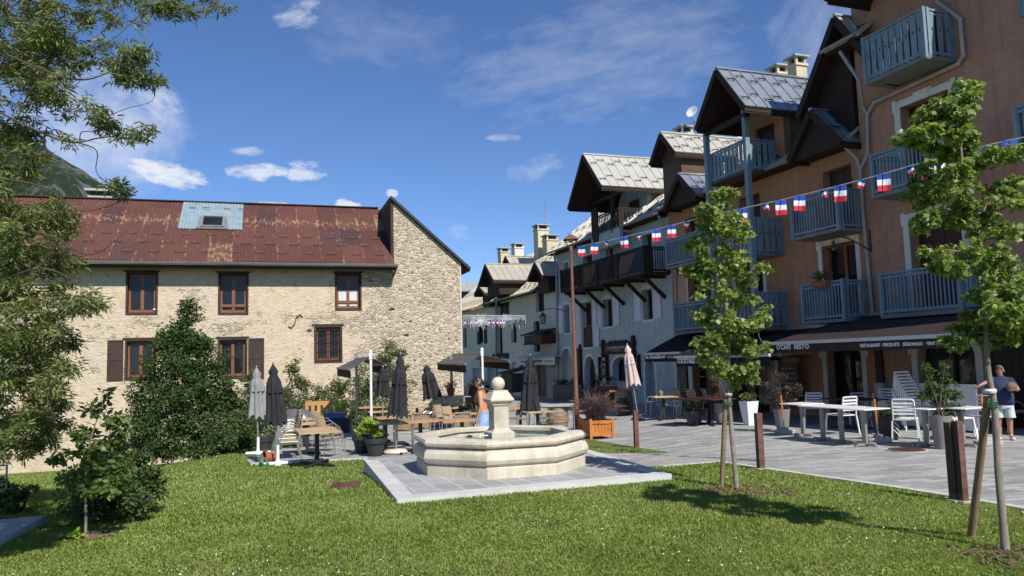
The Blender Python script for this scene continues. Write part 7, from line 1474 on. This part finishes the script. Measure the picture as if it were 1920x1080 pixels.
shrub('sapling', 'thin sapling with big leaves in the left lawn, bare stem at its foot', [(200, 742, 8.6, 16, 9), (178, 772, 8.6, 22, 9), (212, 790, 8.6, 22, 10), (150, 812, 8.6, 22, 12), (195, 830, 8.6, 32, 14), (225, 812, 8.6, 14, 14), (160, 850, 8.6, 28, 14), (205, 868, 8.6, 36, 16), (150, 890, 8.6, 32, 14), (190, 912, 8.5, 40, 16), (225, 905, 8.5, 18, 12), (140, 925, 8.6, 22, 12), (105, 860, 8.6, 8, 5)], 2000, .070, M['lf_sapling'], cat='sapling', base=(160, 1012), nsub=110, f=.6, stems=0, droop=.1, spine=[(161, 960), (160, 900), (166, 840), (184, 780), (196, 745)])
shrub('lawn_shrub', 'dense dark rounded shrub right behind the left sapling', [(190, 880, 9.9, 50, 40), (150, 930, 9.7, 36, 40), (210, 935, 9.6, 55, 34), (265, 915, 9.9, 34, 36), (288, 895, 10.1, 22, 30), (240, 870, 10.2, 40, 22), (215, 840, 10.3, 30, 24), (170, 960, 9.3, 30, 18), (250, 945, 9.5, 30, 18)], 15000, .050, M['lf_shrub'], base=(215, 965), nsub=420, f=.42, trunk=.010, stems=6)
shrub('lawn_shrub', 'low dark shrub behind the wire screen at the left edge', [(18, 935, 10.3, 26, 22), (40, 925, 10.4, 18, 10), (-10, 920, 10.4, 30, 30), (60, 915, 10.6, 12, 5)], 1800, .06, M['lf_shrub'], base=(20, 962), nsub=60)
shrub('weed_clump', 'small clump of bright weeds beside the left sapling', [(142, 1002, 8.5, 12, 6)], 70, .05, M['lf_lime'], cat='plant', base=(142, 1008), nsub=6, stems=0)

# ================================================================== lawn
def vec_ground(px, py):
    Mx = np.array(CM.to_3x3()); d = np.stack([(px-960)/FOC, -(py-540)/FOC, -np.ones_like(px)], 1) @ Mx.T
    Y = np.full(len(px), 8.0)
    def G(x, y):
        s = lambda a, b, v: (lambda t: t*t*(3-2*t))(np.clip((v-a)/(b-a), 0, 1))
        return -.013*y-1.25*s(6.2, 13.5, -x)*s(12, 25, y)-.22*s(11.5, 17, y)*(1-s(26, 40, y))*(1-s(2, 6, x))
    for i in range(60):
        P = d*(Y/d[:, 1])[:, None]; Y = np.clip(.5*Y+.5*(G(P[:, 0], Y)-CAMH)/d[:, 2]*d[:, 1], .5, 60)
    P = d*(Y/d[:, 1])[:, None]; P[:, 2] = G(P[:, 0], P[:, 1]); return P
def inside(P, poly):
    x, y = P[:, 0], P[:, 1]; r = np.zeros(len(P), bool); n = len(poly)
    for i in range(n):
        x1, y1 = poly[i][0], poly[i][1]; x2, y2 = poly[(i+1) % n][0], poly[(i+1) % n][1]; c = ((y1 > y) != (y2 > y)) & (x < (x2-x1)*(y-y1)/((y2-y1) if y2 != y1 else 1e-9)+x1); r ^= c
    return r
def lawn_points(n, y0=845, y1=1130, margin=120):
    px = RNG.uniform(-margin, 1920+margin, n); py = y0+(y1-y0)*RNG.uniform(0, 1, n)**.85; P = vec_ground(px, py); wedge = inside(P, ISL); k = (~inside(P, plaza)) & (~inside(P, [(q.x, q.y) for q in SL])); k |= wedge; k &= (P[:, 1] < 30); P = P[k]; P[:, 2] += np.where(inside(P, ISL), .028, 0); return P
def blades(name, P, h0, h1, w_, mat, **kw):
    n = len(P); D = P[:, 1]; g = RNG.uniform(0, 2*np.pi, n); pn = np.sin(P[:, 0]*1.9+np.sin(P[:, 1]*1.3)*2)*np.sin(P[:, 1]*1.7+1); h = RNG.uniform(h0, h1, n)*(1+.25*pn)*np.clip(.85+D*.02, .9, 1.3); w = w_*np.clip(D/6, .7, 2.6)*RNG.uniform(.7, 1.3, n)
    s = np.stack([np.cos(g), np.sin(g), 0*g], 1); ln = np.stack([np.cos(g+1.57+RNG.normal(0, .5, n)), np.sin(g+1.57), 0*g], 1)*(RNG.uniform(.2, 1.1, n)*h)[:, None]; up = np.stack([0*g, 0*g, h], 1)
    V = np.stack([P-s*w[:, None]/2-[0, 0, .004], P+s*w[:, None]/2-[0, 0, .004], P+up*.6+ln*.35+s*w[:, None]*.35, P+up+ln, P+up*.6+ln*.35-s*w[:, None]*.35], 1).reshape(-1, 3).astype(np.float32); k = 5
    me = bpy.data.meshes.new(name); me.vertices.add(n*k); me.vertices.foreach_set('co', V.ravel()); me.loops.add(n*k); me.loops.foreach_set('vertex_index', np.arange(n*k, dtype=np.int32)); me.polygons.add(n); me.polygons.foreach_set('loop_start', np.arange(0, n*k, k, dtype=np.int32)); me.polygons.foreach_set('loop_total', np.full(n, k, dtype=np.int32)); me.update(); me.materials.append(mat)
    o = bpy.data.objects.new(name, me); col.objects.link(o); return setp(o, kind='stuff', **kw)
blades('lawn_grass', lawn_points(430000), .014, .034, .0065, M['grass'], label='short green lawn grass with clover')
P = lawn_points(5200); k = (np.sin(P[:, 0]*1.1+.6)*np.sin(P[:, 1]*.9+P[:, 0]*.5) > .25) | ((P[:, 0] > 3) & (P[:, 1] > 7.2) & (P[:, 1] < 9.5)); k &= RNG.uniform(0, 1, len(P)) < .42; P = P[k]; P[:, 2] += .035+RNG.uniform(0, .02, len(P))
leaves('clover_flowers', None, P, .017, M['petal_wht'], 'oval', up=1.2, kind_=None) if False else setp(leaves('clover_flowers', None, P, .018, M['petal_wht'], 'oval', up=1.2), kind='stuff', label='white clover flowers dotted over the lawn')
P = lawn_points(26000); P = P[(np.sin(P[:, 0]*.8+2)*np.sin(P[:, 1]*.8+P[:, 0]*.3) > .1)]; P[:, 2] += .025; setp(leaves('clover_leaves', None, P, .024, M['grass'], 'oval', up=1.4), kind='stuff', label='clover leaves among the lawn grass')

# ================================================================== people
def skinned(name, joints, edges, mat, parent, root=0, sub=2, world=None, **kw):
    """joints: list of (x,y,z,r[,ry]); one continuous surface grown by a Skin modifier"""
    me = bpy.data.meshes.new(name); me.from_pydata([j[:3] for j in joints], edges, []); me.materials.append(mat); o = bpy.data.objects.new(name, me); col.objects.link(o); o.parent = parent; OFF[o.name] = Vector((0, 0, 0))
    s = o.modifiers.new('skin', 'SKIN'); s.branch_smoothing = .6; s.use_smooth_shade = True
    for v, j in zip(me.skin_vertices[0].data, joints): v.radius = (j[3], j[4] if len(j) > 4 else j[3])
    me.skin_vertices[0].data[root].use_root = True
    u = o.modifiers.new('sub', 'SUBSURF'); u.levels = sub; u.render_levels = sub; return setp(o, **kw)
def hand(J, E, wrist, pd, side, up, curl=.5, s=1.0):
    """palm, four fingers and a thumb; pd = direction of the hand, side = towards the thumb"""
    pd = Vector(pd).normalized(); side = Vector(side).normalized(); up = Vector(up).normalized(); W = Vector(J[wrist][:3]); J.append((*(W+pd*.045*s), .030*s, .017*s)); pm = len(J)-1; E.append((wrist, pm)); J.append((*(W+pd*.085*s), .034*s, .014*s)); kn = len(J)-1; E.append((pm, kn))
    for k, (o_, L) in enumerate(((.030, .070), (.010, .078), (-.010, .072), (-.029, .056))):
        a = W+pd*.095*s+side*o_*s; d2 = (pd*math.cos(curl)-up*math.sin(curl)); d3 = (pd*math.cos(curl*2.1)-up*math.sin(curl*2.1)); p1 = a+pd*.012*s; p2 = p1+d2*L*.5*s; p3 = p2+d3*L*.5*s; n = len(J)
        J.extend([(*p1, .0095*s), (*p2, .009*s), (*p3, .0075*s)]); E.extend([(kn, n), (n, n+1), (n+1, n+2)])
    p1 = W+pd*.04*s+side*.038*s; p2 = p1+(pd*.8+side*.7-up*.3).normalized()*.035*s; p3 = p2+(pd-up*.5).normalized()*.03*s; n = len(J); J.extend([(*p1, .012*s), (*p2, .0105*s), (*p3, .009*s)]); E.extend([(pm, n), (n, n+1), (n+1, n+2)])
def head_joints(J, E, neck, hx, hy, hz, fx, fy, s=1.0):
    """neck -> jaw, face, skull, crown; (fx, fy) points where the face looks"""
    f = Vector((fx, fy, 0)).normalized(); r_ = Vector((-f.y, f.x, 0)); c = Vector((hx, hy, hz)); n = len(J)
    J.extend([(*(c+f*.015*s-Vector((0, 0, .085*s))), .058*s), (*(c+f*.012*s-Vector((0, 0, .035*s))), .074*s), (*(c+Vector((0, 0, .025*s))), .084*s), (*(c-f*.008*s+Vector((0, 0, .075*s))), .068*s)]); E.extend([(neck, n), (n, n+1), (n+1, n+2), (n+2, n+3)]); return c, f, r_
def face(parent, c, f, r_, s=1.0, glasses=True, skin=None, hairmat=None, bun=False):
    def q(a, b, z): return c+f*a*s+r_*b*s+Vector((0, 0, z*s))
    m = MB(); m.ext([q(.078, -.012, .02), q(.078, .012, .02), q(.086, .017, -.035), q(.086, -.017, -.035)], f*.022*s); m.build('nose', skin, parent, bevel=.006)
    m = MB(); m.tube([q(.080, -.024, -.062), q(.090, 0, -.060), q(.080, .024, -.062)], .006*s, 6); m.build('mouth', M['redpot'] if False else simple('lips_'+parent.name, (.30, .11, .09), .5), parent)
    for k in (-1, 1): m = MB(); m.sphere(q(0, k*.084, -.005), .028*s, 10, 8, (.6, .35, 1)); m.build('ear', skin, parent); 
    if glasses:
        m = MB()
        for k in (-1, 1): m.sphere(q(.083, k*.032, .018), .027*s, 12, 8, (.35 if abs(f.x) > .6 else 1, 1 if abs(f.x) > .6 else .35, .72)); m.tube([q(.085, k*.055, .024), q(.04, k*.082, .024), q(-.01, k*.088, .015)], .004*s, 6)
        m.tube([q(.092, -.012, .022), q(.092, .012, .022)], .004*s, 6); m.build('sunglasses', M['black'], parent)
    else:
        for k in (-1, 1): m = MB(); m.sphere(q(.074, k*.032, .018), .012*s, 8, 6); m.build('eye', M['black'], parent)
    m = MB(); K = 20; vs = []; rows = 9   # hair shell over the back and top of the skull
    for j in range(rows+1):
        a = math.pi*.5*j/rows
        for i in range(K):
            g = 2*math.pi*i/K; fr = math.cos(g); low = -.062 if fr < .2 else (.045 if fr > .55 else .0); z = .100*math.sin(a)+(low*(1-j/rows) if j < rows else 0)+.01; rr = .088*math.cos(a)**.7 if j < rows else .001; vs.append(q(-.006+rr*1.04*math.cos(g)*(1 if fr < .3 else .93), rr*math.sin(g), z))
    m.add(vs, [(j*K+i, j*K+(i+1) % K, (j+1)*K+(i+1) % K, (j+1)*K+i) for j in range(rows) for i in range(K)])
    if bun: m.sphere(q(-.105, 0, .0), .042*s, 12, 8); m.sphere(q(-.10, .0, -.06), .03*s, 10, 6)
    o = m.build('hair', hairmat, parent, ang=80); return q
# woman walking behind the fountain, looking down to the left
wp = at(907, 800, 16.4); wz = gz(wp.x, wp.y)+.01; hw = at(909, 718, 16.4).z-wz
wm = empty('person', (wp.x, wp.y, wz), R(-8), 'woman in orange vest with dark backpack and light blue wrap, walking behind the fountain', 'person')
sW = hw/1.56
def S3(*v): return tuple(q*sW for q in v)
J = []; E = []
def addj(J, *v): J.append(S3(*v)); return len(J)-1
pel = addj(J, 0, 0, .94, .135, .10); wa = addj(J, -.01, 0, 1.08, .115, .085); ch = addj(J, -.03, 0, 1.26, .135, .10); sh = addj(J, -.04, 0, 1.38, .085, .08); nk = addj(J, -.05, 0, 1.45, .045); E += [(pel, wa), (wa, ch), (ch, sh), (sh, nk)]
cW, fW, rW = head_joints(J, E, nk, -.075*sW, 0, 1.575*sW, -1, -.12, sW)
for sy, hx, kx, fx in ((-1, 0, -.12, -.22), (1, 0, .03, .20)):
    h_ = addj(J, hx, sy*.09, .86, .095); k_ = addj(J, kx, sy*.09, .48, .060); a_ = addj(J, fx, sy*.09, .09, .040); t_ = addj(J, fx-.13, sy*.09, .035, .032, .02); E += [(pel, h_), (h_, k_), (k_, a_), (a_, t_)]
for sy, ex_, wx in ((-1, .0, -.09), (1, .04, .0)):
    s_ = addj(J, -.03, sy*.165, 1.37, .052); e_ = addj(J, ex_, sy*.22, 1.10, .040); w_ = addj(J, wx, sy*.21, .87, .026); E += [(sh, s_), (s_, e_), (e_, w_)]; hand(J, E, w_, (-.1, 0, -1), (-1, 0, 0), (0, -sy, 0), .5, sW)
skinned('body', J, E, M['skin'], wm)
def loft(rings, name, mat, parent, K=20, wob=.02, s=1.0):
    m = MB(); vs = []
    for j, (x, y, z, rx, ry) in enumerate(rings):
        for i in range(K): g = 2*math.pi*i/K; k = 1+wob*math.sin(5*g+j*1.3)+wob*.6*math.sin(9*g-j); vs.append((s*(x+rx*k*math.cos(g)), s*(y+ry*k*math.sin(g)), s*z))
    n = len(rings); m.add(vs, [(j*K+i, j*K+(i+1) % K, (j+1)*K+(i+1) % K, (j+1)*K+i) for j in range(n-1) for i in range(K)]+[tuple(range(K)), tuple((n-1)*K+i for i in range(K))]); return m.build(name, mat, parent, ang=75)
loft([(0, 0, .97, .12, .175), (-.01, 0, 1.08, .11, .155), (-.03, 0, 1.22, .125, .165), (-.035, 0, 1.32, .115, .155), (-.04, 0, 1.39, .08, .11), (-.045, 0, 1.43, .055, .07)], 'vest', M['orange_top'], wm, s=sW)
loft([(0, 0, 1.02, .125, .17), (0, 0, .90, .15, .195), (-.02, 0, .72, .17, .205), (-.04, 0, .52, .18, .21)], 'wrap_skirt', M['blue_cloth'], wm, wob=.05, s=sW)
J2 = [S3(.13, 0, 1.32, .09, .06), S3(.15, 0, 1.18, .11, .08), S3(.14, 0, 1.06, .10, .07)]; bp_ = skinned('backpack', J2, [(0, 1), (1, 2)], M['black'], wm)
m = MB(); [m.tube([S3(.12, k*.09, 1.42), S3(-.02, k*.10, 1.455), S3(-.13, k*.10, 1.34), S3(-.15, k*.11, 1.2), S3(-.02, k*.14, 1.08)], .016, 8) for k in (-1, 1)]; m.build('strap', simple('dark_green_strap', (.03, .045, .035), .8), wm)
face(wm, cW, fW, rW, sW, True, M['skin'], M['hair'], True)
# man in a navy polo shirt at the café
mp = gp(1886, 826); mz = gz(mp.x, mp.y)+.012; D = mp.y; hm = at(1884, 694, D).z-mz; sM = hm/1.64
mn = empty('person', (mp.x, mp.y, mz), math.atan2(-mp.x, mp.y)*.0+R(-25), 'man in navy polo shirt, pale shorts and sunglasses, resting his hand on an orange pole', 'person')
rel = Matrix.Rotation(-R(-25), 3, 'Z')
def loc(px, py, dd=0): p = at(px, py, D+dd); return rel @ (p-Vector((mp.x, mp.y, mz)))
def S4(*v): return tuple(q*sM for q in v)
J = []; E = []
def aj(*v): J.append(S4(*v)); return len(J)-1
def ajl(v, *r_): J.append((*v, *[x*sM for x in r_])); return len(J)-1
pel = aj(0, 0, .95, .16, .14); be = aj(0, -.02, 1.10, .17, .15); ch = aj(0, 0, 1.30, .18, .13); sh = aj(0, .01, 1.42, .13, .10); nk = aj(0, .0, 1.50, .065); E += [(pel, be), (be, ch), (ch, sh), (sh, nk)]
cM, fM, rM = head_joints(J, E, nk, 0, -.01*sM, 1.645*sM, -.75, -.65, sM*1.05)
for sx, ax in ((-1, -.10), (1, .10)):
    h_ = aj(sx*.10, 0, .86, .115); k_ = aj(sx*.11, -.01, .48, .075); c_ = aj(sx*.11, .015, .33, .065); a_ = aj(sx*.115, .01, .09, .045); t_ = aj(sx*.15, -.14, .04, .042, .03); E += [(pel, h_), (h_, k_), (k_, c_), (c_, a_), (a_, t_)]
s_ = aj(-.20, 0, 1.40, .075); e_ = ajl(loc(1852, 716, -.05), .050); ARM = [J[e_][:3]]; w_ = ajl(loc(1838, 722, -.12), .034); E += [(sh, s_), (s_, e_), (e_, w_)]; hand(J, E, w_, rel @ Vector((-1, -.2, -.35)), rel @ Vector((0, -1, 0)), (0, 0, 1), .75, sM)
s_ = aj(.20, 0, 1.40, .075); e_ = aj(.33, -.06, 1.16, .050); ARM.append(J[e_][:3]); w_ = aj(.20, -.25, 1.24, .034); E += [(sh, s_), (s_, e_), (e_, w_)]; hand(J, E, w_, (-.8, -.25, .25), (0, 0, 1), (-.2, -1, 0), .8, sM)
skinned('body', J, E, M['skin2'], mn)
loft([(0, -.02, .83, .235, .20), (0, -.035, .95, .245, .225), (0, -.04, 1.10, .24, .225), (0, -.02, 1.26, .235, .18), (0, 0, 1.37, .245, .145), (0, .005, 1.43, .215, .125), (0, .005, 1.475, .13, .10), (0, .005, 1.495, .085, .08), (0, .005, 1.52, .075, .075)], 'polo_shirt', M['navy'], mn, s=sM)
for a_, b_ in ((Vector(S4(-.17, 0, 1.40)), Vector(ARM[0])), (Vector(S4(.17, 0, 1.40)), Vector(ARM[1]))):
    q_ = a_.lerp(b_, .62); m = MB(); m.tube([a_.lerp(b_, -.15), a_, a_.lerp(b_, .3), q_], [.07*sM, .098*sM, .09*sM, .08*sM], 14); m.build('sleeve', M['navy'], mn)
loft([(0, -.02, .94, .215, .185), (0, -.02, .78, .222, .19), (0, -.015, .74, .215, .185)], 'shorts', M['mint'], mn, s=sM)
for sx in (-1, 1): loft([(sx*.105, -.01, .80, .115, .165), (sx*.112, -.01, .66, .118, .15), (sx*.118, -.012, .53, .122, .145)], 'shorts_leg', M['mint'], mn, s=sM, wob=.03)
for sx in (-1, 1): J2 = [S4(sx*.115, .04, .05, .052, .05), S4(sx*.135, -.07, .045, .052, .042), S4(sx*.155, -.17, .038, .045, .032)]; skinned('shoe', J2, [(0, 1), (1, 2)], M['shoe'], mn); J2 = [S4(sx*.115, .012, .10, .052), S4(sx*.115, .012, .17, .052)]; skinned('sock', J2, [(0, 1)], M['whitep'], mn)
face(mn, cM, fM, rM, sM*1.05, True, M['skin2'], M['hairg'])
hc_ = rel.inverted() @ Vector(S4(.16, -.33, 1.26))+Vector((mp.x, mp.y, mz)); t = wempty('brown_cap', hc_, 'brown cloth cap held against the chest of the man in the navy shirt', 'cap'); m = MB(); m.sphere(hc_, .11, 18, 12, (1, .7, .9)); m.build('crown', simple('brown_cap_cloth', (.16, .10, .07), .85, 0, .2, 8, .3), t); m = MB(); m.sphere(hc_+Vector((.02, -.05, -.06)), .10, 16, 8, (1.1, .9, .15)); m.build('brim', M['oak'], t)
